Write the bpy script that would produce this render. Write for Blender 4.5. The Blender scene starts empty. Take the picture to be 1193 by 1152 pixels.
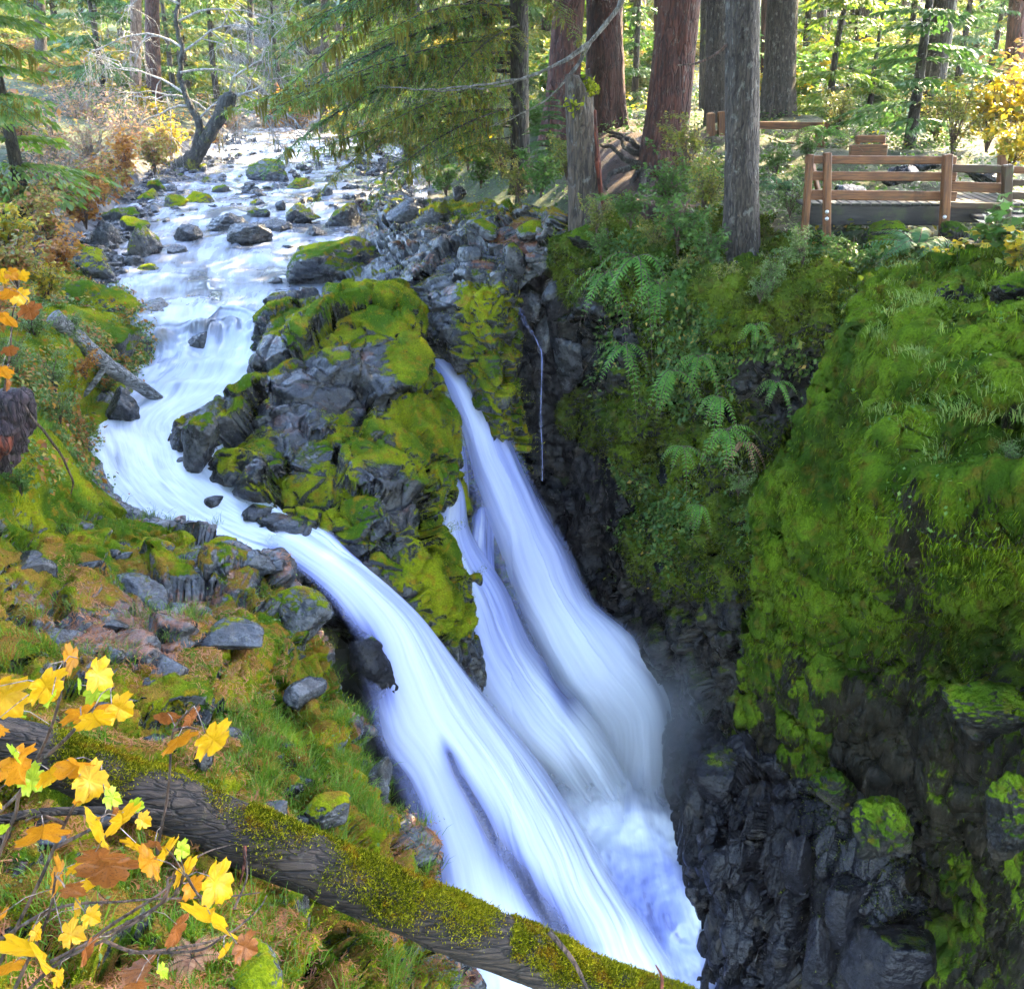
import bpy, math, random
import numpy as np
from mathutils import Vector, Matrix

C = bpy.context.scene.collection
R = math.radians
rng = np.random.default_rng(7)

# ------------------------------------------------------------------ camera mapping (photo pixels -> real places)
F, CX, CY = 1150.0, 596.5, 576.0
PITCH = R(24)
cp, sp = math.cos(PITCH), math.sin(PITCH)

def ray(px, py):
    u = (px - CX) / F; v = (CY - py) / F
    return np.array([u, cp + sp * v, -sp + cp * v])

def at(px, py, y):
    d = ray(px, py)
    return d * (y / d[1])

def mpp(px, py, y):
    """metres per photo pixel at that place"""
    d = ray(px, py)
    return y / d[1] / F

# ------------------------------------------------------------------ noise
def _h(ix, iy, iz, seed):
    h = (ix.astype(np.uint32) * np.uint32(374761393) + iy.astype(np.uint32) * np.uint32(668265263)
         + iz.astype(np.uint32) * np.uint32(2147483647) + np.uint32((seed * 974634777) & 0xffffffff))
    h = (h ^ (h >> np.uint32(13))) * np.uint32(1274126177)
    h = (h ^ (h >> np.uint32(16))) * np.uint32(2246822519)
    h = h ^ (h >> np.uint32(15))
    return h.astype(np.float64) / 4294967295.0

def vnoise(p, seed=0):
    i = np.floor(p).astype(np.int64); f = p - i
    f = f * f * f * (f * (f * 6 - 15) + 10)
    i = i & 0xffffff
    r = 0
    for dx in (0, 1):
        wx = f[:, 0] if dx else 1 - f[:, 0]
        for dy in (0, 1):
            wy = f[:, 1] if dy else 1 - f[:, 1]
            for dz in (0, 1):
                wz = f[:, 2] if dz else 1 - f[:, 2]
                r = r + wx * wy * wz * _h(i[:, 0] + dx, i[:, 1] + dy, i[:, 2] + dz, seed)
    return r * 2 - 1

def fbm(p, octv=4, seed=0, gain=.5, lac=2.03):
    r = 0; a = 1; s = 0
    for k in range(octv):
        r = r + a * vnoise(p, seed + k * 17); s += a
        p = p * lac + 3.7; a *= gain
    return r / s

def worley(p, seed=0):
    i0 = np.floor(p).astype(np.int64)
    n = len(p); f1 = np.full(n, 9.); f2 = np.full(n, 9.); cid = np.zeros(n); cen = np.zeros((n, 3))
    for dx in (-1, 0, 1):
        for dy in (-1, 0, 1):
            for dz in (-1, 0, 1):
                c = i0 + np.array([dx, dy, dz]); k = c & 0xffffff
                o = np.stack([_h(k[:, 0], k[:, 1], k[:, 2], seed + a) for a in (1, 2, 3)], 1)
                q = c + o
                d = np.sqrt(((q - p) ** 2).sum(1))
                m = d < f1
                f2 = np.where(m, f1, np.minimum(f2, d))
                cen[m] = q[m]; cid[m] = _h(k[:, 0], k[:, 1], k[:, 2], seed + 9)[m]
                f1 = np.where(m, d, f1)
    return f1, f2, cid, cen

def smooth(a, b, x):
    t = np.clip((x - a) / (b - a), 0, 1)
    return t * t * (3 - 2 * t)

def blocks(p, size, seed, amp=.2, tilt=.35, crack=.06, cw=.06, warp=.25):
    """jointed rock: every cell sits at its own height and tilt, with cracks between the cells"""
    s = np.asarray(size, float)
    q = p + warp * s.max() * np.stack([fbm(p / s.max() * 1.3, 2, seed + 40 + k) for k in range(3)], 1)
    f1, f2, cid, cen = worley(q / s, seed)
    d = (q - cen * s)
    a = cid * 6.283; b = (cid * 57.3) % 1 * 2 - 1
    tl = d[:, 0] * np.cos(a) + d[:, 1] * np.sin(a) * .7 + d[:, 2] * b
    return amp * (cid * 2 - 1) + tilt * tl - crack * np.exp(-((f2 - f1) / cw) ** 2)

# ------------------------------------------------------------------ mesh collector
class Geo:
    def __init__(s):
        s.v = []; s.f = []; s.n = 0
    def add(s, v, f, m=0):
        v = np.asarray(v, float); f = np.asarray(f, np.int64)
        if len(f):
            s.v.append(v); s.f.append((f + s.n, m)); s.n += len(v)
        return s
    def tube(s, pts, rad, seg=8, m=0, cap=True):
        pts = np.asarray(pts, float); k = len(pts)
        rad = np.broadcast_to(np.asarray(rad, float), (k,))
        t = np.gradient(pts, axis=0); t /= np.linalg.norm(t, axis=1)[:, None] + 1e-9
        up = np.array([0, 0, 1.]) if abs(t[0][2]) < .8 else np.array([0, 1., 0])
        a = np.cross(t, up); a /= np.linalg.norm(a, axis=1)[:, None] + 1e-9
        b = np.cross(t, a)
        th = np.linspace(0, 2 * math.pi, seg, endpoint=False)
        v = pts[:, None] + rad[:, None, None] * (a[:, None] * np.cos(th)[None, :, None] + b[:, None] * np.sin(th)[None, :, None])
        i = np.arange(k - 1)[:, None] * seg; j = np.arange(seg)[None]; j2 = (j + 1) % seg
        q = np.stack([i + j, i + j2, i + seg + j2, i + seg + j], -1).reshape(-1, 4)
        v = v.reshape(-1, 3)
        if cap:
            v = np.vstack([v, pts[0], pts[-1]]); c0, c1 = k * seg, k * seg + 1
            jj = np.arange(seg); j3 = (jj + 1) % seg
            tr = np.vstack([np.stack([np.full(seg, c0), j3, jj], 1), np.stack([np.full(seg, c1), (k - 1) * seg + jj, (k - 1) * seg + j3], 1)])
            b0 = s.n; s.add(v, q, m); s.f.append((tr + b0, m))
        else:
            s.add(v, q, m)
        return s
    def box(s, c, size, rot=None, m=0, bev=0.0, seed=0):
        h = np.asarray(size, float) / 2
        e = min(bev, h.min() * .8)
        v = []
        sg = [(x, y, z) for z in (-1, 1) for y in (-1, 1) for x in (-1, 1)]
        # bevelled box: three vertices at each corner
        for (x, y, z) in sg:
            v += [(x * h[0], y * (h[1] - e), z * (h[2] - e)), (x * (h[0] - e), y * h[1], z * (h[2] - e)), (x * (h[0] - e), y * (h[1] - e), z * h[2])]
        v = np.array(v)
        id_ = lambda x, y, z, k: (((z > 0) * 4) + ((y > 0) * 2) + (x > 0)) * 3 + k
        q = []; t = []
        for sgn in (-1, 1):
            q.append([id_(sgn, -1, -1, 0), id_(sgn, 1, -1, 0), id_(sgn, 1, 1, 0), id_(sgn, -1, 1, 0)])
            q.append([id_(-1, sgn, -1, 1), id_(1, sgn, -1, 1), id_(1, sgn, 1, 1), id_(-1, sgn, 1, 1)])
            q.append([id_(-1, -1, sgn, 2), id_(1, -1, sgn, 2), id_(1, 1, sgn, 2), id_(-1, 1, sgn, 2)])
        for a in (-1, 1):
            for b in (-1, 1):
                q.append([id_(-1, a, b, 1), id_(1, a, b, 1), id_(1, a, b, 2), id_(-1, a, b, 2)])
                q.append([id_(a, -1, b, 0), id_(a, 1, b, 0), id_(a, 1, b, 2), id_(a, -1, b, 2)])
                q.append([id_(a, b, -1, 0), id_(a, b, 1, 0), id_(a, b, 1, 1), id_(a, b, -1, 1)])
        for (x, y, z) in sg:
            t.append([id_(x, y, z, 0), id_(x, y, z, 1), id_(x, y, z, 2)])
        if rot is not None:
            v = v @ np.asarray(rot).T
        v = v + np.asarray(c)
        b0 = s.n; s.add(v, q, m); s.f.append((np.array(t) + b0, m))
        return s
    def mesh(s, name, mats, smooth_=True, attrs=None):
        me = bpy.data.meshes.new(name)
        v = np.vstack(s.v) if s.v else np.zeros((0, 3))
        me.vertices.add(len(v)); me.vertices.foreach_set('co', v.ravel().astype(np.float32))
        lo = []; st = []; mi = []; o = 0
        for f, m in s.f:
            k = f.shape[1]
            lo.append(f.ravel()); st.append(o + np.arange(len(f)) * k); mi.append(np.full(len(f), m)); o += f.size
        lo = np.concatenate(lo); st = np.concatenate(st); mi = np.concatenate(mi)
        me.loops.add(len(lo)); me.loops.foreach_set('vertex_index', lo.astype(np.int32))
        me.polygons.add(len(st)); me.polygons.foreach_set('loop_start', st.astype(np.int32))
        me.polygons.foreach_set('material_index', mi.astype(np.int32))
        me.polygons.foreach_set('use_smooth', np.full(len(st), bool(smooth_)))
        for a in mats: me.materials.append(a)
        for k, val in (attrs or {}).items():
            val = np.asarray(val, np.float32)
            if val.ndim == 1:
                me.attributes.new(k, 'FLOAT', 'POINT').data.foreach_set('value', val)
            else:
                me.attributes.new(k, 'FLOAT_VECTOR', 'POINT').data.foreach_set('vector', val.ravel())
        me.update(calc_edges=True); me.validate()
        return me

def link(name, me, parent=None):
    o = bpy.data.objects.new(name, me); C.objects.link(o)
    if parent: o.parent = parent
    return o

def tag(o, label, cat, group=None):
    o['label'] = label; o['category'] = cat
    if group: o['group'] = group
    return o

def struct(o, kind='structure'):
    o['kind'] = kind
    return o

def thing(name, label, cat, loc=(0, 0, 0), group=None, rz=0, scale=1):
    o = bpy.data.objects.new(name, None); C.objects.link(o)
    o.location = loc; o.rotation_euler = (0, 0, rz); o.scale = (scale,) * 3
    o.empty_display_size = .2
    return tag(o, label, cat, group)

def part(name, geo, mats, parent, smooth_=True):
    me = geo if isinstance(geo, bpy.types.Mesh) else geo.mesh(name, mats, smooth_)
    return link(name, me, parent)

def norm(a):
    return a / (np.linalg.norm(a, axis=-1, keepdims=True) + 1e-9)

def place(tv, tf, pos, X, Y, Z, sc):
    """many copies of one small template (leaf, blade) in one vertex/face array"""
    tv = np.asarray(tv, float); tf = np.asarray(tf)
    n = len(pos); sc = np.broadcast_to(np.asarray(sc, float), (n,))
    v = pos[:, None] + sc[:, None, None] * (tv[None, :, 0:1] * X[:, None] + tv[None, :, 1:2] * Y[:, None] + tv[None, :, 2:3] * Z[:, None])
    f = tf[None] + (np.arange(n) * len(tv))[:, None, None]
    return v.reshape(-1, 3), f.reshape(-1, tf.shape[1])

def rnd_dirs(n, r=rng):
    return norm(r.normal(size=(n, 3)))

def frames(Y, r=rng, up=None):
    """random roll about Y (or facing up)"""
    a = rnd_dirs(len(Y), r) if up is None else norm(np.asarray(up) + .5 * r.normal(size=(len(Y), 3)))
    X = norm(np.cross(Y, a)); Z = np.cross(X, Y)
    return X, Z

LEAF_V = [(0, 0, 0), (-.32, .45, .1), (0, 1, -.06), (.32, .45, .1)]
LEAF_F = [(0, 1, 2), (0, 2, 3)]
OVAL_V = [(0, 0, 0), (-.28, .3, .07), (-.26, .68, .06), (0, 1, -.05), (.26, .68, .06), (.28, .3, .07)]
OVAL_F = [(0, 1, 2, 3), (0, 3, 4, 5)]
NEED_V = [(0, 0, 0), (-.13, .4, 0), (0, 1, -.05), (.13, .4, 0)]
NEED_F = [(0, 1, 2, 3)]
BLADE_V = [(-.5, 0, 0), (.5, 0, 0), (0, 1, 0)]
BLADE_F = [(0, 1, 2)]

# ------------------------------------------------------------------ control-grid surfaces
def basis(n, k, fine=None):
    t = np.linspace(0, k - 1, n) if fine is None else fine
    i = np.clip(np.floor(t).astype(int), 0, k - 2); f = t - i
    B = np.zeros((len(t), k)); r_ = np.arange(len(t))
    w = [-.5 * f + f ** 2 - .5 * f ** 3, 1 - 2.5 * f ** 2 + 1.5 * f ** 3, .5 * f + 2 * f ** 2 - 1.5 * f ** 3, -.5 * f ** 2 + .5 * f ** 3]
    for o, ww in zip((-1, 0, 1, 2), w):
        j = i + o
        lo = j < 0; hi = j > k - 1
        np.add.at(B, (r_, np.clip(j, 0, k - 1)), ww * np.where(lo | hi, 0, 1))
        # linear extrapolation past the ends
        if lo.any():
            np.add.at(B, (r_[lo], np.zeros(lo.sum(), int)), 2 * ww[lo]); np.add.at(B, (r_[lo], np.ones(lo.sum(), int)), -ww[lo])
        if hi.any():
            np.add.at(B, (r_[hi], np.full(hi.sum(), k - 1)), 2 * ww[hi]); np.add.at(B, (r_[hi], np.full(hi.sum(), k - 2)), -ww[hi])
    return B

def ctrl(rows):
    return np.array([[at(*p) if len(p) == 3 else np.array(p[1:]) for p in r] for r in rows])

def spread(c, nv, nu):
    Bv, Bu = basis(nv, c.shape[0]), basis(nu, c.shape[1])
    return np.einsum('ik,jl,klc->ijc', Bv, Bu, c)

def gnormals(P, flip_to=np.zeros(3)):
    du = np.gradient(P, axis=1); dv = np.gradient(P, axis=0)
    n = norm(np.cross(du, dv))
    s = np.sign((n * (flip_to - P)).sum(-1).mean())
    return n * (s if s else 1)

class Sheet:
    """a dense grid surface that can be displaced, meshed and planted"""
    def __init__(s, c, nv, nu):
        s.P = spread(c, nv, nu); s.nv, s.nu = nv, nu; s.at = {}
    def N(s): return gnormals(s.P)
    def disp(s, fn):
        n = s.N(); d = fn(s.P.reshape(-1, 3), n.reshape(-1, 3)).reshape(s.nv, s.nu, 1)
        s.P = s.P + n * d; return s
    def mesh(s, name, mats, kind=None):
        i = np.arange(s.nv * s.nu).reshape(s.nv, s.nu)
        q = np.stack([i[:-1, :-1], i[:-1, 1:], i[1:, 1:], i[1:, :-1]], -1).reshape(-1, 4)
        # wind the faces towards the viewer's side
        P = s.P.reshape(-1, 3)
        fn = np.cross(P[q[:, 1]] - P[q[:, 0]], P[q[:, 3]] - P[q[:, 0]])
        if (fn * (-P[q[:, 0]])).sum() < 0: q = q[:, ::-1]
        g = Geo().add(P, q)
        o = link(name, g.mesh(name, mats, True, {k: v.ravel() if v.ndim == 2 else v.reshape(-1, 3) for k, v in s.at.items()}))
        if kind: struct(o, kind)
        return o
    def sample(s, n, w=None, r=rng):
        """n random places on the sheet: position, normal; W(P, N) -> weight"""
        P = s.P; a = P[:-1, :-1]; b = P[:-1, 1:]; c = P[1:, :-1]
        ar = np.linalg.norm(np.cross(b - a, c - a), axis=-1).ravel()
        Nn = s.N()[:-1, :-1].reshape(-1, 3)
        if w is not None: ar = ar * np.clip(w(a.reshape(-1, 3), Nn), 0, None)
        cs = np.cumsum(ar)
        k = np.searchsorted(cs, r.random(n) * cs[-1]); k = np.clip(k, 0, len(ar) - 1)
        u = r.random((n, 1)); v = r.random((n, 1))
        a, b, c = a.reshape(-1, 3)[k], b.reshape(-1, 3)[k], c.reshape(-1, 3)[k]
        return a + (b - a) * u + (c - a) * v, Nn[k]

def to_px(P):
    """photo pixel of world points (only for choosing where a kind of ground cover grows)"""
    X = P[..., 0]; dep = P[..., 1] * cp - P[..., 2] * sp; up = P[..., 1] * sp + P[..., 2] * cp
    dep = np.maximum(dep, .05)
    return CX + F * X / dep, CY - F * up / dep

# ------------------------------------------------------------------ node materials
class NT:
    def __init__(s, name):
        s.m = bpy.data.materials.new(name); s.m.use_nodes = True
        s.t = s.m.node_tree; s.t.nodes.clear()
        s.out = s.n('ShaderNodeOutputMaterial')
    def n(s, ty, ins=None, **kw):
        nd = s.t.nodes.new(ty)
        for k, v in kw.items(): setattr(nd, k, v)
        for k, v in (ins or {}).items():
            if isinstance(v, bpy.types.NodeSocket): s.t.links.new(v, nd.inputs[k])
            else: nd.inputs[k].default_value = v
        return nd
    def math(s, op, a, b=0., c=None, clamp=False):
        ins = {0: a, 1: b}
        if c is not None: ins[2] = c
        return s.n('ShaderNodeMath', ins, operation=op, use_clamp=clamp).outputs[0]
    def mix(s, f, a, b, ty='MIX'):
        nd = s.n('ShaderNodeMix', data_type='RGBA', blend_type=ty, clamp_factor=True)
        for k, v in ((0, f), (6, a), (7, b)):
            if isinstance(v, bpy.types.NodeSocket): s.t.links.new(v, nd.inputs[k])
            else: nd.inputs[k].default_value = v if k == 0 else (*v[:3], 1)
        return nd.outputs[2]
    def noise(s, vec, scale, detail=3, rough=.55, dist=0):
        return s.n('ShaderNodeTexNoise', {'Vector': vec, 'Scale': scale, 'Detail': detail, 'Roughness': rough, 'Distortion': dist}).outputs[0]
    def ramp(s, f, a, b, lo=0., hi=1.):
        return s.n('ShaderNodeMapRange', {0: f, 1: a, 2: b, 3: lo, 4: hi}, interpolation_type='SMOOTHSTEP').outputs[0]
    def attr(s, name): return s.n('ShaderNodeAttribute', attribute_name=name)
    def scale(s, vec, v): return s.n('ShaderNodeVectorMath', {0: vec, 1: v}, operation='MULTIPLY').outputs[0]
    def bump(s, h, strength=.5, dist=.02, nrm=None):
        ins = {'Height': h, 'Strength': strength, 'Distance': dist}
        if nrm is not None: ins['Normal'] = nrm
        return s.n('ShaderNodeBump', ins).outputs[0]
    def bsdf(s, **ins):
        return s.n('ShaderNodeBsdfPrincipled', {k.replace('_', ' '): v for k, v in ins.items()})
    def done(s, sh):
        s.t.links.new(sh.outputs[0] if hasattr(sh, 'outputs') else sh, s.out.inputs[0]); return s.m

MOSS = ((.055, .11, .006), (.25, .265, .006), (.27, .15, .010))      # green, yellow green, golden brown
MOSS_DEEP = ((.028, .055, .005), (.10, .14, .010), (.085, .065, .010))
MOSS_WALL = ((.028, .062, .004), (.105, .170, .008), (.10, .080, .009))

def moss_color(b, pos, pal):
    n1 = b.noise(pos, 1.3, 3); n2 = b.noise(pos, 6.5, 3, .6); n3 = b.noise(pos, 45, 2)
    c = b.mix(b.ramp(n1, .38, .62), pal[0], pal[1])
    c = b.mix(b.ramp(n2, .50, .72), c, pal[2])
    return b.mix(b.ramp(n3, .3, .75, 0, .55), c, (pal[0][0] * .45, pal[0][1] * .5, pal[0][2] * .5))

def rock_mat(name, pal=MOSS, bias=0., dark=(.017, .018, .021), light=(.085, .087, .093), litter=0., wet=.5, up=1.1, stretch=(1, 1, 1), bumpd=.02, spec=.45):
    b = NT(name)
    g = b.n('ShaderNodeNewGeometry'); pos = b.scale(g.outputs['Position'], stretch)
    nz = b.n('ShaderNodeSeparateXYZ', {0: g.outputs['Normal']}).outputs[2]
    n1 = b.noise(pos, 1.1, 5, .6); n2 = b.noise(pos, 5.5, 5, .65); n3 = b.noise(pos, 26, 4, .6); n4 = b.noise(pos, 90, 2)
    a = b.attr('moss').outputs['Fac']
    m = b.math('MULTIPLY', nz, up * .5)
    m = b.math('ADD', m, b.math('MULTIPLY_ADD', n1, .7, -.35))
    m = b.math('ADD', m, b.math('MULTIPLY_ADD', n2, 1.0, -.5))
    m = b.math('ADD', m, b.math('MULTIPLY_ADD', n3, .5, -.25))
    m = b.math('ADD', b.math('ADD', m, a), bias)
    moss = b.ramp(m, .26, .40)
    r = b.mix(b.ramp(n2, .32, .70), dark, light)
    r = b.mix(b.ramp(n3, .42, .72, 0, .75), r, dark)
    r = b.mix(b.ramp(b.noise(pos, 2.2, 4), .55, .75, 0, .5), r, (.075, .062, .045))
    if litter:
        lf = b.math('MULTIPLY', b.ramp(b.math('ADD', b.noise(pos, 2.6, 4, .65), b.math('MULTIPLY', b.attr('litter').outputs['Fac'], .25)), .54, .64), litter)
        lc = b.mix(b.ramp(n4, .35, .65), (.30, .095, .028), (.13, .05, .02))
        lf = b.math('MULTIPLY', lf, b.ramp(nz, .35, .7))
    mc = moss_color(b, g.outputs['Position'], pal)
    col = b.mix(moss, r, mc)
    if litter:
        col = b.mix(lf, col, lc)
    ro = b.ramp(n2, .3, .75, .13 + .3 * (1 - wet), .38 + .2 * (1 - wet))
    rough = b.math('ADD', b.math('MULTIPLY', moss, .55), ro, clamp=True)
    h = b.math('ADD', b.math('MULTIPLY', n3, .8), b.math('MULTIPLY', n4, b.math('MULTIPLY_ADD', moss, .9, .15)))
    h = b.math('ADD', h, b.math('MULTIPLY', n2, 1.6))
    h = b.math('ADD', h, b.math('MULTIPLY', moss, .7))
    nr = b.bump(h, .8, bumpd)
    p = b.bsdf(Base_Color=col, Roughness=rough, Normal=nr)
    b.t.links.new(b.math('MULTIPLY_ADD', moss, -spec + .03, spec), p.inputs['Specular IOR Level'])
    return b.done(p)

def leaf_mat(name, a, c, trans=.4, rough=.45, third=None, spots=None, tcol=None):
    b = NT(name)
    g = b.n('ShaderNodeNewGeometry'); r = g.outputs['Random Per Island']
    col = b.mix(r, a, c)
    if third: col = b.mix(b.ramp(b.math('FRACT', b.math('MULTIPLY', r, 7.31)), third[1], third[1] + .04), col, third[0])
    if spots:
        n = b.noise(b.n('ShaderNodeTexCoord').outputs['Object'], spots[1], 4, .65)
        col = b.mix(b.ramp(n, spots[2], spots[2] + .09), col, spots[0])
        n2 = b.noise(b.n('ShaderNodeTexCoord').outputs['Object'], spots[1] * .22, 2)
        col = b.mix(b.ramp(n2, .52, .75, 0, .6), col, spots[3])
    p = b.bsdf(Base_Color=col, Roughness=rough)
    p.inputs['Specular IOR Level'].default_value = .35
    t = b.n('ShaderNodeBsdfTranslucent', {'Color': b.mix(.35, col, tcol or (c[0], c[1], c[2]))})
    m = b.n('ShaderNodeMixShader', {0: trans, 1: p.outputs[0], 2: t.outputs[0]})
    return b.done(m)

def fuzz_mat(name, pal, trans=.3):
    b = NT(name)
    g = b.n('ShaderNodeNewGeometry')
    c = moss_color(b, g.outputs['Position'], pal)
    rv = g.outputs['Random Per Island']; c = b.mix(b.ramp(rv, .45, 1, 0, .75), c, (pal[1][0] * 1.7, pal[1][1] * 1.6, pal[1][2] * 1.8)); c = b.mix(b.ramp(rv, .4, 0, 0, .7), c, (pal[0][0] * .4, pal[0][1] * .4, pal[0][2] * .4))
    d = b.n('ShaderNodeBsdfDiffuse', {'Color': c}); t = b.n('ShaderNodeBsdfTranslucent', {'Color': c})
    return b.done(b.n('ShaderNodeMixShader', {0: trans, 1: d.outputs[0], 2: t.outputs[0]}))

def bark_mat(name, dark, mid, lichen=(.32, .33, .29), lich=.35, moss=0., zs=(1, 1, .18), pal=MOSS_DEEP, mossup=0., k=1.):
    b = NT(name)
    o = b.n('ShaderNodeTexCoord').outputs['Object']
    st = b.scale(o, [a * k for a in zs])
    n1 = b.noise(st, 16, 5, .65, .6); n2 = b.noise(st, 48, 3, .6); n3 = b.noise(b.scale(o, (1, 1, .55)), 11, 5, .7); n4 = b.noise(o, 1.1, 3)
    v = b.n('ShaderNodeTexVoronoi', {'Vector': b.n('ShaderNodeVectorMath', {0: st, 1: b.scale(b.n('ShaderNodeTexNoise', {'Vector': st, 'Scale': 9.}).outputs['Color'], (.12, .12, .12))}, operation='ADD').outputs[0], 'Scale': 13.}, feature='DISTANCE_TO_EDGE').outputs[0]
    c = b.mix(b.ramp(n1, .34, .66), dark, mid)
    c = b.mix(b.ramp(v, 0, .07, .6, 0), c, (dark[0] * .35, dark[1] * .35, dark[2] * .35))
    c = b.mix(b.ramp(n3, .60 - .1 * lich, .66, 0, lich), c, lichen)
    h = b.math('ADD', b.math('MULTIPLY', b.ramp(v, 0, .14), 1.2), b.math('ADD', n1, b.math('MULTIPLY', n2, .4)))
    rough = .85
    if moss or mossup:
        g = b.n('ShaderNodeNewGeometry'); nz = b.n('ShaderNodeSeparateXYZ', {0: g.outputs['Normal']}).outputs[2]
        f = b.math('ADD', b.math('MULTIPLY_ADD', n4, 1.6, -.8), b.math('MULTIPLY_ADD', n3, 1.2, -.6))
        f = b.math('ADD', b.math('ADD', f, b.math('MULTIPLY', nz, mossup)), moss)
        f = b.ramp(f, .15, .4)
        c = b.mix(f, c, moss_color(b, g.outputs['Position'], pal))
        h = b.math('ADD', h, b.math('MULTIPLY', f, b.noise(o, 70, 2)))
    return b.done(b.bsdf(Base_Color=c, Roughness=rough, Normal=b.bump(h, .9, .03)))

def wood_mat(name, a, c, green=0.):
    b = NT(name)
    o = b.n('ShaderNodeTexCoord').outputs['Object']
    n1 = b.noise(b.scale(o, (.8, 9, 9)), 3.5, 5, .6); n2 = b.noise(o, 3, 4, .6)
    col = b.mix(b.ramp(n1, .3, .7), a, c)
    col = b.mix(b.ramp(n2, .5, .75, 0, .7), col, (a[0] * .35, a[1] * .35, a[2] * .3))
    if green: col = b.mix(b.ramp(b.noise(o, 4.5, 5, .65), .52, .66, 0, green), col, (.05, .075, .012))
    return b.done(b.bsdf(Base_Color=col, Roughness=.6, Normal=b.bump(n1, .4, .01)))

def water_mat(name, deep=(.02, .025, .03), white=(.84, .88, .97), sx=5., sv=.5, alpha=False, rough=.12, gain=1.0, deep2=None, mid=(.26, .30, .62), fine=1.):
    b = NT(name)
    fl = b.attr('flow').outputs['Vector']; foam = b.attr('foam').outputs['Fac']
    v1 = b.scale(fl, (sx, sv, 1)); v2 = b.scale(fl, (sx * 3.3, sv * 1.1, 1)); v3 = b.scale(fl, (sx * 9, sv * 2.2, 1))
    s1 = b.noise(v1, 1, 4, .55, .6); s2 = b.noise(v2, 1, 4, .6, .3); s3 = b.noise(v3, 1, 2)
    s = b.math('ADD', b.math('MULTIPLY_ADD', s1, 1.15, -.575), b.math('ADD', b.math('MULTIPLY_ADD', s2, .55 * fine, -.275 * fine), b.math('MULTIPLY_ADD', s3, .2 * fine, -.1 * fine)))
    w0 = b.math('ADD', foam, b.math('MULTIPLY', s, gain)); w = b.ramp(w0, .10, .95); wl = b.ramp(w0, .05, .5); wh = b.ramp(w0, .42, 1.12)
    dp = b.mix(b.ramp(s1, .4, .65), deep, deep2 or deep)
    col = b.mix(wh, b.mix(wl, dp, mid), white)  # blue skylight of the shaded water is put into mid and white
    ro = b.math('MULTIPLY_ADD', w, .5, rough)
    nr = b.bump(s, .35, .05)
    p = b.bsdf(Base_Color=col, Roughness=ro, Normal=nr)
    p.inputs['Specular IOR Level'].default_value = .5
    t = b.n('ShaderNodeBsdfTranslucent', {'Color': col, 'Normal': nr})
    sh = b.n('ShaderNodeMixShader', {0: b.math('MULTIPLY', w, .3), 1: p.outputs[0], 2: t.outputs[0]})
    if alpha:
        e = b.attr('edge').outputs['Fac']
        al = b.ramp(b.math('ADD', e, b.math('MULTIPLY', s, .8)), .05, .95)
        sh = b.n('ShaderNodeMixShader', {0: al, 1: b.n('ShaderNodeBsdfTransparent').outputs[0], 2: sh.outputs[0]})
    return b.done(sh)

def moss_field(P, N, base, seed, up=1.1, bias=0., amp=.55, sc=.9):
    """where moss grows: its own patches (stored as 'moss'), and the share of cover for planting tufts"""
    f = base + amp * fbm(P * sc, 4, seed)
    return f, smooth(.18, .5, f + bias + .5 * up * N[:, 2])
# ================================================================== SETTING
M_BANK = rock_mat('mossy_bank_rock', MOSS, .04, litter=.65, wet=.85, light=(.15, .15, .16))
M_LEDGE = rock_mat('mossy_river_ledge', MOSS, -.03, litter=.6, wet=1.)
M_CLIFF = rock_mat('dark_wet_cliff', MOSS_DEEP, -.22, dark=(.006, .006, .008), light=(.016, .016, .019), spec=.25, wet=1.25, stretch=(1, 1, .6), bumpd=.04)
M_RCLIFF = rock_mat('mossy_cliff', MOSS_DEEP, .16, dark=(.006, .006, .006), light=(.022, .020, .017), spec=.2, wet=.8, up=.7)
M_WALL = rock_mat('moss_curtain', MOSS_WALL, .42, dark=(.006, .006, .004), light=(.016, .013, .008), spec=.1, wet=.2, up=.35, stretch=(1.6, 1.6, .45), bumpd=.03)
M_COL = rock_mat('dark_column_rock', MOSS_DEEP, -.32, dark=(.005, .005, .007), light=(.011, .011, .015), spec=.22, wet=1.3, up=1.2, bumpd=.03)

def soil_mat():
    b = NT('forest_floor')
    p = b.n('ShaderNodeNewGeometry').outputs['Position']
    n1 = b.noise(p, .5, 4); n2 = b.noise(p, 5, 5, .65); n3 = b.noise(p, 40, 3)
    c = b.mix(b.ramp(n2, .35, .65), (.018, .008, .005), (.055, .022, .012))
    c = b.mix(b.ramp(n3, .5, .7, 0, .7), c, (.085, .036, .02))
    a = b.attr('moss').outputs['Fac']
    mm = b.ramp(b.math('ADD', a, b.math('MULTIPLY_ADD', n2, .9, -.45)), .2, .6)
    c = b.mix(mm, c, moss_color(b, p, ((.012, .028, .003), (.032, .052, .004), (.04, .03, .004))))
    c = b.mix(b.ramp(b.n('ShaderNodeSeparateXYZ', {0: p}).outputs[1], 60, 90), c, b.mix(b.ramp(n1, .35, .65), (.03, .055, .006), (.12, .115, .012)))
    s = b.attr('stony').outputs['Fac']
    v = b.n('ShaderNodeTexVoronoi', {'Vector': p, 'Scale': 4.})
    sc = b.mix(b.ramp(v.outputs['Color'], .2, .8), (.015, .016, .018), (.09, .09, .095))
    c = b.mix(s, c, sc)
    h = b.math('ADD', b.math('MULTIPLY', n2, 1.5), n3)
    return b.done(b.bsdf(Base_Color=c, Roughness=.85, Normal=b.bump(h, .7, .04)))
M_SOIL = soil_mat()

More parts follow.
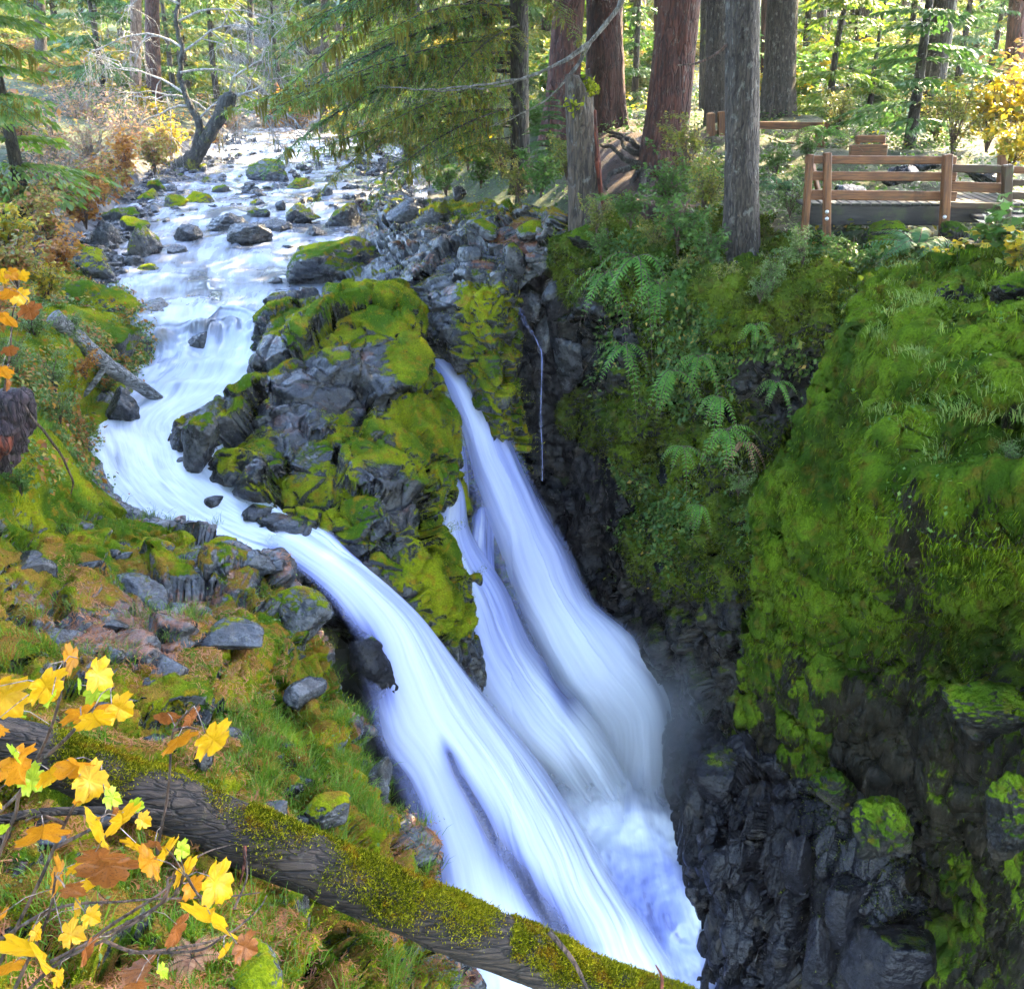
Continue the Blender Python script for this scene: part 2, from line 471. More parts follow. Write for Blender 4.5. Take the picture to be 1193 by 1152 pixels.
# river profile: photo row, left px, right px, distance
RIV = [(150, 300, 420, 54), (165, 262, 425, 43), (185, 225, 452, 38), (205, 190, 462, 34), (230, 165, 462, 29), (255, 145, 455, 25.8), (285, 112, 448, 22.5),
       (315, 100, 440, 20.3), (345, 105, 425, 18.5), (365, 120, 385, 17.2), (376, 125, 372, 17.0), (392, 130, 357, 16.75), (410, 130, 345, 16.2), (430, 120, 335, 15.6), (460, 95, 305, 14.9),
       (490, 92, 235, 14.0), (520, 100, 240, 13.1), (550, 110, 250, 12.4), (580, 130, 290, 11.9), (605, 155, 335, 11.55), (625, 200, 372, 11.2), (640, 260, 392, 11.0), (655, 300, 415, 10.85)]
rl = np.array([at(a, r, y) for r, a, b, y in RIV]); rr = np.array([at(b, r, y) for r, a, b, y in RIV])
ry = np.array([y for *_, y in RIV])[::-1]
rz = rl[::-1, 2]; rxl = rl[::-1, 0]; rxr = rr[::-1, 0]

def river_at(y):
    z = np.where(y > 54, rz[-1] + (y - 54) * .02, np.interp(y, ry, rz))
    xl = np.where(y > 54, rxl[-1] - (y - 54) * .25, np.interp(y, ry, rxl)); xr = np.where(y > 54, rxr[-1] - (y - 54) * .25, np.interp(y, ry, rxr))
    return z, xl, xr

EDGE_X = np.array([-9, -3, .6, 1.36, 2.3, 2.95, 3.8, 4.4, 6, 9, 14, 40]); EDGE_Y = np.array([17.5, 17.8, 17.2, 16.6, 15.7, 14.6, 13.8, 13.3, 12.3, 10.6, 9, 7])

def ground_z(x, y, rough=True):
    z, xl, xr = river_at(y)
    dl = xl - x; dr = x - xr
    zf = np.interp(y, [9, 13, 19, 25, 35, 60, 140], [-2.5, -2.55, -1.95, -1.55, -1.15, -.6, 1.5])
    left = z - .35 + smooth(-.2, 1.6, dl) * .75 + np.clip(dl, 0, 30) * .19
    wr = np.interp(y, [17, 22, 30, 45], [5.5, 6., 5, 5])
    right = z - .35 + smooth(-.2, 1.2, dr) * .45 + smooth(0.3, 1, dr / wr) * (zf - z - .1) + np.clip(dr - wr, 0, 60) * .01
    g = np.where(dl > dr, left, right) + np.clip(y - 84, 0, 200) * .34 + np.clip(-dl - 0, 0, 0)
    mid = (dl < -.2) & (dr < -.2)
    g = np.where(mid, z - .45 + np.clip(y - 84, 0, 200) * .34, g)
    if rough:
        p = np.stack([x, y, np.zeros_like(x)], -1).reshape(-1, 3)
        g = g + (fbm(p * .45, 4, 3) * .38 * np.clip(np.maximum(dl, dr).ravel() * .5 + .2, 0.1, 1) + fbm(p * 2.2, 3, 5) * .07).reshape(x.shape)
    # the gorge and the near banks are surfaces of their own: the sheet dips under them
    e = np.interp(x, EDGE_X, EDGE_Y)
    g = g - 12 * smooth(.9, -.3, y - e) * (dr > -1)
    g = g - 2.5 * smooth(20.5, 18.5, y) * (dl > -1.5)
    return g

xs = np.unique(np.concatenate([np.linspace(-18, 16, 430), np.linspace(-90, -18, 60), np.linspace(16, 90, 60)]))
ys = np.unique(np.concatenate([np.linspace(8.5, 32, 300), np.linspace(32, 60, 120), np.linspace(60, 170, 60)]))
GX, GY = np.meshgrid(xs, ys)
GZ = ground_z(GX, GY)
i = np.arange(GX.size).reshape(GX.shape)
q = np.stack([i[:-1, :-1], i[:-1, 1:], i[1:, 1:], i[1:, :-1]], -1).reshape(-1, 4)
gp = np.stack([GX, GY, GZ], -1).reshape(-1, 3)
_, gxl, gxr = river_at(GY)
dist_r = np.maximum(gxl - GX, GX - gxr).ravel()
# trodden dirt round the roots, moss elsewhere
ppx, ppy = to_px(gp)
dirt = np.exp(-(((ppx - 745) / 75) ** 2 + ((ppy - 205) / 55) ** 2)) * 1.4
dirt += .35 * np.exp(-(((ppx - 900) / 90) ** 2 + ((ppy - 160) / 8) ** 2))
stony = smooth(2.2, .6, dist_r) * (gp[:, 1] > 16)
me = Geo().add(gp, q).mesh('ground', [M_SOIL], True, {'moss': (.85 - 1.25 * dirt).astype(np.float32), 'stony': stony})
struct(link('ground', me))

# ---- left bank, from the thicket down to the ledge above the falls
LB = [
 [(-250, 300, 20), (-60, 305, 19.8), (60, 312, 19.8), (100, 322, 19.8), (112, 328, 19.6), (140, 335, 19)],
 [(-250, 330, 15), (-80, 340, 15.5), (30, 345, 16.2), (95, 345, 17.2), (140, 362, 17), (175, 375, 16.8)],
 [(-250, 400, 11.5), (-60, 400, 12), (40, 400, 13), (110, 405, 14.8), (135, 420, 15.6), (165, 432, 15.6)],
 [(-250, 470, 9.5), (-60, 480, 9.8), (30, 480, 11), (58, 472, 12.6), (84, 492, 13.6), (116, 507, 13.6)],
 [(-250, 540, 8), (-50, 560, 8.6), (40, 545, 10), (70, 538, 11.2), (100, 560, 12), (132, 584, 12)],
 [(-250, 620, 6.8), (-50, 620, 8), (50, 600, 9.6), (105, 592, 10.6), (154, 608, 11.3), (190, 630, 11.3)],
 [(-250, 700, 5.8), (-40, 690, 7.2), (90, 650, 8.9), (170, 628, 10), (238, 622, 10.6), (270, 645, 10.7)],
 [(-250, 760, 5), (-30, 760, 6.4), (110, 730, 7.7), (230, 680, 9), (302, 650, 9.9), (332, 684, 10.1)],
 [(-250, 820, 4.4), (-20, 820, 5.7), (140, 800, 6.7), (290, 750, 8.1), (362, 758, 9.0), (394, 795, 9.4)],
 [(-250, 900, 3.8), (-10, 890, 5.0), (160, 880, 5.8), (310, 860, 6.9), (400, 870, 7.9), (425, 905, 8.4)],
 [(-250, 1000, 3.2), (0, 990, 4.2), (180, 990, 4.7), (340, 975, 5.6), (455, 955, 7.1), (482, 990, 7.6)],
 [(-250, 1100, 2.8), (10, 1090, 3.5), (200, 1090, 3.9), (370, 1075, 4.8), (495, 1060, 6.3), (515, 1085, 6.8)],
 [(-250, 1250, 2.3), (10, 1230, 2.8), (220, 1220, 3.2), (400, 1180, 4.1), (515, 1160, 5.5), (530, 1190, 6)],
 [(-250, 1500, 1.7), (10, 1450, 2), (240, 1400, 2.5), (420, 1320, 3.4), (530, 1260, 4.7), (545, 1300, 5.2)]]
c = ctrl(LB)
far = c[:, :1] + np.array([-6, .5, 1.6]); far[:, 0, 2] += np.linspace(0, .4, len(LB))
d1 = c[:, -1:] + np.array([.25, .2, -1.6]); d2 = c[:, -1:] + np.array([.3, .4, -7.])
d1[:7, 0, 2] += .9; d2[:7, 0, 2] += 5.2
c = np.concatenate([far, c, d1, d2], 1)
left_bank = Sheet(c, 900, 520)
def lb_amp(P):
    px, py = to_px(P)
    return smooth(560, 640, py) * smooth(-60, 40, px)
def lb_disp(P, N):
    a = lb_amp(P)
    d = fbm(P * .9, 4, 11) * .22
    d = d + a * blocks(P, (.95, .65, .45), 21, amp=.13, tilt=.30, crack=.10, cw=.06)
    return d
def lb_fine(P, N):
    a = lb_amp(P)
    return a * blocks(P, (.45, .28, .2), 25, amp=.025, tilt=.22, crack=.025, cw=.10) + fbm(P * 5, 4, 15) * .035 + np.abs(fbm(P * 11, 3, 16)) * .018
left_bank.disp(lb_disp).disp(lb_fine)
Pf = left_bank.P.reshape(-1, 3); px, py = to_px(Pf)
lm = .22 - .62 * np.exp(-(((px - 200) / 150) ** 2 + ((py - 700) / 50) ** 2)) - .3 * np.exp(-(((px - 150) / 160) ** 2 + ((py - 760) / 40) ** 2)) + .5 * smooth(610, 560, py) + .12 * smooth(820, 900, py)
lm = lm - .9 * smooth(5., 9., px - np.interp(py, [330, 365, 420, 492, 560, 606, 625, 650, 755, 870, 955, 1060, 1160, 1260], [112, 140, 135, 84, 100, 154, 238, 302, 375, 415, 465, 500, 520, 535]))
li = smooth(600, 680, py) * .5 - .3 * smooth(560, 500, py)
lm, lb_mask = moss_field(Pf, left_bank.N().reshape(-1, 3), lm, 18, bias=.04, amp=.8, sc=1.5)
left_bank.at = {'moss': lm.reshape(left_bank.nv, -1), 'litter': li.reshape(left_bank.nv, -1)}
left_bank.mesh('left_bank', [M_BANK], 'structure')

# ---- rock shelf between the river and the gorge
GRS = [
 [(420, 240, 27), (480, 238, 24), (540, 236, 21), (600, 238, 18.5), (660, 246, 16.8)],
 [(415, 290, 21.5), (465, 270, 20.5), (530, 265, 19), (600, 268, 17.6), (655, 275, 16.6)],
 [(405, 335, 18.5), (455, 315, 18.2), (515, 305, 17.6), (575, 300, 17), (640, 310, 16.6)],
 [(425, 352, 17.6), (475, 345, 17), (525, 335, 16.6), (572, 325, 16.2), (606, 345, 16.8)],
 [(470, 380, 17), (495, 385, 16.5), (535, 380, 15.9), (578, 372, 15.6), (602, 390, 16.5)],
 [(490, 422, 16.4), (518, 422, 16.1), (548, 425, 15.5), (584, 425, 15.3), (604, 440, 16.4)],
 [(500, 455, 16.3), (530, 468, 15.8), (562, 475, 15.2), (588, 475, 15.1), (604, 490, 16.3)],
 [(505, 560, 16), (540, 560, 15.8), (570, 560, 15.4), (592, 560, 15.2), (606, 570, 16.3)],
 [(505, 700, 15.6), (540, 700, 15.6), (570, 700, 15.3), (592, 700, 15.1), (606, 700, 16.3)]]
shelf = Sheet(ctrl(GRS), 330, 230)
shelf.disp(lambda P, N: fbm(P * .8, 3, 31) * .10 + blocks(P, (1.2, .8, .45), 33, amp=.12, tilt=.26, crack=.08, cw=.05))
shelf.disp(lambda P, N: blocks(P, (.5, .3, .2), 35, amp=.025, tilt=.2, crack=.025, cw=.07) + fbm(P * np.array([3, 6, 9]), 3, 36) * .03)
px, py = to_px(shelf.P)
shelf.at = {'moss': -.22 + .52 * smooth(520, 545, px) * smooth(320, 345, py) - .3 * np.exp(-(((px - 500) / 70) ** 2 + ((py - 285) / 28) ** 2)) + .35 * smooth(440, 470, px) * smooth(270, 240, py),
            'litter': .45 * smooth(540, 600, px) * smooth(325, 300, py)}
shelf.mesh('rock_shelf', [M_LEDGE], 'structure')

# ---- back wall of the gorge
GWpx = [440, 500, 560, 600, 632, 690, 730, 770, 805, 850]
GWy = [16.0, 16.6, 16.9, 17.0, 17.4, 16.7, 15.9, 15.1, 14.3, 13.6]
GWr = [325, 400, 480, 560, 650, 740, 840, 950, 1080, 1250]
gw = [[(a, r, y - .55 * j / 4 + (.5 if r == 325 else 0)) for a, y in zip(GWpx, GWy)] for j, r in enumerate(GWr)]
gorge = Sheet(ctrl(gw), 460, 300)
gorge.disp(lambda P, N: fbm(P * .7, 3, 41) * .25 + blocks(P, (.8, .8, 2.2), 43, amp=.2, tilt=.25, crack=.12, cw=.06, warp=.15))
gorge.disp(lambda P, N: blocks(P, (.5, .5, .4), 45, amp=.06, tilt=.24, crack=.03, cw=.07) + fbm(P * 5, 4, 46) * .045)
px, py = to_px(gorge.P)
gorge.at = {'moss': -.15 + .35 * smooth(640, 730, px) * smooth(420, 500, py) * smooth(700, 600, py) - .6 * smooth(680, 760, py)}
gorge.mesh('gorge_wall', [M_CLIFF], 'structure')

# ---- cliff under the right bank
RCS = [
 [(640, 252, 17.5), (700, 240, 17.5), (780, 232, 17), (860, 262, 15.4), (950, 280, 14.5), (1030, 288, 14.2), (1110, 285, 14)],
 [(640, 290, 16.4), (700, 300, 15.3), (780, 312, 14.4), (850, 328, 13.3), (940, 330, 12.7), (1015, 322, 12.6), (1090, 315, 12.2)],
 [(648, 350, 16.9), (702, 372, 15.3), (785, 385, 14.1), (850, 368, 12.8), (940, 372, 12.2), (1010, 372, 12.2), (1085, 370, 12)],
 [(660, 430, 17.0), (715, 450, 15.2), (790, 470, 13.9), (850, 428, 13.0), (930, 432, 12.9), (1000, 428, 12.6), (1080, 430, 12)],
 [(670, 520, 16.8), (725, 545, 15.0), (795, 560, 13.6), (855, 530, 13.1), (915, 520, 13.0), (985, 505, 12.6), (1070, 500, 12)],
 [(690, 620, 16.2), (738, 650, 14.7), (795, 650, 13.2), (850, 635, 12.6), (905, 630, 12.3), (985, 610, 12), (1060, 610, 11.6)],
 [(708, 720, 15.6), (755, 740, 14.3), (800, 740, 13.1), (850, 730, 12.3), (905, 730, 11.9), (985, 720, 11.5), (1060, 720, 11)],
 [(735, 830, 15.0), (772, 835, 13.9), (808, 840, 12.9), (860, 840, 12.2), (920, 840, 11.7), (1000, 840, 11.2), (1060, 840, 10.8)],
 [(745, 960, 14.6), (775, 960, 13.6), (812, 960, 12.7), (860, 960, 12), (920, 960, 11.5), (1000, 960, 11), (1060, 960, 10.5)],
 [(750, 1150, 14), (780, 1150, 13.2), (815, 1150, 12.3), (860, 1150, 11.7), (920, 1150, 11.2), (1000, 1150, 10.8), (1060, 1150, 10.3)]]
right_cliff = Sheet(ctrl(RCS), 620, 420)
right_cliff.disp(lambda P, N: fbm(P * .6, 3, 51) * .35 + blocks(P, (.8, .8, .8), 53, amp=.16, tilt=.3, crack=.08, cw=.1))
right_cliff.disp(lambda P, N: fbm(P * 2.2, 4, 55) * .24 + np.abs(fbm(P * 7, 3, 56)) * .06)
px, py = to_px(right_cliff.P)
right_cliff.at = {'moss': .22 - .9 * np.exp(-(((px - 690) / 45) ** 2 + ((py - 390) / 60) ** 2)) - .75 * np.exp(-(((px - 915) / 55) ** 2 + ((py - 445) / 40) ** 2)) - .35 * smooth(640, 740, py) - .35 * smooth(760, 700, px) * smooth(480, 600, py) + .3 * smooth(400, 340, py)}
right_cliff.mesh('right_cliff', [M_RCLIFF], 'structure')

# ---- moss hung wall nearest on the right
MW = [
 [(985, 325, 13.2), (1045, 318, 12.4), (1110, 318, 11.4), (1193, 312, 10.4), (1300, 310, 9.6), (1460, 310, 8.8)],
 [(1012, 358, 11.6), (1062, 345, 10.7), (1110, 355, 9.6), (1193, 335, 8.9), (1300, 335, 8.2), (1460, 330, 7.4)],
 [(980, 425, 11.1), (1035, 425, 10.2), (1085, 445, 8.9), (1170, 420, 7.6), (1300, 420, 6.8), (1460, 420, 6)],
 [(940, 510, 11.0), (995, 520, 10.3), (1046, 535, 9.1), (1130, 510, 7.3), (1300, 520, 6.1), (1460, 520, 5.2)],
 [(905, 585, 11.1), (958, 600, 10.4), (1022, 605, 9.9), (1096, 590, 7.3), (1300, 610, 5.7), (1460, 620, 4.8)],
 [(896, 660, 11.1), (960, 670, 10.3), (1035, 675, 9.8), (1120, 655, 9.3), (1300, 690, 7.2), (1460, 700, 5.8)],
 [(884, 760, 11.2), (960, 760, 10.1), (1050, 765, 9.5), (1130, 750, 9.0), (1300, 780, 7.0), (1460, 790, 5.6)],
 [(872, 860, 11.3), (960, 860, 9.9), (1060, 860, 8.9), (1150, 850, 7.7), (1300, 870, 6.1), (1460, 880, 5.1)],
 [(875, 960, 10.8), (970, 960, 9.5), (1080, 960, 8.5), (1170, 960, 7.2), (1300, 980, 6), (1460, 980, 5)],
 [(895, 1080, 10.1), (1000, 1080, 8.9), (1090, 1080, 8.1), (1180, 1080, 7), (1300, 1100, 5.9), (1460, 1100, 4.9)],
 [(915, 1240, 9.5), (1010, 1240, 8.4), (1100, 1240, 7.8), (1190, 1240, 6.7), (1300, 1260, 5.8), (1460, 1260, 4.8)]]
_uc = [0, 0, 0, 0, 0, .25, .7, 1.2, 1.5, 1.6, 1.6]
MW = [[(a, b_, y + u * (1.0 if ci < 4 else .55)) for ci, (a, b_, y) in enumerate(row)] for row, u in zip(MW, _uc)]
c = ctrl(MW)
moss_wall = Sheet(c, 760, 520)
def drape(P, N, a, seed):
    """hanging cushions: long and soft downwards, narrow across"""
    q = P * np.array([2.4, 2.4, .55]); q = q + .4 * np.stack([fbm(P * 1.3, 2, seed + k) for k in range(3)], 1)
    return a * (1 - np.abs(fbm(q, 4, seed))) ** 2
moss_wall.disp(lambda P, N: (fbm(P * .8, 3, 61) * .42 + blocks(P * np.array([1, 1, .8]), (1.1, 1.1, .8), 63, amp=.13, tilt=.2, crack=.12, cw=.15)) * (.25 + .75 * smooth(1000, 1090, to_px(P)[0] + .35 * (to_px(P)[1] - 500))) )
moss_wall.disp(lambda P, N: drape(P * np.array([1, 1, .6]), N, .34, 65) * smooth(.8, .3, N[:, 2]) + fbm(P * 2.6, 3, 66) * .12)
moss_wall.disp(lambda P, N: drape(P * 2.2, N, .09, 68) + fbm(P * 9, 3, 67) * .022)
px, py = to_px(moss_wall.P)
moss_wall.at = {'moss': .12 - .42 * smooth(720, 830, py) * smooth(-.25, .1, fbm(moss_wall.P.reshape(-1, 3) * np.array([1.4, 1.4, .5]), 3, 69).reshape(px.shape)) - .55 * np.exp(-(((px - 1060) / 28) ** 2 + ((py - 640) / 80) ** 2)) - .25 * smooth(820, 950, py) * smooth(1100, 1000, px)}  # sparse moss low down, thinned further to darken the shaded foot
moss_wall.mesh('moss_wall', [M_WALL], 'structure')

# ---- dark jointed rock at the foot of the wall
LRS = [
 [(812, 842, 13.4), (830, 845, 12.9), (880, 850, 12.3), (940, 860, 11.4), (1010, 880, 10.8), (1060, 900, 10)],
 [(798, 880, 12.5), (826, 878, 12.0), (870, 878, 11.6), (930, 892, 10.9), (1000, 925, 10.1), (1060, 950, 9.5)],
 [(792, 925, 11.9), (824, 925, 11.3), (868, 928, 11.0), (930, 950, 10.3), (1000, 985, 9.6), (1060, 1000, 9)],
 [(796, 1010, 11.2), (830, 1015, 10.6), (875, 1020, 10.3), (935, 1035, 9.8), (1005, 1060, 9.2), (1060, 1070, 8.8)],
 [(806, 1100, 10.8), (840, 1105, 10.2), (885, 1110, 9.9), (945, 1115, 9.4), (1010, 1130, 8.9), (1065, 1140, 8.5)],
 [(800, 1240, 10.2), (845, 1240, 9.8), (890, 1240, 9.5), (950, 1240, 9.1), (1015, 1240, 8.6), (1070, 1240, 8.2)]]
c = ctrl(LRS); w = c[:, :1] + np.array([.1, 1.2, -.3])
columns = Sheet(np.concatenate([w, c], 1), 460, 400)
def prisms(P, size, seed, amp, crack, cw, tip=.12):
    # upright joints: cells seen from above, leaning a little back into the wall
    q = P.copy(); q[:, 0] = q[:, 0] + .10 * P[:, 2]; q[:, 1] = q[:, 1] - .05 * P[:, 2]; q[:, 2] = P[:, 2] * tip
    q[:, :2] += .10 * np.stack([vnoise(P * 1.3, seed + 70), vnoise(P * 1.3, seed + 71)], 1)
    f1, f2, cid, cen = worley(q / size, seed)
    return amp * (cid * 2 - 1) - crack * np.exp(-((f2 - f1) / cw) ** 2)
columns.disp(lambda P, N: prisms(P, .52, 73, .30, .22, .10) + fbm(P * .8, 2, 71) * .12)
columns.disp(lambda P, N: prisms(P, .22, 74, .05, .04, .10, .3) + blocks(P, (.5, .5, .6), 75, amp=.04, tilt=.16, crack=.0, cw=.06, warp=.1) + fbm(P * np.array([6, 6, 2.5]), 4, 76) * .04)
px, py = to_px(columns.P)
columns.at = {'moss': -.15 + .2 * smooth(900, 960, px) - .3 * smooth(870, 800, px)}
columns.mesh('column_rock', [M_COL], 'structure')

# ------------------------------------------------------------------ water
M_RIVER = water_mat('river_water', deep=(.10, .105, .115), deep2=(.19, .165, .135), sx=2.0, sv=.5, gain=1.15, mid=(.34, .37, .46))
M_FALL = water_mat('falling_water', deep=(.06, .065, .12), sx=2.4, sv=.13, alpha=True, gain=.62, rough=.3, fine=.38)
M_THIN = water_mat('thin_water', deep=(.05, .055, .07), sx=9, sv=.5, alpha=True, gain=1.2)
M_POOL = water_mat('pool_water', alpha=True, deep=(.05, .045, .10), sx=1.1, sv=.8, gain=1.25, rough=.2, fine=.8)

def along(P):
    d = np.linalg.norm(np.diff(P.mean(1), axis=0), axis=1)
    return np.concatenate([[0], np.cumsum(d)])

def flow_coords(P):
    v = along(P)
    wd = np.linalg.norm(np.diff(P, axis=1), axis=2); u = np.concatenate([np.zeros((len(P), 1)), np.cumsum(wd, 1)], 1)
    u = u - u.mean(1, keepdims=True)
    # width varies: streaks keep their lane, so blend width with lane
    lane = np.linspace(-.5, .5, P.shape[1])[None] * np.mean(u[:, -1] - u[:, 0])
    u = .25 * u + .75 * lane
    return np.stack([u, np.broadcast_to(v[:, None], u.shape), np.zeros_like(u)], -1)

riv = Sheet(ctrl([[(a - .12 * (b - a) - 6, r, y), (a, r, y), (.5 * (a + b), r, y), (b, r, y), (b + (.1 * (b - a) + 6) * (1 if r < 600 else .15), r, y)] for r, a, b, y in RIV]), 900, 170)
fl = flow_coords(riv.P)
yy = riv.P[..., 1]
slope = np.interp(yy, ry[::-1][::-1], np.gradient(rz, ry))
steep = np.clip(np.abs(slope), 0, .5)
rough = np.interp(yy, [10, 12, 15.4, 16, 17.4, 18.4, 21, 24, 40], [.03, .05, .05, .15, .22, .05, .06, .09, .10])
pq = fl.reshape(-1, 3)
dz = fbm(pq * np.array([1.1, .9, 1]), 4, 81) * 1.0 + .5 * fbm(pq * np.array([3.2, 1.2, 1]), 3, 82)
lane_ = fbm(np.stack([fl[..., 0].ravel() * 1.1, 0 * fl[..., 0].ravel(), 0 * fl[..., 0].ravel()], 1), 3, 84).reshape(yy.shape)
riv.P[..., 1] += .85 * lane_ * np.exp(-((yy - 16.95) / .45) ** 2)
riv.P[..., 2] += rough * dz.reshape(yy.shape) * 1.3
rpx, rpy = to_px(riv.P)
HUMPS = [(236, 388, 22, 12, .16), (308, 392, 22, 14, .24), (190, 398, 16, 12, .14), (270, 382, 12, 9, .12), (345, 372, 14, 9, .12), (170, 372, 18, 8, .08), (250, 425, 30, 6, .05), (220, 450, 40, 6, .05), (268, 250, 22, 6, .10), (240, 330, 26, 5, .05), (330, 345, 26, 6, .06), (190, 322, 24, 5, .05), (300, 300, 24, 5, .06)]
hump = 0
for hx, hy, hw, hh, ha in HUMPS:
    q_ = np.exp(-(((rpx - hx) / hw) ** 2 + ((rpy - hy) / hh) ** 2)); riv.P[..., 2] += 1.4 * ha * q_; hump = hump + q_ * (ha > .07)
foam = np.interp(yy, [10, 13, 15, 15.8, 17.1, 17.6, 19.5, 21, 24, 30, 44, 54], [1.0, .92, .82, .68, .74, .36, .24, .28, .32, .24, .24, .26])
foam = foam + .30 * fbm(riv.P.reshape(-1, 3) * np.array([.7, .7, .7]), 4, 83).reshape(yy.shape)
foam = foam - .55 * np.clip(hump, 0, 1)
riv.at = {'flow': fl, 'foam': foam}
riv.mesh('river', [M_RIVER], 'structure')

def fall(name, rows, bulge, nv=340, nu=130, seed=90, amp=.055, foam=.62, edge_k=1.0, mat=None, veil=None, foamfn=None, ew=.30, fade=.10, bot=.0, tail=0., wide=np.ones((1, 1))):
    """rows: (left px, left py, left y, right px, right py, right y); a rounded sheet of falling water"""
    L = np.array([at(r[0], r[1], r[2]) for r in rows]); Rr = np.array([at(r[3], r[4], r[5]) for r in rows])
    mid_ = (L + Rr) / 2; L = mid_ + (L - mid_) * wide; Rr = mid_ + (Rr - mid_) * wide
    k = np.linspace(0, 1, 7)
    c = L[:, None] * (1 - k[None, :, None]) + Rr[:, None] * k[None, :, None]
    sh = Sheet(c, nv, nu)
    n = sh.N(); t = np.linspace(0, 1, nu)
    prof = (1 - (2 * t - 1) ** 2)[None, :, None]
    sh.P = sh.P + n * prof * (np.interp(np.linspace(0, 1, nv), np.linspace(0, 1, len(bulge)), bulge))[:, None, None]
    f = flow_coords(sh.P).copy(); f[..., 0] += .09 * fbm(sh.P.reshape(-1, 3) * .9, 3, seed + 8).reshape(nv, nu); pq = f.reshape(-1, 3)
    d = (fbm(pq * np.array([2.2, .25, 1]), 4, seed) + .4 * fbm(pq * np.array([7., .5, 1]), 3, seed + 1)).reshape(nv, nu)
    sh.P = sh.P + sh.N() * (amp * d * np.minimum(1, np.linspace(.2, 3, nv))[:, None])[..., None]
    ed = np.minimum(t, 1 - t)[None] / ew
    v = np.linspace(0, 1, nv)[:, None]
    e = np.clip(ed, 0, 1.25) * edge_k * np.clip(v / fade, 0, 1)
    fo = foam + .12 * v + 0 * t[None] + .18 * fbm(pq * np.array([.9, .22, 1]), 2, seed + 5).reshape(nv, nu)
    fo = fo - .34 * (1 - np.clip(ed, 0, 1)) + bot * smooth(.45, .95, v); e = e * (1 - .75 * smooth(1 - tail, 1, v)) if tail else e
    px, py = to_px(sh.P)
    if foamfn is not None:
        e, fo = foamfn(px, py, e, fo)
    sh.at = {'flow': f, 'foam': fo, 'edge': e}
    sh.mesh(name, [mat or M_FALL], 'structure')
    return sh

def shift(rows, dx):
    return [(a + d_, b_, y0, c_ + d_, e_, y1) for (a, b_, y0, c_, e_, y1), d_ in zip(rows, np.interp(np.arange(len(rows)), *dx))]
F3 = [(285, 630, 11.15, 388, 612, 11.6), (325, 650, 10.75, 412, 645, 11.3), (372, 690, 10.2, 448, 682, 11.2), (410, 745, 9.85, 494, 728, 11.1), (418, 800, 9.6, 532, 772, 11),
      (432, 860, 9.45, 580, 828, 11), (460, 920, 9.35, 628, 888, 11), (486, 985, 9.2, 668, 950, 10.9), (496, 1050, 9.1, 716, 1030, 10.7), (506, 1110, 9.0, 762, 1095, 10.5), (515, 1190, 8.9, 792, 1160, 10.3), (520, 1330, 8.7, 810, 1300, 10.1)]
def f3(px, py, e, fo):
    # the dark rib that splits the near fall, and the black ledge at its lip
    xr = np.interp(py, [850, 900, 1000, 1100], [512, 532, 590, 665])
    wd = np.interp(py, [850, 890, 960, 1060, 1130], [4, 12, 24, 34, 34])
    g = np.exp(-((px - xr) / wd) ** 2) * smooth(850, 880, py)
    lip = np.exp(-(((px - 440 - (py - 770) * .25) / 17) ** 2 + ((py - 775) / 45) ** 2))
    return e - .85 * g - .7 * lip, fo - .62 * g - .5 * lip
fall('waterfall', F3, [.1, .2, .35, .45, .5, .5, .5], seed=91, foam=.78, foamfn=f3, nv=420, nu=200, ew=.18, fade=.06, wide=np.linspace(1., 1.12, len(F3))[:, None])
F2 = [(500, 545, 14.1, 528, 545, 14.6), (508, 580, 13.5, 542, 572, 14.2), (520, 640, 12.9, 574, 625, 13.8), (540, 710, 12.4, 615, 690, 13.6), (562, 780, 12.1, 650, 760, 13.4), (590, 840, 12.0, 690, 820, 13.3), (630, 900, 12.0, 730, 880, 13.2), (680, 970, 11.8, 760, 950, 12.9)]
F2 = shift(F2, ([0, 1, 2, 4, 5, 7], [0, -6, -30, -34, -22, -8]))
def f2(px, py, e, fo):
    g = np.exp(-(((px - 655 - (py - 800) * .2) / 14) ** 2 + ((py - 780) / 60) ** 2))
    return e - .5 * g, fo - .55 * g
fall('waterfall', F2, [.1, .25, .35, .4, .4, .35], seed=97, foam=.62, foamfn=f2, fade=.14, bot=.5, tail=.34, ew=.36, wide=np.linspace(1.05, 1.55, len(F2))[:, None])
F1 = [(492, 415, 16.5, 524, 408, 16.8), (505, 430, 16.0, 540, 430, 16.3), (520, 462, 15.4, 572, 462, 15.9), (546, 510, 15.1, 608, 502, 15.6), (572, 570, 14.8, 643, 560, 15.3), (600, 640, 14.5, 684, 635, 15.0), (632, 720, 14.2, 722, 705, 14.7), (660, 790, 13.9, 766, 750, 14.3), (690, 850, 13.6, 786, 810, 14.1), (705, 920, 13.2, 792, 885, 13.5), (715, 990, 12.8, 792, 950, 13.0)]
F1 = shift(F1, ([0, 2, 4, 6, 7, 8, 10], [0, -4, -24, -28, -16, -4, 0]))
fall('waterfall', F1, [.05, .2, .35, .4, .4, .4], seed=103, foam=.66, fade=.07, bot=.5, tail=.34, ew=.36, wide=np.linspace(1., 1.42, len(F1))[:, None])
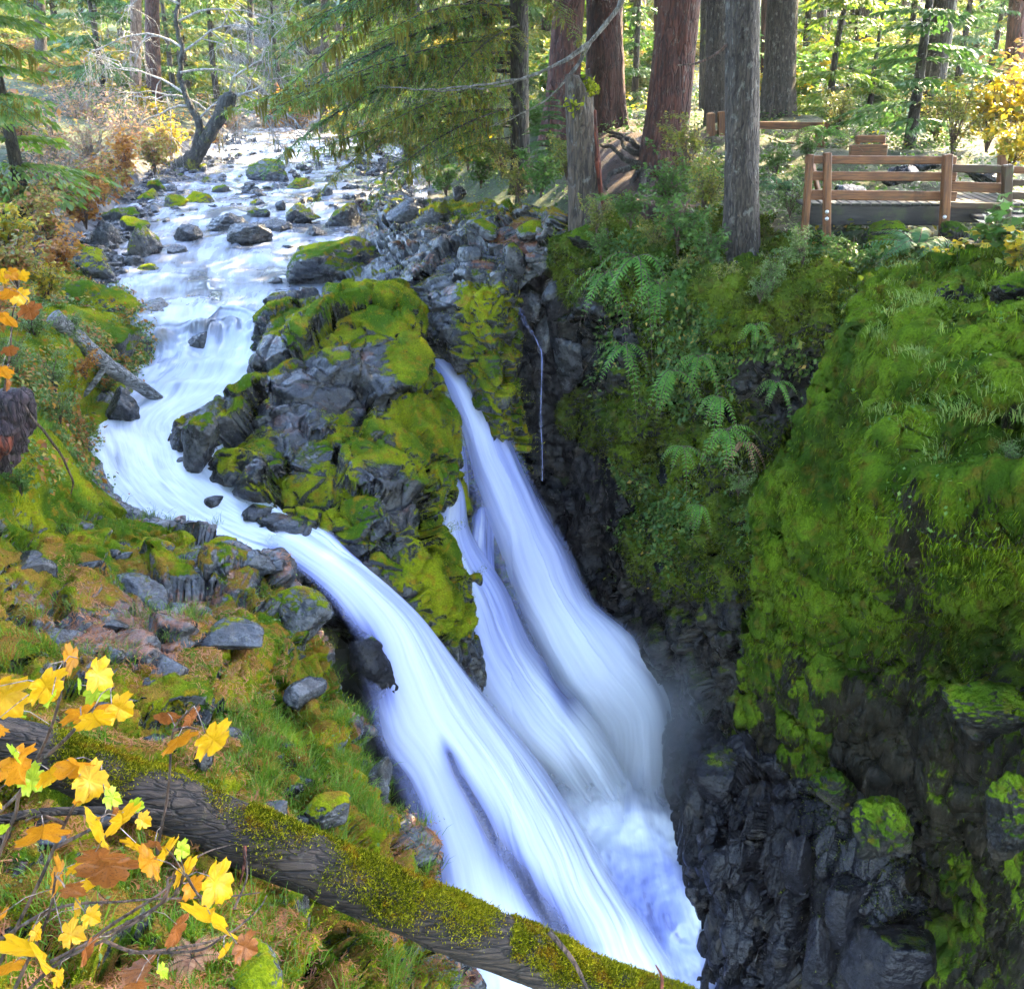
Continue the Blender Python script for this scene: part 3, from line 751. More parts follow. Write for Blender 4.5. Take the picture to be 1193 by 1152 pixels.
# thin strands beside the far fall and the spout between the two
FS = [(555, 590, 14.9, 574, 590, 15.0), (546, 605, 14.7, 580, 605, 14.9), (542, 650, 14.5, 580, 640, 14.8), (552, 700, 14.3, 586, 700, 14.6), (568, 770, 14.0, 608, 765, 14.3), (620, 850, 13.7, 665, 840, 14)]
fall('water_strand', FS, [.05, .15, .15, .1], seed=109, foam=.5, edge_k=.85, mat=M_THIN, nu=50, nv=160, amp=.05, ew=.3)
FS = [(517, 470, 15.4, 532, 468, 15.5), (517, 500, 15.2, 540, 498, 15.3), (524, 540, 15.1, 548, 540, 15.2), (528, 590, 15.0, 550, 590, 15.1)]
fall('water_strand', FS, [.05, .08, .08], seed=113, foam=.42, edge_k=.7, mat=M_THIN, nu=40, nv=120, amp=.04, ew=.3)
FS = [(594, 348, 16.3, 606, 348, 16.4), (606, 372, 16.4, 616, 372, 16.4), (622, 400, 16.5, 632, 400, 16.5), (628, 420, 16.5, 635, 420, 16.5), (627, 480, 16.3, 633, 480, 16.3), (629, 520, 16.2, 634, 520, 16.2), (630, 560, 16.1, 634, 560, 16.1)]
fall('water_strand', FS, [.02, .03, .03], seed=117, foam=.5, edge_k=.55, mat=M_THIN, nu=16, nv=160, amp=.02, ew=.5)
# side stream sliding over the shelf to the far fall
SS = [(395, 338, 18.6, 445, 325, 18.9), (420, 352, 17.7, 462, 345, 17.9), (462, 378, 17.0, 492, 372, 17.1), (484, 402, 16.6, 510, 398, 16.8), (496, 420, 16.4, 528, 416, 16.7), (505, 440, 15.9, 542, 440, 16.2)]
fall('side_stream', SS, [.1, .14, .14, .12], seed=121, foam=.42, edge_k=1., mat=M_THIN, nu=50, nv=160, amp=.05, ew=.2)

# churning pool at the foot of the falls
PL = [[(600, 790, 14.6), (680, 800, 14.5), (750, 805, 14.6), (830, 815, 14.4)], [(590, 850, 13.7), (680, 860, 13.6), (750, 862, 13.7), (820, 868, 13.6)], [(600, 905, 12.9), (690, 910, 12.8), (750, 915, 12.8), (815, 920, 12.7)], [(620, 965, 12.2), (700, 970, 12.1), (755, 975, 12.0), (820, 980, 12.0)],
      [(650, 1030, 11.5), (715, 1035, 11.4), (765, 1038, 11.3), (830, 1040, 11.2)], [(680, 1095, 11.0), (735, 1100, 10.9), (780, 1100, 10.8), (840, 1105, 10.7)], [(700, 1170, 10.6), (750, 1175, 10.5), (800, 1175, 10.4), (860, 1180, 10.3)], [(700, 1300, 10.2), (760, 1300, 10.1), (820, 1300, 10), (880, 1300, 9.9)]]
pool = Sheet(ctrl(PL), 300, 160)
fl = flow_coords(pool.P); pq = fl.reshape(-1, 3)
d = fbm(pool.P.reshape(-1, 3) * 1.1, 4, 131) * .22 + fbm(pool.P.reshape(-1, 3) * 3.0, 2, 132) * .02
px, py = to_px(pool.P); d = d.reshape(pool.nv, pool.nu) + .12 * np.exp(-(((px - 725) / 60) ** 2 + ((py - 900) / 45) ** 2))
pool.P = pool.P + pool.N() * d[..., None]
px, py = to_px(pool.P)
sw = fl[..., :2] - 0
ang = np.arctan2(py - 1035, px - 755); rad = np.hypot((px - 755) / 1.0, (py - 1035) / .8)
flw = fl.copy(); tw = 1.9 * np.exp(-(rad / 90) ** 2)
fo = 1.05 - .8 * np.exp(-(((px - 758) / 38) ** 2 + ((py - 1040) / 50) ** 2)) - .35 * smooth(1040, 1110, py) + .30 * fbm(pool.P.reshape(-1, 3) * 1.3 + 2, 3, 133).reshape(px.shape)
tt, vv = np.meshgrid(np.linspace(0, 1, pool.nu), np.linspace(0, 1, pool.nv))
pool.at = {'flow': flw, 'foam': fo, 'edge': 1.4 * smooth(.16, .58, vv) * smooth(0, .16, tt)}
pool.mesh('pool_water', [M_POOL], 'structure')
# ================================================================== ROCKS
M_BOULDER = rock_mat('river_boulder', MOSS, -.06, dark=(.014, .014, .016), light=(.10, .10, .106), wet=.8, up=1.3)
M_BARE = rock_mat('wet_stone', MOSS, -.50, dark=(.010, .0105, .012), light=(.075, .076, .082), wet=1., up=1.1)
M_MOSSY = rock_mat('mossy_boulder', MOSS, .12, dark=(.02, .02, .02), light=(.09, .09, .09), wet=.5, up=1.1)
M_OUT = rock_mat('outcrop_rock', MOSS, -.02, dark=(.010, .010, .012), light=(.036, .037, .041), litter=.2, wet=1., up=1.0)
M_DARKMOSS = rock_mat('deep_green_boulder', MOSS_WALL, .14, dark=(.006, .006, .006), light=(.02, .02, .018), wet=.5, up=1.1, spec=.15)

def cube_sphere(n):
    a = np.linspace(-1, 1, n + 1); a = np.tan(a * math.pi / 4)
    U, V = np.meshgrid(a, a); o = np.ones_like(U)
    vs, fs, b = [], [], 0
    for ax in range(3):
        for sg in (-1, 1):
            v = [None] * 3; v[ax] = o * sg; v[(ax + 1) % 3] = U * sg; v[(ax + 2) % 3] = V
            P = norm(np.stack(v, -1).reshape(-1, 3))
            i = np.arange((n + 1) ** 2).reshape(n + 1, n + 1) + b
            fs.append(np.stack([i[:-1, :-1], i[:-1, 1:], i[1:, 1:], i[1:, :-1]], -1).reshape(-1, 4)); vs.append(P); b += len(P)
    v = np.vstack(vs); f = np.vstack(fs)
    u, inv = np.unique(np.round(v, 6), axis=0, return_inverse=True)
    return u, inv.ravel()[f]

_cs = {}
def rock_geo(size, seed, n=26, facets=11, sharp=9., rough=.06, tip=0.):
    """a boulder: the rounded meeting of a few tilted planes, roughened"""
    if n not in _cs: _cs[n] = cube_sphere(n)
    d, f = _cs[n]
    r = np.random.default_rng(seed)
    pn = norm(r.normal(size=(facets, 3)) * np.array([1, 1, .9])); off = r.uniform(.62, 1.0, facets)
    k = np.maximum(d @ pn.T, 1e-3) / off
    rad = 1 / (k ** sharp).sum(1) ** (1 / sharp)
    rad = np.minimum(rad, 1.25)
    v = d * rad[:, None]
    p = v * 1.6 + seed * 1.37
    v = v * (1 + rough * 2.2 * fbm(p, 4, seed) + rough * .8 * fbm(p * 3.3, 3, seed + 3) - rough * .5 * np.abs(fbm(p * 7, 2, seed + 5)))[:, None]
    v = v / np.abs(v).max(0) * np.asarray(size, float) / 2
    return Geo().add(v, f)

def rock(name, loc, size, mat, label, cat='rock', group=None, seed=0, n=26, rz=None, tilt=0., **k):
    g = rock_geo(size, seed, n, **k)
    o = link(name, g.mesh(name, [mat]))
    o.location = loc; o.rotation_euler = (tilt, tilt * .6, rz if rz is not None else 0)
    return tag(o, label, cat, group)

rows_py = np.array([r[0] for r in RIV]); rows_y = np.array([r[3] for r in RIV])
def river_depth(py): return float(np.interp(py, rows_py, rows_y))

BOULDERS = [  # x0, x1, top, base, material, label
 (328, 442, 278, 332, M_BOULDER, 'big pale grey boulder with moss on both flanks, where the river nears the rock shelf'),
 (142, 186, 262, 304, M_BOULDER, 'upright boulder with a bright moss cap at the thicket edge of the river'),
 (102, 143, 255, 290, M_BARE, 'dark bare boulder between the thicket and the moss capped boulder'),
 (118, 162, 238, 264, M_MOSSY, 'low round boulder all mossy, uppermost of the pair below the thicket'),
 (139, 176, 252, 274, M_MOSSY, 'flat topped mossy boulder behind the upright moss capped boulder'),
 (86, 134, 286, 332, M_BOULDER, 'grey angular boulder with one mossy shoulder under the autumn leaves'),
 (202, 238, 258, 285, M_BARE, 'dark peaked boulder standing alone in the white water'),
 (243, 293, 248, 270, M_BARE, 'wide dark hump in midstream with water sliding round it'),
 (266, 323, 260, 287, M_BARE, 'dark wedge shaped boulder in midstream, nearest the viewer of its pair'),
 (288, 344, 187, 213, M_BOULDER, 'large moss topped boulder far upstream in the middle of the channel'),
 (330, 366, 208, 224, M_MOSSY, 'small moss topped boulder just downstream of the large far one'),
 (172, 196, 210, 227, M_MOSSY, 'mossy lump against the far thicket, highest on the bank'),
 (159, 188, 221, 238, M_MOSSY, 'mossy oblong boulder below the highest mossy lump'),
 (190, 220, 228, 247, M_MOSSY, 'olive mossy boulder in the row along the far bank'),
 (217, 253, 222, 243, M_MOSSY, 'widest mossy boulder of the row along the far bank'),
 (247, 270, 216, 229, M_MOSSY, 'little moss cushion at the stream end of the mossy row'),
 (334, 376, 238, 262, M_BOULDER, 'dark boulder with a moss stain beside the small rapid'),
 (300, 340, 256, 273, M_BARE, 'flat grey slab half drowned in midstream'),
 (351, 381, 263, 281, M_BARE, 'dark block at the edge of the slack water above the big pale boulder'),
 (380, 421, 238, 266, M_BOULDER, 'dark mossy boulder under the hemlock side of the river'),
 (416, 441, 233, 248, M_BARE, 'black tilted slab close under the hemlock boughs'),
 (152, 206, 350, 369, M_BARE, 'long black slab just above the cascade'),
 (306, 329, 323, 333, M_BARE, 'small flat stone in the smooth pool above the cascade'),
 (327, 345, 285, 294, M_BARE, 'small round stone by the far flank of the big pale boulder'),
 (193, 219, 285, 299, M_BARE, 'low dark stone between the moss capped boulder and midstream'),
 (156, 184, 308, 318, M_BOULDER, 'low stone with a thin green cap in the quiet water by the bank'),
 (143, 169, 296, 312, M_BARE, 'dark block at the foot of the upright moss capped boulder'),
 (374, 389, 219, 231, M_BARE, 'small dark peaked stone in the far white water'),
 (321, 333, 234, 248, M_BARE, 'slim dark stone standing between the far rapids'),
 (289, 317, 241, 256, M_BOULDER, 'grey green boulder behind the wide dark hump'),
 (372, 398, 330, 356, M_MOSSY, 'small mossy knob where the side stream leaves the river'),
 (72, 160, 330, 398, M_MOSSY, 'great mossy boulder on the bank beside the cascade'),
 (90, 168, 376, 432, M_MOSSY, 'mossy boulder with a dark wet foot, below the great mossy one'),
 (122, 166, 450, 492, M_BARE, 'black glossy rock at the water edge under the driftwood log'),
 (280, 330, 374, 414, M_BARE, 'dark rock in the cascade with white water pouring round it'),
 (210, 262, 368, 408, M_BARE, 'dark rock showing through the white water of the cascade'),
 (206, 256, 470, 552, M_BOULDER, 'dark rounded boulder leaning on the big outcrop in the white channel'),
 (225, 244, 655, 680, M_BARE, 'small black rock poking through the white water of the near channel'),
 (318, 358, 645, 690, M_BARE, 'black wet rock at the lip of the near fall'),
]
for k, (x0, x1, y0, y1, m, lab) in enumerate(BOULDERS):
    cx = (x0 + x1) / 2
    y = river_depth(y1 - 3)
    s = mpp(cx, y1, y)
    wd = (x1 - x0) * s; ht = (y1 - y0) * s
    loc = at(cx, y1 - .42 * (y1 - y0), y + wd * .18)
    if 'cascade with' in lab or 'white water of the cascade' in lab: loc = loc - np.array([0, -.1, .32])
    rock('boulder', loc, (wd * 1.05, wd * .85, ht * 1.25), m, lab, 'boulder', 'boulders in and beside the river', seed=200 + k, n=44 if wd > .8 else 26, rz=0, sharp=18 if m is M_BARE else 12, rough=.085)

# loose stones along both banks upstream (alike; past telling apart)
_st = [rock_geo((1, .8, .7), 300 + k, 8, facets=9, sharp=10).mesh('stone', [M_BARE if k % 5 else M_BOULDER]) for k in range(7)]
r = np.random.default_rng(31)
cnt = 0
for k in range(900):
    py = r.uniform(172, 330); y = river_depth(py)
    l = np.interp(py, rows_py, [a[1] for a in RIV]); rgt = np.interp(py, rows_py, [a[2] for a in RIV])
    side = r.random()
    if k > 500: py = r.uniform(165, 250); y = river_depth(py); l = np.interp(py, rows_py, [a[1] for a in RIV]); rgt = np.interp(py, rows_py, [a[2] for a in RIV])
    if py < 258 and k % 3 == 0: side = .8
    if side < .40: px = l + abs(r.normal(0, 26)) - 12
    elif side < .72: px = rgt - abs(r.normal(0, 26)) + 12
    else: px = r.uniform(l, rgt)
    if side > .72 and py > 262: continue
    if any(x0 - 6 < px < x1 + 6 and y0 - 3 < py < y1 + 5 for x0, x1, y0, y1, *_ in BOULDERS): continue
    s = r.uniform(.16, .55) * (1 if side < .72 else .8)
    o = link('stone', _st[k % 7]); o.location = at(px, py, y) + np.array([0, 0, -.02 + s * .1]); o.scale = (s, s * r.uniform(.7, 1.1), s * r.uniform(.5, .9)); o.rotation_euler = (r.normal(0, .2), r.normal(0, .2), r.uniform(0, 6.28))
    tag(o, 'small dark wet stone strewn among the larger boulders of the upstream river', 'stone', 'loose stones along the river')
    cnt += 1
    if cnt >= 260: break

# smaller gravel of the banks
r = np.random.default_rng(33); g = Geo(); _gd, _gf = cube_sphere(3)
for k in range(1500):
    py = r.uniform(160, 335); y = river_depth(py)
    l = np.interp(py, rows_py, [a[1] for a in RIV]); rgt = np.interp(py, rows_py, [a[2] for a in RIV])
    px = l + abs(r.normal(0, 22)) - 16 if k % 2 else rgt - abs(r.normal(0, 26)) + 16
    if k % 7 == 0: px = r.uniform(l, rgt)
    if k % 7 == 0 and py > 250: continue
    s_ = r.uniform(.06, .17); v = _gd * (1 + .25 * r.normal(size=(len(_gd), 1))) * s_ * np.array([1, r.uniform(.7, 1.1), r.uniform(.4, .8)])
    g.add(v + at(px, py, y) + np.array([0, 0, .02]), _gf)
struct(link('river_gravel', g.mesh('river_gravel', [M_BARE], False)), 'stuff')
# dark stones half sunk in the mossy ledge
r = np.random.default_rng(35); _lm = [rock_geo((1, .8, .6), 340 + k, 16, facets=8, sharp=16, rough=.07).mesh('ledge_stone', [M_BARE]) for k in range(6)]
P, N = left_bank.sample(34, lambda P, N: smooth(600, 650, to_px(P)[1]) * smooth(1010, 950, to_px(P)[1]) * (to_px(P)[0] > -20) * smooth(.3, .7, N[:, 2]) / np.maximum(P[:, 1], 3), r)
for k in range(len(P)):
    o = link('ledge_stone', _lm[k % 6]); s_ = r.uniform(.10, .36); o.location = P[k] + np.array([0, 0, .04 * s_]); o.scale = (s_ * 1.2, s_, s_ * r.uniform(.6, 1)); o.rotation_euler = (r.normal(0, .25), r.normal(0, .25), r.uniform(-.6, .6))
    tag(o, 'small blue grey stone half sunk in the moss and red needles of the near ledge', 'stone', 'small stones of the mossy ledge')

# ---- the rock that parts the river
CRS = [
 [(318, 352, 17.6), (345, 348, 17.4), (385, 345, 17.2), (430, 342, 17), (468, 345, 16.9), (495, 355, 17.2)],
 [(308, 400, 15.3), (338, 388, 15.2), (385, 366, 15.5), (438, 354, 15.6), (474, 358, 15.6), (492, 385, 16.4)],
 [(290, 450, 14.4), (322, 432, 14.3), (388, 405, 14.6), (440, 396, 14.9), (490, 412, 15.1), (508, 435, 15.9)],
 [(205, 505, 13.5), (235, 482, 13.4), (322, 448, 13.6), (420, 455, 13.9), (508, 455, 14.6), (526, 475, 15.4)],
 [(205, 560, 12.7), (238, 545, 12.5), (330, 492, 12.9), (440, 500, 13.3), (516, 505, 14.1), (530, 525, 15)],
 [(230, 590, 12.1), (262, 572, 12.0), (350, 542, 12.2), (450, 545, 12.6), (508, 555, 13.1), (524, 580, 14.2)],
 [(292, 632, 11.5), (330, 612, 11.4), (390, 585, 11.7), (450, 580, 11.9), (498, 578, 12.3), (522, 615, 13.4)],
 [(372, 668, 11.2), (412, 648, 11.15), (440, 622, 11.4), (472, 618, 11.5), (514, 640, 11.9), (542, 670, 13)],
 [(428, 708, 11.05), (448, 694, 11.05), (470, 690, 11.1), (500, 700, 11.2), (532, 715, 11.6), (556, 735, 12.6)],
 [(478, 768, 10.95), (498, 758, 10.95), (516, 756, 11), (536, 770, 11.1), (556, 792, 11.4), (572, 805, 12.3)],
 [(520, 840, 10.85), (532, 842, 10.9), (542, 846, 10.95), (553, 852, 11), (564, 862, 11.2), (578, 865, 12)],
 [(530, 1000, 10.9), (540, 1000, 11), (550, 1000, 11.1), (560, 1000, 11.2), (572, 1000, 11.4), (585, 1000, 12)]]
c = ctrl(CRS); w = c[:, :1] + np.array([-.1, .35, -.9]); e = c[:, -1:] + np.array([.05, 1.1, -.6])
outcrop = Sheet(np.concatenate([w, c, e], 1), 560, 360)
outcrop.disp(lambda P, N: fbm(P * .8, 3, 141) * .24 + blocks(P, (1.3, 1.2, .9), 143, amp=.16, tilt=.24, crack=.10, cw=.05))
outcrop.disp(lambda P, N: blocks(P, (.55, .5, .3), 145, amp=.03, tilt=.2, crack=.03, cw=.06) + fbm(P * 5, 4, 146) * .026 + np.abs(fbm(P * 12, 2, 147)) * .006)
px, py = to_px(outcrop.P)
base = .03 + .55 * np.exp(-(((px - 440) / 45) ** 2 + ((py - 362) / 20) ** 2)) + .45 * smooth(440, 490, px - (py - 400) * .1) - .35 * np.exp(-(((px - 280) / 60) ** 2 + ((py - 500) / 45) ** 2)) - .4 * np.exp(-(((px - 395) / 40) ** 2 + ((py - 440) / 14) ** 2)) - .45 * smooth(30, 0, py - np.interp(px, [230, 330, 410, 450, 500], [535, 605, 645, 690, 750])) * 0 - .5 * smooth(-30, 0, py - np.interp(px, [205, 262, 330, 410, 450, 500], [545, 572, 612, 648, 694, 758])) + .3 * np.exp(-(((px - 345) / 50) ** 2 + ((py - 575) / 18) ** 2)) - .3 * np.exp(-(((px - 470) / 30) ** 2 + ((py - 600) / 25) ** 2))
of, out_mask = moss_field(outcrop.P.reshape(-1, 3), outcrop.N().reshape(-1, 3), base.ravel(), 149, up=1.0, bias=0, amp=.7, sc=1.3)
outcrop.at = {'moss': of.reshape(px.shape), 'litter': 0 * px}
tag(outcrop.mesh('rock_outcrop', [M_OUT]), 'great mossy rock outcrop that parts the river into separate falls', 'rock')

# dark wet rib splitting the near fall, and the black ledge at its lip
g = Geo()
def rib(pts, rad, name, label, seed):
    pts = np.array([at(*p) for p in pts]); k = 60
    B = basis(k, len(pts)); P = B @ pts; rd = B @ np.array(rad)
    g = Geo().tube(P, rd, 28)
    v = g.v[0]; n = fbm(v * 2, 4, seed)
    ctr = np.repeat(P, 28, 0); ctr = np.vstack([ctr, P[:1], P[-1:]])
    g.v[0] = ctr + (v - ctr) * (1 + .5 * n + .12 * blocks(v, (.4, .4, .6), seed + 1, amp=1, tilt=1, crack=.6))[:, None]
    return tag(link(name, g.mesh(name, [M_COL])), label, 'rock')
rib([(508, 845, 10.35), (530, 890, 10.15), (560, 950, 10.1), (592, 1005, 10.05), (628, 1050, 10.0), (664, 1100, 9.95), (700, 1160, 9.9)], [.08, .16, .24, .30, .30, .3, .3], 'rock_rib', 'dark slanting rib of wet rock splitting the near fall in two', 151)
rib([(418, 745, 10.0), (428, 765, 9.9), (440, 790, 9.85), (452, 820, 9.9), (462, 850, 10.0)], [.12, .2, .22, .2, .1], 'rock_ledge', 'black ledge at the lip of the near fall with thin water over it', 153)

# rocks of the right side
RR = [  # px, py (centre), y, w px, h px, mat, label, facets
 (1150, 822, 7.45, 125, 105, M_DARKMOSS, 'large round moss cushioned boulder bulging from the gorge wall'),
 (968, 918, 9.75, 62, 62, M_DARKMOSS, 'bright green moss topped block on the dark jointed rock'),
 (1030, 965, 8.9, 80, 90, M_DARKMOSS, 'mossy slumped block beside the bright green topped one'),
 (1182, 960, 6.9, 70, 130, M_DARKMOSS, 'mossy bulge low on the gorge wall at the picture edge'),
 (1120, 352, 9.7, 62, 50, M_DARKMOSS, 'rounded moss knob on top of the hanging moss wall'),
 (1182, 338, 9.0, 52, 40, M_DARKMOSS, 'moss covered rock at the picture edge above the moss wall'),
 (1035, 278, 13.4, 64, 56, M_DARKMOSS, 'round mossy rock under the railed boardwalk'),
 (1113, 272, 13.4, 44, 40, M_DARKMOSS, 'brown mossy rock under the boardwalk beyond the sword fern'),
 (600, 308, 16.75, 28, 46, M_BOULDER, 'upright pale boulder with a mossy base on the needle strewn shelf'),
 (568, 270, 17.4, 40, 26, M_BOULDER, 'pale flat rock above the needle strewn shelf'),
 (622, 272, 17.0, 52, 26, M_BOULDER, 'long grey rock under the huckleberry leaves by the snag'),
 (546, 300, 17.0, 34, 34, M_BARE, 'brown grey rock among the red needles of the shelf'),
 (533, 228, 20.5, 22, 20, M_BARE, 'small dark rock on the needle slope below the hemlock'),
 (655, 372, 16.6, 40, 90, M_COL, 'black glossy rock in the cleft behind the thin trickle'),
 (930, 1000, 9.7, 46, 90, M_COL, 'tall black column of jointed rock with a wet shining edge'),
 (990, 1055, 9.0, 70, 90, M_COL, 'squat dark block in front of the jointed columns'),
 (1040, 1120, 8.3, 110, 100, M_COL, 'broad dark block with a mossy crest at the gorge foot'),
 (952, 1118, 9.0, 50, 100, M_COL, 'black wet column of rock next to the broad block'),
 (835, 905, 11.2, 60, 54, M_COL, 'low black rock at the edge of the churning pool'),
 (866, 312, 13.75, 86, 40, M_DARKMOSS, 'mossy mound round the foot of the tall straight grey trunk'),
 (690, 276, 15.9, 60, 34, M_DARKMOSS, 'mossy mound round the foot of the broken snag'),
 (616, 352, 16.9, 44, 40, M_BARE, 'wet black rock at the top of the thin trickle'),
 (650, 335, 16.6, 40, 44, M_BARE, 'shining black rock beside the top of the trickle'),
 (668, 425, 16.3, 50, 70, M_BARE, 'wet grey slab of rock on the wall beside the trickle'),
 (640, 385, 16.9, 36, 50, M_BARE, 'black rock under the shining one beside the trickle'),
 (480, 245, 22, 60, 26, M_BARE, 'grey layered rock at the waterside under the hemlock'),
 (510, 262, 20, 54, 26, M_BARE, 'wet grey rock above the shelf, next to the layered one'),
]
for k, (a, b_, y, wd, ht, m, lab) in enumerate(RR):
    s = mpp(a, b_, y)
    col = m is M_COL
    rock('rock', at(a, b_, y + wd * s * .25), (wd * s, wd * s * .9, ht * s * (1.35 if col else 1.1)), m, lab, 'rock', seed=400 + k, n=44 if wd > 60 else 28, sharp=14 if col else 5, rough=.14 if m is M_DARKMOSS else .05, facets=9 if col else 16)

# ledge slabs on the near bank
M_SLAB = rock_mat('wet_grey_slab', MOSS, -.30, dark=(.02, .021, .025), light=(.11, .113, .125), wet=1.)
SL = [(215, 715, 8.45, 66, 34, 'narrow dark slab standing on edge amid the mossy ledge'), (128, 672, 9.3, 60, 34, 'grey rock with a mossy back behind the mossy ledge'),
      (178, 640, 9.75, 70, 36, 'mossy rounded rock between the ledge and the white channel'), (262, 640, 10.2, 60, 32, 'mossy rock closest to the white channel on the ledge'),
      (350, 700, 9.2, 90, 70, 'big mossy shoulder of rock above the near fall'), (95, 620, 9.9, 70, 40, 'dark rock with a bright moss crest below the mossy bank'),
      (320, 940, 5.75, 40, 30, 'pale wet stone beside the fallen mossy log'), (385, 942, 6.0, 60, 44, 'dark angular stone above the fallen mossy log'),
      (168, 868, 5.95, 26, 20, 'small blue grey stone behind the fallen mossy log'), (235, 880, 5.75, 30, 26, 'blue grey stone behind the dead brown maple leaves'),
      (330, 1085, 4.75, 110, 90, 'dark mossy boulder under the fallen log'), (290, 1135, 3.75, 100, 60, 'low mossy stone below the yellow maple sapling')]
for k, (a, b_, y, wd, ht, lab) in enumerate(SL):
    s = mpp(a, b_, y)
    rock('rock', at(a, b_, y + wd * s * .1) - np.array([0, 0, ht * s * .15]), (wd * s, wd * s * .8, ht * s * 1.1), M_BANK if k not in (6, 8, 9, 0) else M_BARE, lab, 'rock', seed=450 + k, n=36, sharp=11, rough=.05, rz=k * .5, tilt=.12)

for k, (a, b_, y, wd, ht, lab) in enumerate(((150, 690, 8.75, 110, 30, 'long pale grey slab shining wet in the middle of the mossy ledge'), (118, 700, 8.4, 70, 26, 'pale wet slab at the low end of the long grey slab'),
        (60, 748, 7.3, 90, 34, 'grey slab above the log end with red needles round it'), (265, 740, 8.0, 84, 34, 'wet grey rock with a moss skirt near the lip of the near fall'), (300, 655, 9.8, 56, 34, 'cracked grey rock on the water side of the ledge'),
        (235, 665, 9.5, 80, 40, 'low dark rock with moss creeping over its top on the ledge'), (30, 665, 8.4, 70, 40, 'mossy grey rock below the bank at the picture edge'), (355, 800, 7.9, 60, 40, 'grey rock under the mossy shoulder above the gorge'),
        (20, 800, 6.3, 70, 26, 'flat grey stone behind the tall yellow sapling'), (190, 780, 7.2, 80, 24, 'flat bluish stone slab sunk in needles behind the log'), (440, 905, 7.3, 44, 60, 'dark wet rock on the gorge brink in the grass'))):
    s = mpp(a, b_, y)
    rock('rock', at(a, b_, y + wd * s * .1) - np.array([0, 0, ht * s * .12]), (wd * s, wd * s * .7, ht * s * 1.15), M_SLAB, lab, 'rock', seed=520 + k, n=36, sharp=20, rough=.055, facets=8, rz=-.5 + k * .2, tilt=.10)

# ================================================================== DEAD WOOD
LOGX = (.16, 1, 1)
M_LOG = bark_mat('fallen_log_bark', (.010, .006, .004), (.065, .042, .028), (.14, .11, .09), .2, zs=LOGX, k=1.6, mossup=.35, moss=-.30, pal=((.07, .085, .006), (.19, .17, .008), (.24, .11, .012)))
M_DRIFT = bark_mat('driftwood', (.10, .095, .088), (.30, .29, .28), (.4, .4, .4), .3, zs=LOGX)
M_TWIG = bark_mat('twig_bark', (.035, .020, .014), (.13, .075, .05), lich=.2)
M_GREYTWIG = bark_mat('grey_twig_bark', (.07, .065, .055), (.24, .22, .19), lich=.5, moss=-.1)
M_REDROT = bark_mat('rotten_red_wood', (.025, .006, .004), (.20, .040, .015), lich=.0)

def limb(pts, rad, name, mat, parent=None, k=None, seg=10, wob=.0, seed=0, rough=0.):
    pts = np.array(pts, float); k = k or 8 * len(pts)
    B = basis(k, len(pts)); P = B @ pts; rd = np.maximum(B @ np.array(rad, float), .001)
    if wob: P = P + wob * np.stack([fbm(P * 2.5 + 9 * j, 2, seed + j) for j in range(3)], 1)
    g = Geo().tube(P, rd, seg)
    if rough:
        v = g.v[0]; ctr = np.vstack([np.repeat(P, seg, 0), P[:1], P[-1:]])
        g.v[0] = ctr + (v - ctr) * (1 + rough * fbm(v * np.array([2.2, 5, 5]), 4, seed))[:, None]
    me = g.mesh(name, [mat])
    return me if parent is None else link(name, me, parent)

log = thing('fallen_log', 'mossy fallen log lying across the gorge in front of the falls', 'log', at(200, 935, 4.9))
L0 = np.array(log.location)
pts = [(-170, 790, 5.15), (0, 858, 5.03), (200, 937, 4.88), (400, 1023, 4.76), (600, 1107, 4.66), (790, 1186, 4.58), (930, 1245, 4.5)]
limb([at(*p) - L0 for p in pts], [.135, .155, .18, .18, .175, .17, .16], 'trunk', M_LOG, log, k=260, seg=64, wob=.02, seed=161, rough=.17)
for p0, p1, r0 in (((640, 1085, 4.5), (690, 1165, 4.3), .018), ((770, 1160, 4.45), (764, 1124, 4.45), .012), ((285, 985, 4.6), (278, 1035, 4.5), .012)):
    a, b_ = at(*p0) - L0, at(*p1) - L0
    limb([a, (a + b_) / 2 + np.array([.02, 0, .03]), b_], [r0, r0 * .8, r0 * .4], 'branch_stub', M_REDROT if r0 < .013 else M_TWIG, log)
br = thing('fallen_branch', 'dark dead branch with a moss tuft running under the maple leaves to the log', 'branch', at(60, 950, 4.5)); B0 = np.array(br.location)
limb([at(*p) - B0 for p in ((-40, 965, 4.3), (30, 950, 4.45), (90, 945, 4.55), (150, 942, 4.6), (200, 948, 4.62))], [.03, .028, .025, .022, .018], 'wood', M_LOG, br, wob=.02)
limb([at(*p) - B0 for p in ((-20, 985, 4.2), (30, 968, 4.4), (60, 950, 4.5))], [.03, .024, .02], 'side_branch', M_LOG, br)

dr = thing('driftwood_log', 'bleached grey driftwood log slanting from the bank into the white water', 'log', at(130, 425, 14.5)); D0 = np.array(dr.location)
limb([at(*p) - D0 for p in ((62, 368, 14.0), (90, 393, 14.2), (125, 425, 14.5), (160, 448, 14.7), (187, 466, 14.8))], [.13, .12, .115, .10, .075], 'trunk', M_DRIFT, dr, k=60, seg=20, rough=.25, seed=171)
limb([at(*p) - D0 for p in ((124, 424, 14.4), (114, 440, 14.35), (100, 458, 14.3), (92, 462, 14.3))], [.05, .045, .04, .03], 'branch', M_DRIFT, dr)
limb([at(*p) - D0 for p in ((150, 440, 14.6), (172, 450, 14.7), (188, 462, 14.75))], [.03, .025, .015], 'branch', M_DRIFT, dr)

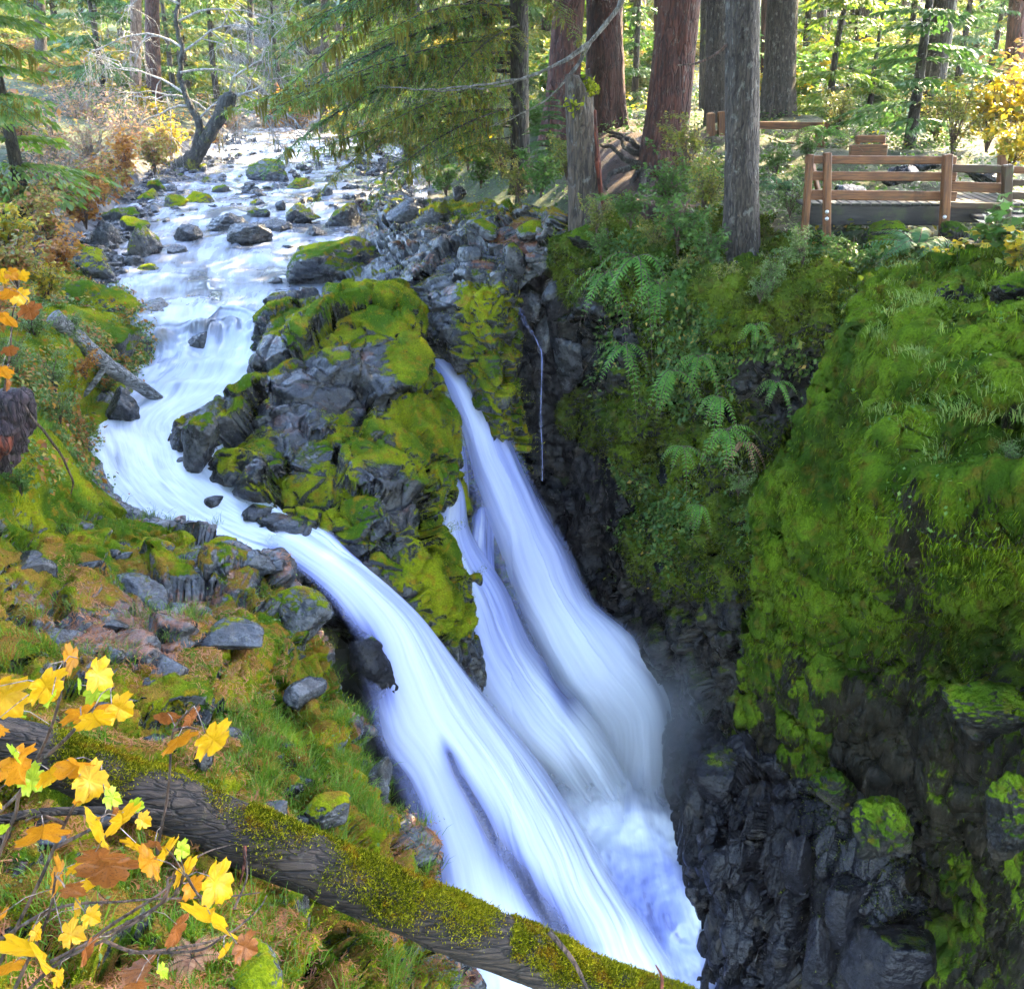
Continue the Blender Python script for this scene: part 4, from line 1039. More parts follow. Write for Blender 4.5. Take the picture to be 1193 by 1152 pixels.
st = thing('rotten_stump', 'broken purple brown stump with red rotten wood on the mossy bank', 'stump', at(8, 500, 9.2)); S0 = np.array(st.location)
limb([at(*p) - S0 for p in ((-34, 560, 9.5), (-16, 528, 9.4), (4, 500, 9.3), (20, 476, 9.2), (32, 457, 9.15))], [.26, .27, .24, .19, .07], 'trunk', bark_mat('purple_brown_stump', (.012, .007, .009), (.075, .045, .052), (.16, .13, .13), .25, mossup=.3, moss=-.3), st, seg=40, k=60, rough=.75, seed=175)
limb([at(*p) - S0 for p in ((-30, 535, 9.2), (-14, 522, 9.12), (0, 512, 9.08), (10, 503, 9.1))], [.12, .14, .12, .05], 'rotten_core', M_REDROT, st, seg=28, k=40, rough=.7, seed=176)

tw = thing('fallen_twig', 'thin red brown twig arching down the mossy bank from the broken stump', 'twig', at(60, 520, 9.6)); T0 = np.array(tw.location)
limb([at(*p) - T0 for p in ((28, 470, 9.0), (40, 490, 9.0), (58, 510, 9.1), (75, 535, 9.3), (84, 560, 9.4), (82, 575, 9.5))], [.012, .014, .013, .012, .01, .006], 'wood', M_TWIG, tw, wob=.03)

# ================================================================== RAILINGS AND BOARDWALK
M_RAIL = wood_mat('reddish_rail_wood', (.070, .022, .007), (.22, .085, .024), .15)
M_RAILG = wood_mat('weathered_green_rail', (.035, .020, .009), (.085, .045, .02), .7)
M_BEAM = wood_mat('dark_deck_beam', (.010, .009, .008), (.030, .026, .022), .35)
M_BOLT = (lambda b: b.done(b.bsdf(Base_Color=(.55, .55, .58, 1), Metallic=.8, Roughness=.4)))(NT('galvanised_bolt'))

def bar(p, q_, w_, h_, name, mat, parent, o):
    """a sawn timber from p to q (its own x axis along the grain)"""
    p, q_ = np.asarray(p), np.asarray(q_); d = q_ - p; L = np.linalg.norm(d)
    g = Geo().box((0, 0, 0), (L, w_, h_), bev=.012)
    # grain: a few loops along the length, so the timber is not dead straight
    me = g.mesh(name, [mat], False)
    ob = link(name, me, parent)
    ob.location = (p + q_) / 2 - o
    ob.rotation_euler = Vector(d).to_track_quat('X', 'Z').to_euler()
    return ob

fy = 14.0
f0 = at(1020, 285, fy)
fence = thing('wooden_railing', 'brown three rail wooden railing with square posts above the mossy cliff', 'railing', f0)
bolt = Geo().tube([(0, 0, 0), (0, -.02, 0)], [.028, .022], 10).mesh('bolt', [M_BOLT])
def post(px0, pyt, px1, pyb, y, wpx, parent, o, mat=M_RAIL, bolts=(), name='post'):
    t, b_ = at(px0, pyt, y), at(px1, pyb, y)
    pb = bar(b_, t, wpx * mpp(px0, pyt, y), wpx * mpp(px0, pyt, y), name, mat, parent, o)
    for by in bolts:
        bp = at(px0 + (px1 - px0) * (by - pyt) / (pyb - pyt), by, y - wpx * mpp(px0, pyt, y) / 2 - .004)
        bo = link('bolt', bolt, pb)
        bo.matrix_parent_inverse = Matrix.Identity(4)
        bo.location = Matrix.LocRotScale(pb.location, pb.rotation_euler, None).inverted() @ Vector(bp - o)
        bo.rotation_euler = pb.rotation_euler.to_matrix().inverted().to_euler()
    return pb
post(944, 180, 936, 290, fy, 8, fence, f0)
post(964, 178, 963, 287, fy - .12, 8.5, fence, f0, bolts=(247, 255))
post(1104, 180, 1099, 282, fy - .12, 10, fence, f0, bolts=(253, 262))
post(1174, 192, 1171, 270, fy - .3, 10, fence, f0, M_RAILG)
post(1168, 181, 1166, 240, fy + 1.2, 9, fence, f0)
post(1215, 196, 1213, 268, fy - .4, 10, fence, f0, M_RAILG)
for a, b_, h in ((186, 187, 9), (205, 206, 10), (227, 229, 11)):
    bar(at(938, a, fy), at(1114, b_, fy), .06, h * mpp(1000, 200, fy), 'rail', M_RAIL, fence, f0)
for a, b_, h, m in ((196, 198, 9, M_RAILG), (217, 220, 11, M_RAIL), (239, 241, 7, M_RAILG)):
    bar(at(1106, a, fy - .03), at(1180, b_, fy - .2), .06, h * mpp(1140, 200, fy), 'rail', m, fence, f0)
for a, b_, h, m in ((198, 199, 8, M_RAIL), (213, 214, 7, M_RAILG), (228, 230, 8, M_RAILG)):
    bar(at(1168, a, fy - .22), at(1260, b_, fy - .4), .06, h * mpp(1190, 200, fy), 'rail', m, fence, f0)
bar(at(946, 190, fy + .1), at(955, 232, fy + .9), .05, .10, 'brace', M_RAIL, fence, f0)

b0 = at(1030, 262, fy)
walk = thing('boardwalk', 'low dark timber boardwalk carried on a beam behind the railing', 'boardwalk', b0)
bar(at(938, 250, fy + .16), at(1104, 251, fy + .16), .14, 22 * mpp(1000, 250, fy), 'beam', M_BEAM, walk, b0)
bar(at(1104, 250, fy + .16), at(1290, 252, fy + .0), .14, 16 * mpp(1000, 250, fy), 'beam', M_BEAM, walk, b0)
for k in range(30):
    a = 940 + k * 11.6
    bar(at(a, 239, fy + .10) , at(a + 3, 238, fy + .10) + np.array([.02, 1.15, .0]), .125, .035, 'deck_board', M_BEAM, walk, b0)
p = at(1160, 262, fy - .1)
bar(at(1134, 254, fy - .12), at(1290, 256, fy - .3), .3, .07, 'step', M_BEAM, walk, b0)

fr = thing('far_railing', 'pale wooden railing with reddish posts along the trail between the grey trunks', 'railing', at(880, 172, 22)); f1 = np.array(fr.location)
bar(at(868, 146, 22), at(968, 147, 22), .1, 8 * mpp(900, 146, 22), 'rail', M_RAIL, fr, f1)
bar(at(868, 168, 22), at(962, 168, 22), .1, 5 * mpp(900, 146, 22), 'rail', M_RAIL, fr, f1)
for a, t, b_ in ((828, 132, 172), (841, 130, 174), (955, 146, 185)):
    post(a, t, a, b_, 21.9, 9, fr, f1, M_RAIL)
bar(at(826, 156, 22), at(850, 156, 22), .1, 8 * mpp(900, 146, 22), 'rail', M_RAIL, fr, f1)
fr = thing('plank_step', 'short railed plank step on the trail in the gap behind the boardwalk', 'railing', at(1013, 184, 19)); f1 = np.array(fr.location)
bar(at(997, 162, 19), at(1031, 162, 19), .1, 8 * mpp(1000, 160, 19), 'rail', M_RAIL, fr, f1)
bar(at(990, 176, 18.9), at(1033, 175, 18.9), .12, 13 * mpp(1000, 160, 19), 'board', M_RAIL, fr, f1)
for a in (999, 1029): post(a, 158, a, 186, 19.05, 5, fr, f1)

for k, (a, b_, y, wd, ht, lab) in enumerate(((1052, 205, 15.6, 50, 26, 'pale grey rock seen between the upper rails of the near railing'), (1072, 190, 16.4, 46, 20, 'bluish wet rock behind the top rail of the near railing'),
        (990, 226, 15.4, 40, 22, 'grey trailside rock seen between the lower rails'), (1150, 205, 15.9, 50, 26, 'grey rock on the trail behind the mossy railing'))):
    s = mpp(a, b_, y)
    rock('rock', at(a, b_, y), (wd * s, wd * s, ht * s), M_BARE, lab, 'rock', seed=480 + k, n=22)
# ================================================================== TREES
M_BK_RED = bark_mat('red_cedar_bark', (.030, .009, .006), (.11, .034, .020), (.30, .31, .27), .22)
M_BK_DRED = bark_mat('dark_red_bark', (.020, .006, .004), (.075, .022, .014), (.22, .22, .19), .12)
M_BK_GREY = bark_mat('grey_lichen_bark', (.018, .013, .010), (.078, .060, .045), (.23, .23, .19), .5, k=1.7)
M_BK_MOSS = bark_mat('mossy_bark', (.016, .013, .009), (.055, .045, .032), (.2, .22, .16), .35, moss=.05)
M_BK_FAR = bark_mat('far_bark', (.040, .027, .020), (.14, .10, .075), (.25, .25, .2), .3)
M_BK_PINK = bark_mat('pink_sunlit_bark', (.16, .10, .08), (.38, .26, .20), (.45, .42, .36), .3)  # pale pink bark; on the lit far trunks it carries their sunlight
M_NEED = leaf_mat('hemlock_needles', (.060, .145, .016), (.17, .27, .024), .5, third=((.25, .25, .02), .82))
M_NEEDY = leaf_mat('sunny_needles', (.05, .095, .010), (.17, .21, .018), .45, third=((.32, .24, .012), .78))
M_NEEDB = leaf_mat('cool_green_needles', (.030, .095, .020), (.085, .18, .032), .4)
M_HANG = leaf_mat('hanging_moss', (.085, .085, .010), (.21, .18, .025), .4, rough=.9)

def floor_depth(px, py):
    """distance at which the sight line of that pixel meets the forest floor"""
    lo, hi = 9., 120.
    d = ray(px, py)
    ys_ = np.linspace(lo, hi, 900)
    x = d[0] / d[1] * ys_; zz = d[2] / d[1] * ys_
    g = ground_z(x[:, None], ys_[:, None], False).ravel()
    h = np.nonzero(zz < g)[0]
    h = h[ys_[h] > 18] if len(h) else h
    return float(ys_[h[0]]) if len(h) else 60.

def bough_geo(L, seed, needle=.085, step=.055, tstep=.10, moss=.4, droop=.28, width=.32, curve=0.):
    r = np.random.default_rng(seed); g = Geo()
    s = np.linspace(0, 1, 14)
    ax = np.stack([L * s, curve * L * s ** 2 + .04 * L * np.sin(s * 5 + seed), L * (.12 * s - droop * s ** 2) ], 1)
    g.tube(ax, .006 * L * (1 - s) + .004, 5, 0)
    def on(u): return np.stack([np.interp(u, s, ax[:, k]) for k in range(3)], -1)
    Ps, Ys, Zs = [], [], []; mp, ml = [], []
    for u in np.arange(.10, 1.0, tstep / L):
        for sd in (-1, 1):
            if r.random() < .12: continue
            l = L * width * (1.06 - u) ** .75 * min(1, u * 4 + .25) * r.uniform(.55, 1.1)
            a = R(r.uniform(45, 68))
            dr = norm(np.array([math.cos(a), sd * math.sin(a), r.uniform(-.28, .08)]))
            b0 = on(u + r.uniform(-.01, .01)); n = max(3, int(l / step))
            t = (np.arange(n) + .5) / n
            pt = b0 + dr * (t * l)[:, None] + np.array([0, 0, -1]) * (.30 * l * t ** 2)[:, None]
            td = norm(dr + np.array([0, 0, -1]) * (.6 * t)[:, None])
            if l > .35: g.tube(np.vstack([b0, pt[n // 2], pt[-1]]), [.006, .004, .002], 3, 0, cap=False)
            side = norm(np.cross(td, [0, 0, 1.]))
            for q in (-1, 1):
                y = norm(td * .8 + q * side * .75 + np.array([0, 0, -.22]) + r.normal(0, .13, (n, 3)))
                Ps.append(pt); Ys.append(y); Zs.append(needle * r.uniform(.7, 1.35, n) * (1 - .45 * t))
            Ps.append(pt[-1:]); Ys.append(td[-1:]); Zs.append(np.array([needle]))
            if r.random() < moss:
                m = r.integers(2, 6); mp.append(b0 + dr * (r.random((m, 1)) * l)); ml.append(r.uniform(.04, .13, m) * (1 + .2 * L))
    P, Y, S = np.vstack(Ps), np.vstack(Ys), np.concatenate(Zs)
    X, Z = frames(Y, r, up=(0, 0, 1))
    v, f = place(NEED_V, NEED_F, P, X, Y, Z, S); g.add(v * 1, f, 1)
    if moss:
        u = r.random(int(60 * moss * L)) * .9; mp.append(on(u)); ml.append(r.uniform(.05, .22, len(u)) * (1 + .2 * L))
    if mp:
        P = np.repeat(np.vstack(mp), 3, 0) + r.normal(0, .02, (3 * sum(len(a) for a in mp), 3)); l = np.repeat(np.concatenate(ml), 3) * r.uniform(.6, 1.1, len(P))
        Y = norm(np.array([0, 0, -1.]) + r.normal(0, .14, (len(P), 3))); X, Z = frames(Y, r)
        v, f = place([(-.09, 0, 0), (.09, 0, 0), (.06, .6, .02), (0, 1, 0), (-.06, .55, .02)], [(0, 1, 2, 3, 4)], P, X, Y, Z, l); g.add(v, f, 2)
    return g

_BT = {}
def bough_mesh(kind, k):
    if (kind, k) not in _BT:
        nm = {'green': M_NEED, 'sun': M_NEEDY, 'cool': M_NEEDB}[kind]
        _BT[kind, k] = bough_geo(3.2, 500 + k, needle=.075, step=.038, tstep=.075, moss=(.16 if kind == 'green' else .03), droop=(.22, .34, .28, .42)[k % 4], width=(.34, .28, .38, .30)[k % 4], curve=(.1, -.12, 0, .06)[k % 4]).mesh('bough', [M_BK_MOSS, nm, M_HANG], True)
    return _BT[kind, k]

def set_bough(parent, loc, az, size, kind='green', k=0, pitch=0., roll=0.):
    o = link('bough', bough_mesh(kind, k % 4), parent)
    o.location = loc; o.rotation_euler = (roll, pitch, az); o.scale = (size / 3.2,) * 3
    return o

def trunk_geo(base, top, r0, r1, H, seed, seg=40, flare=.5, groove=.06, n=90, roots=5):
    """a trunk in local space from its base along base->top, flared and furrowed"""
    d = (top - base) / np.linalg.norm(top - base)
    s = np.concatenate([np.linspace(0, .25, n // 2, endpoint=False), np.linspace(.25, 1, n // 2)])
    P = d * (s * H)[:, None] + np.array([0, 0, -.35])
    rad = r1 + (r0 - r1) * (1 - s) + 0 * s
    g = Geo().tube(P, rad, seg); v = g.v[0]
    ctr = np.vstack([np.repeat(P, seg, 0), P[:1], P[-1:]]); dv = v - ctr; h = np.concatenate([np.repeat(s * H, seg), [0, H]])
    ang = np.arctan2(dv[:, 1], dv[:, 0])
    fl = flare * np.exp(-h / (r0 * 2.2)) * (1 + .55 * np.cos(ang * roots + seed) )
    q = np.stack([np.cos(ang) * 3, np.sin(ang) * 3, h * .55], 1)
    q2 = np.stack([np.cos(ang) * 9, np.sin(ang) * 9, h * 1.6], 1)
    sc = 1 + fl + .05 * fbm(q, 3, seed) + groove * (1 - 2 * np.abs(fbm(q2, 3, seed + 2)))
    g.v[0] = ctr + dv * sc[:, None]
    return g

# crowns that stand above the picture and shade the gorge
M_CROWN = leaf_mat('crown_foliage', (.02, .055, .014), (.06, .11, .02), .3)
def crown_geo(seed, n=3800, h=(0, 20), rad=4.2, lay=26):
    r = np.random.default_rng(seed)
    z = r.random(n) ** .8; k = np.floor(z * lay) / lay
    az = r.random(n) * 6.283; az = np.round(az * 1.6 + k * 40) / 1.6 - k * 25 + r.normal(0, .10, n)
    rr = rad * (1.03 - z) ** .8 * np.sqrt(r.random(n))
    P = np.stack([rr * np.cos(az), rr * np.sin(az), h[0] + (h[1] - h[0]) * k - .22 * rr + r.normal(0, .12, n)], 1)
    Y = norm(np.stack([np.cos(az), np.sin(az), np.full(n, -.35)], 1) + r.normal(0, .4, (n, 3))); X, Z = frames(Y, r, up=(0, 0, 1))
    v, f = place(OVAL_V, OVAL_F, P, X, Y, Z, r.uniform(.35, .8, n))
    return Geo().add(v, f)
_CR = [crown_geo(600 + k, rad=(4.4, 3.6, 5.0)[k]).mesh('crown', [M_CROWN]) for k in range(3)]

TREES = [ # base px,py, top px at py 0, width px, depth or None, material, crown start (m), label, boughs[(height, azimuth deg, size)]
 (652, 152, 662, 34, 24.5, M_BK_RED, 5, 'broad grey red trunk standing behind the broken snag', []),
 (706, 153, 705, 39, 25, M_BK_DRED, 5, 'thick dark red trunk beside the broad grey red one', []),
 (771, 205, 791, 45, 18.8, M_BK_RED, 5, 'leaning red trunk with pale lichen flecks and roots spreading over the bare dirt', []),
 (837, 152, 838, 25, 24, M_BK_GREY, 5, 'grey lichen speckled trunk behind the far railing posts', []),
 (866, 300, 868, 37, 14.2, M_BK_GREY, 5, 'tall straight grey trunk at the cliff top, closest to the viewer', []),
 (906, 142, 913, 33, 26, M_BK_GREY, 5, 'stout grey trunk rising behind the pale far railing', []),
 (892, 140, 893, 9, 30, M_BK_DRED, 10, 'slim dark trunk squeezed between two stout grey trunks', []),
 (819, 144, 822, 9, 28, M_BK_MOSS, 10, 'short looking slim trunk left of the grey lichen trunk', []),
 (766, 138, 767, 9, 33, M_BK_DRED, 10, 'thin dark trunk half hidden behind the leaning red one', []),
 (957, 112, 959, 11, 38, M_BK_FAR, 10, 'slim dark trunk in the sunlit woods above the far railing', []),
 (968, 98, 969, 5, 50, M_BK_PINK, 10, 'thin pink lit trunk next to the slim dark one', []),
 (980, 104, 982, 9, 44, M_BK_FAR, 10, 'slender reddish trunk right behind the plank step', []),
 (1002, 116, 1013, 15, 36, M_BK_MOSS, 10, 'dark trunk leaning over the plank step', []),
 (1016, 108, 1019, 8, 42, M_BK_MOSS, 10, 'green mossy thin trunk against the leaning dark one', []),
 (1053, 100, 1057, 9, 46, M_BK_FAR, 10, 'thin brown trunk far behind the cool green hemlock', []),
 (1066, 105, 1070, 12, 42, M_BK_FAR, 10, 'dark straight trunk far behind the cool green hemlock', []),
 (1080, 155, 1101, 26, 25, M_BK_MOSS, 5, 'mossy leaning trunk wrapped in cool green boughs', []),
 (1179, 124, 1189, 20, 30, M_BK_RED, 9, 'red trunk at the picture edge above the golden shrubs', []),
 (606, 205, 605, 20, 20.5, M_BK_MOSS, 5, 'dark mossy trunk whose hemlock boughs hang over the river',
    [(2.0, 185, 4.6), (2.9, 200, 4.9), (1.4, 172, 3.6), (3.6, 178, 5.0), (4.4, 195, 5.2), (1.0, 205, 3.2), (2.4, 215, 4.2), (3.2, 165, 4.2), (5.0, 186, 5.4), (.7, 188, 2.8), (1.7, 228, 3.4), (2.7, 240, 3.2), (3.9, 222, 4.2), (3.0, 150, 3.4), (4.2, 255, 2.6), (3.3, 300, 2.2), (4.6, 170, 5.0), (2.2, 192, 5.2), (1.2, 190, 4.2), (5.6, 200, 5.2), (1.9, 178, 5.6), (2.6, 182, 4.0), (3.4, 192, 4.4), (1.6, 196, 4.4), (.9, 180, 3.6), (4.0, 208, 4.8), (2.2, 205, 4.6), (1.3, 215, 3.6), (3.0, 228, 4.0), (4.8, 182, 4.4), (2.8, 170, 3.4), (1.0, 160, 2.6)]),
 (377, 158, 378, 10, 50, M_BK_GREY, 6, 'straight grey trunk far up the river behind the hemlock tips', []),
 (393, 158, 395, 7, 56, M_BK_FAR, 6, 'thin trunk deep in the haze beside the straight grey one', []),
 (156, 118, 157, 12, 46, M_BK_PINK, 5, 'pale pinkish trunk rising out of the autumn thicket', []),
 (178, 120, 176, 16, 50, M_BK_DRED, 6, 'dark trunk next to the pale pinkish one', []),
 (46, 60, 44, 12, 36, M_BK_GREY, 5, 'grey trunk behind the hemlock at the left picture edge', []),
 (110, 60, 108, 6, 60, M_BK_GREY, 7, 'thin pale trunk in the hazy yellow woods', []),
 (290, 110, 291, 7, 62, M_BK_GREY, 7, 'thin hazy trunk straight above the bend of the river', []),
 (735, 132, 737, 7, 40, M_BK_MOSS, 9, 'thin mossy trunk in the gap between the two red giants', []),
 (748, 128, 749, 8, 48, M_BK_PINK, 9, 'sunlit thin trunk in the gap between the two red giants', []),
 (1140, 100, 1142, 8, 52, M_BK_FAR, 9, 'slender far trunk above the broken leaning stub', []),
 (985, 70, 987, 6, 70, M_BK_PINK, 9, 'very thin bright trunk deep in the sunlit woods', []),
 (930, 95, 932, 6, 60, M_BK_FAR, 9, 'thin far trunk close against the stout grey one', []),
 (1330, 180, 1345, 34, 17, M_BK_GREY, 6, 'unseen grey trunk added beyond the end of the boardwalk', []),  # unseen right hand trees, added to keep the sun off the gorge
 (1420, 220, 1440, 34, 12.5, M_BK_RED, 5, 'unseen red trunk added above the moss wall', []),
 (1290, 150, 1300, 30, 23, M_BK_GREY, 6, 'unseen grey trunk added beyond the golden shrubs', []),
 (1500, 160, 1525, 34, 19, M_BK_RED, 6, 'unseen red trunk added far along the trail', []),
 (560, 190, 560, 18, 30, M_BK_MOSS, 4, 'mossy trunk hidden among the long hemlock boughs', [(2, 200, 4), (3, 160, 4.5), (1.5, 240, 3.6), (4, 190, 5), (3.5, 280, 4), (2.5, 320, 3.4), (4.6, 225, 4.5), (5.4, 180, 5), (1.2, 170, 3.4)]),
 (480, 172, 480, 18, 38, M_BK_MOSS, 4, 'trunk behind the hemlock boughs on the river bank', [(2, 190, 4.4), (3, 160, 5), (1.5, 230, 4), (4, 200, 5.4), (3.5, 270, 4), (2.5, 340, 4), (4.6, 215, 5), (5.4, 175, 5.4), (1.2, 180, 3.6), (6, 200, 5)]),
 # unseen woods added around the viewer to close off the low sky
 (-420, 380, -440, 40, 9, M_BK_RED, 4, 'red trunk added to the near bank woods outside the view', []),
]
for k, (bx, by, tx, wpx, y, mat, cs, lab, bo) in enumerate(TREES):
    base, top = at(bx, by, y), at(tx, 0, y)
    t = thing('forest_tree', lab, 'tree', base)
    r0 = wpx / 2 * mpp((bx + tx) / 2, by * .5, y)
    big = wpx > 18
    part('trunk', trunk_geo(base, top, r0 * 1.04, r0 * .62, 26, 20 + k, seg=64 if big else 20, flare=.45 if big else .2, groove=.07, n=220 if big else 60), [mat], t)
    if y > 27.5 and bx > 800: continue
    c = link('crown', _CR[k % 3], t); c.location = (top - base) / np.linalg.norm(top - base) * (cs + 1.5); c.rotation_euler = (0, 0, k * 1.3)
    for j, (h, az, sz) in enumerate(bo):
        set_bough(t, (top - base) / np.linalg.norm(top - base) * h, R(az), sz, ('green', 'cool', 'green', 'sun')[j % 4] if j % 3 else 'green', j, pitch=R(2 + (j * 7) % 14), roll=R((j * 37) % 30 - 15))
    if 'leaning red trunk' in lab:
        rb = np.random.default_rng(3)
        for j, (pp) in enumerate((((748, 200), (738, 205), (733, 222), (735, 240)), ((752, 208), (744, 228), (730, 240), (716, 246)), ((748, 195), (728, 190), (712, 178), (700, 172)), ((756, 214), (770, 226), (764, 240), (748, 246)),
                             ((745, 186), (730, 178), (722, 168), (708, 165)), ((740, 196), (722, 205), (708, 208), (704, 222)), ((742, 178), (728, 166), (716, 160), (706, 158)), ((760, 200), (748, 214), (742, 232), (752, 246)))):
            pts = [at(a, b_, 18.6 - (b_ - 200) * .035) + np.array([0, -.1, .06 + .02 * rb.random()]) - base for a, b_ in pp]
            limb(pts, [.065, .05, .038, .02], 'root', M_BK_GREY, t, wob=.09, seed=j, seg=8)
    if 'closest to the viewer' in lab:
        limb([at(848, 50, 14.15) - base, at(838, 60, 14.0) - base, at(815, 72, 13.9) - base, at(788, 77, 13.8) - base], [.022, .018, .014, .008], 'dead_branch', M_TWIG, t, wob=.02)
    if 'broad grey red' in lab:
        limb([at(735, -12, 17) - base, at(712, 22, 17) - base, at(690, 48, 17) - base, at(650, 75, 17) - base, at(590, 97, 17) - base, at(520, 104, 17) - base, at(440, 100, 17) - base], [.035, .032, .028, .022, .018, .012, .004], 'bare_branch', M_GREYTWIG, t, wob=.05, seg=6)
        limb([at(690, 48, 17) - base, at(660, 92, 17.2) - base, at(620, 128, 17.4) - base, at(570, 148, 17.5) - base], [.018, .014, .01, .004], 'bare_branch', M_GREYTWIG, t, wob=.05, seg=6)

# broken snag on the cliff edge
b0 = at(684, 258, 16.4)
sn = thing('broken_snag', 'broken dead snag with a jagged mossy top at the edge of the dirt slope', 'snag', b0)
g = trunk_geo(b0, at(676, 100, 16.4), .245, .20, 2.35, 77, seg=48, flare=.25, n=120)
v = g.v[0]; z = v[:, 2]; v[:, 2] = np.where(z > 1.5, z + .22 * np.sin(np.arctan2(v[:, 1], v[:, 0]) * 2 + 1.0) * smooth(1.5, 1.95, z), z)
part('trunk', g, [bark_mat('snag_bark', (.022, .015, .010), (.10, .070, .046), (.22, .225, .2), .45, moss=-.08)], sn)
limb([at(693, 128, 16.25) - b0, at(695, 165, 16.25) - b0, at(699, 215, 16.25) - b0, at(704, 245, 16.2) - b0], [.02, .035, .04, .03], 'red_split', M_REDROT, sn, rough=.5)
r = np.random.default_rng(4)
P = np.array([at(*p) for p in [(684, 104, 16.35)] * 160 + [(668, 122, 16.2)] * 50]) - b0 + r.normal(0, .07, (210, 3))
Y = rnd_dirs(210, r); X, Z = frames(Y, r); v, f = place(LEAF_V, LEAF_F, P, X, Y, Z, r.uniform(.05, .11, 210))
part('moss_tuft', Geo().add(v, f), [fuzz_mat('snag_moss', ((.09, .14, .01), (.25, .28, .015), (.2, .2, .02)))], sn)['kind'] = 'stuff'

# short leaning stub by the golden shrubs
b0 = at(1142, 128, 29)
sn = thing('leaning_stub', 'short broken leaning stub of dark wood above the golden shrubs', 'snag', b0)
limb([np.zeros(3), at(1152, 112, 29) - b0, at(1160, 97, 29) - b0], [.26, .24, .2], 'trunk', M_BK_DRED, sn, seg=18, rough=.25)

for k, (x, y, z) in enumerate(((-13, 3, -2), (-10, -6, -2), (-4, -11, -2), (3, -9, -2), (9, -7, -2), (13, 0, -1.5), (-16, 11, -2), (15, 7, -1.5))):  # unseen trees added around the viewpoint to cut low sky light
    t = thing('forest_tree', 'tall unseen conifer added to the woods behind the viewpoint', 'tree', (x, y, z), 'trees behind the viewpoint')
    part('trunk', trunk_geo(np.zeros(3), np.array([0, 0, 1.]), .4, .22, 26, 300 + k, seg=16, n=40), [M_BK_RED], t)
    c = link('crown', _CR[k % 3], t); c.location = (0, 0, 2.5); c.scale = (1.25, 1.25, 1.1); c.rotation_euler = (0, 0, k)

# ---- conifers of the understorey and the far woods
def conifer_geo(seed, h, rad, n_lay=16, needle=.16, mat=(0, 1)):
    r = np.random.default_rng(seed); g = Geo()
    zz = np.linspace(-.3, h, 12)
    g.tube(np.stack([.03 * h * np.sin(zz * .6 + seed) * (zz / h), 0 * zz, zz], 1), .018 * h * (1 - np.clip(zz, 0, h) / h) + .01, 7, 0)
    Ps, Ys, Ss = [], [], []
    for z in np.linspace(.08 * h, .97 * h, n_lay) + r.normal(0, .02 * h, n_lay):
        L0 = rad * (1.04 - z / h) ** .75
        for b in range(r.integers(5, 8)):
            a = r.uniform(0, 6.283); L = L0 * r.uniform(.55, 1.1); n = max(4, int(L / .07))
            s = (np.arange(n) + r.random(n)) / n
            ca, sa = math.cos(a), math.sin(a); dr = r.uniform(.15, .5)
            p = np.stack([ca * L * s, sa * L * s, z + .10 * L * s - dr * L * s ** 2], 1)
            for q in (-1, -.5, 0, .5, 1):
                w = np.abs(q) * L * .34 * (1.05 - s) ** .6 * np.minimum(1, s * 4) * r.uniform(.5, 1.1, n)
                off = np.stack([-sa * np.sign(q) * w + ca * w * .6, ca * np.sign(q) * w + sa * w * .6, -.28 * w], 1)
                y = norm(np.stack([ca + 0 * s, sa + 0 * s, -.4 - .6 * s], 1) + np.sign(q) * .7 * np.array([-sa, ca, 0]) + r.normal(0, .25, (n, 3)))
                Ps.append(p + off); Ys.append(y); Ss.append(needle * r.uniform(.6, 1.3, n))
    P, Y, S = np.vstack(Ps), np.vstack(Ys), np.concatenate(Ss); X, Z = frames(Y, r, up=(0, 0, 1))
    v, f = place(NEED_V, NEED_F, P, X * 1.5, Y, Z, S); g.add(v, f, 1)
    return g
_CO = {}
for kind, nm in (('green', M_NEED), ('sun', M_NEEDY), ('cool', M_NEEDB)):
    for k in range(3):
        _CO[kind, k] = conifer_geo(700 + k, 8, (2.1, 1.6, 2.5)[k], needle=(.19, .17, .2)[k]).mesh('hemlock', [M_BK_MOSS, nm])
def conifer(px, py, y, h, kind, lab, k=0, group=None, rad=1.):
    o = link('young_hemlock', _CO[kind, k % 3]); o.location = at(px, py, y); o.rotation_euler = (0, 0, px * .37 + y); s = h / 8
    o.scale = (s * rad, s * rad, s)
    return tag(o, lab, 'conifer', group)
CONS = [(1060, 165, 21, 5.5, 'cool', 'cool green hemlock spreading in front of the mossy leaning trunk', 1.2), (1010, 150, 27, 4.2, 'green', 'dull green young hemlock beside the plank step', 1.1),
 (965, 140, 26, 5, 'green', 'young hemlock behind the pale far railing with drooping tips', 1.1), (1110, 130, 30, 6, 'cool', 'feathery hemlock between the leaning stub and the mossy trunk', 1.1),
 (738, 140, 30, 6, 'cool', 'green hemlock filling the gap behind the two red giants', 1.), (640, 195, 18.6, 1.3, 'cool', 'small vivid green hemlock at the foot of the snag', 1.7),
 (30, 250, 22, 7.5, 'green', 'dense hemlock behind the yellow leaves at the left picture edge', 1.1), (205, 130, 52, 9, 'cool', 'grey green conifer behind the bare mossy tree', 1.),
 (255, 130, 56, 10, 'green', 'green conifer standing across the river bend', 1.), (330, 140, 60, 9, 'cool', 'hazy conifer on the far side of the river bend', 1.), (415, 150, 46, 8, 'green', 'hemlock on the far bank behind the long boughs', 1.), (125, 130, 44, 8, 'cool', 'grey green conifer over the autumn thicket', 1.1)]
for k, (px, py, y, h, kind, lab, rad) in enumerate(CONS): conifer(px, py, y, h, kind, lab, k, rad=rad)
r = np.random.default_rng(12)
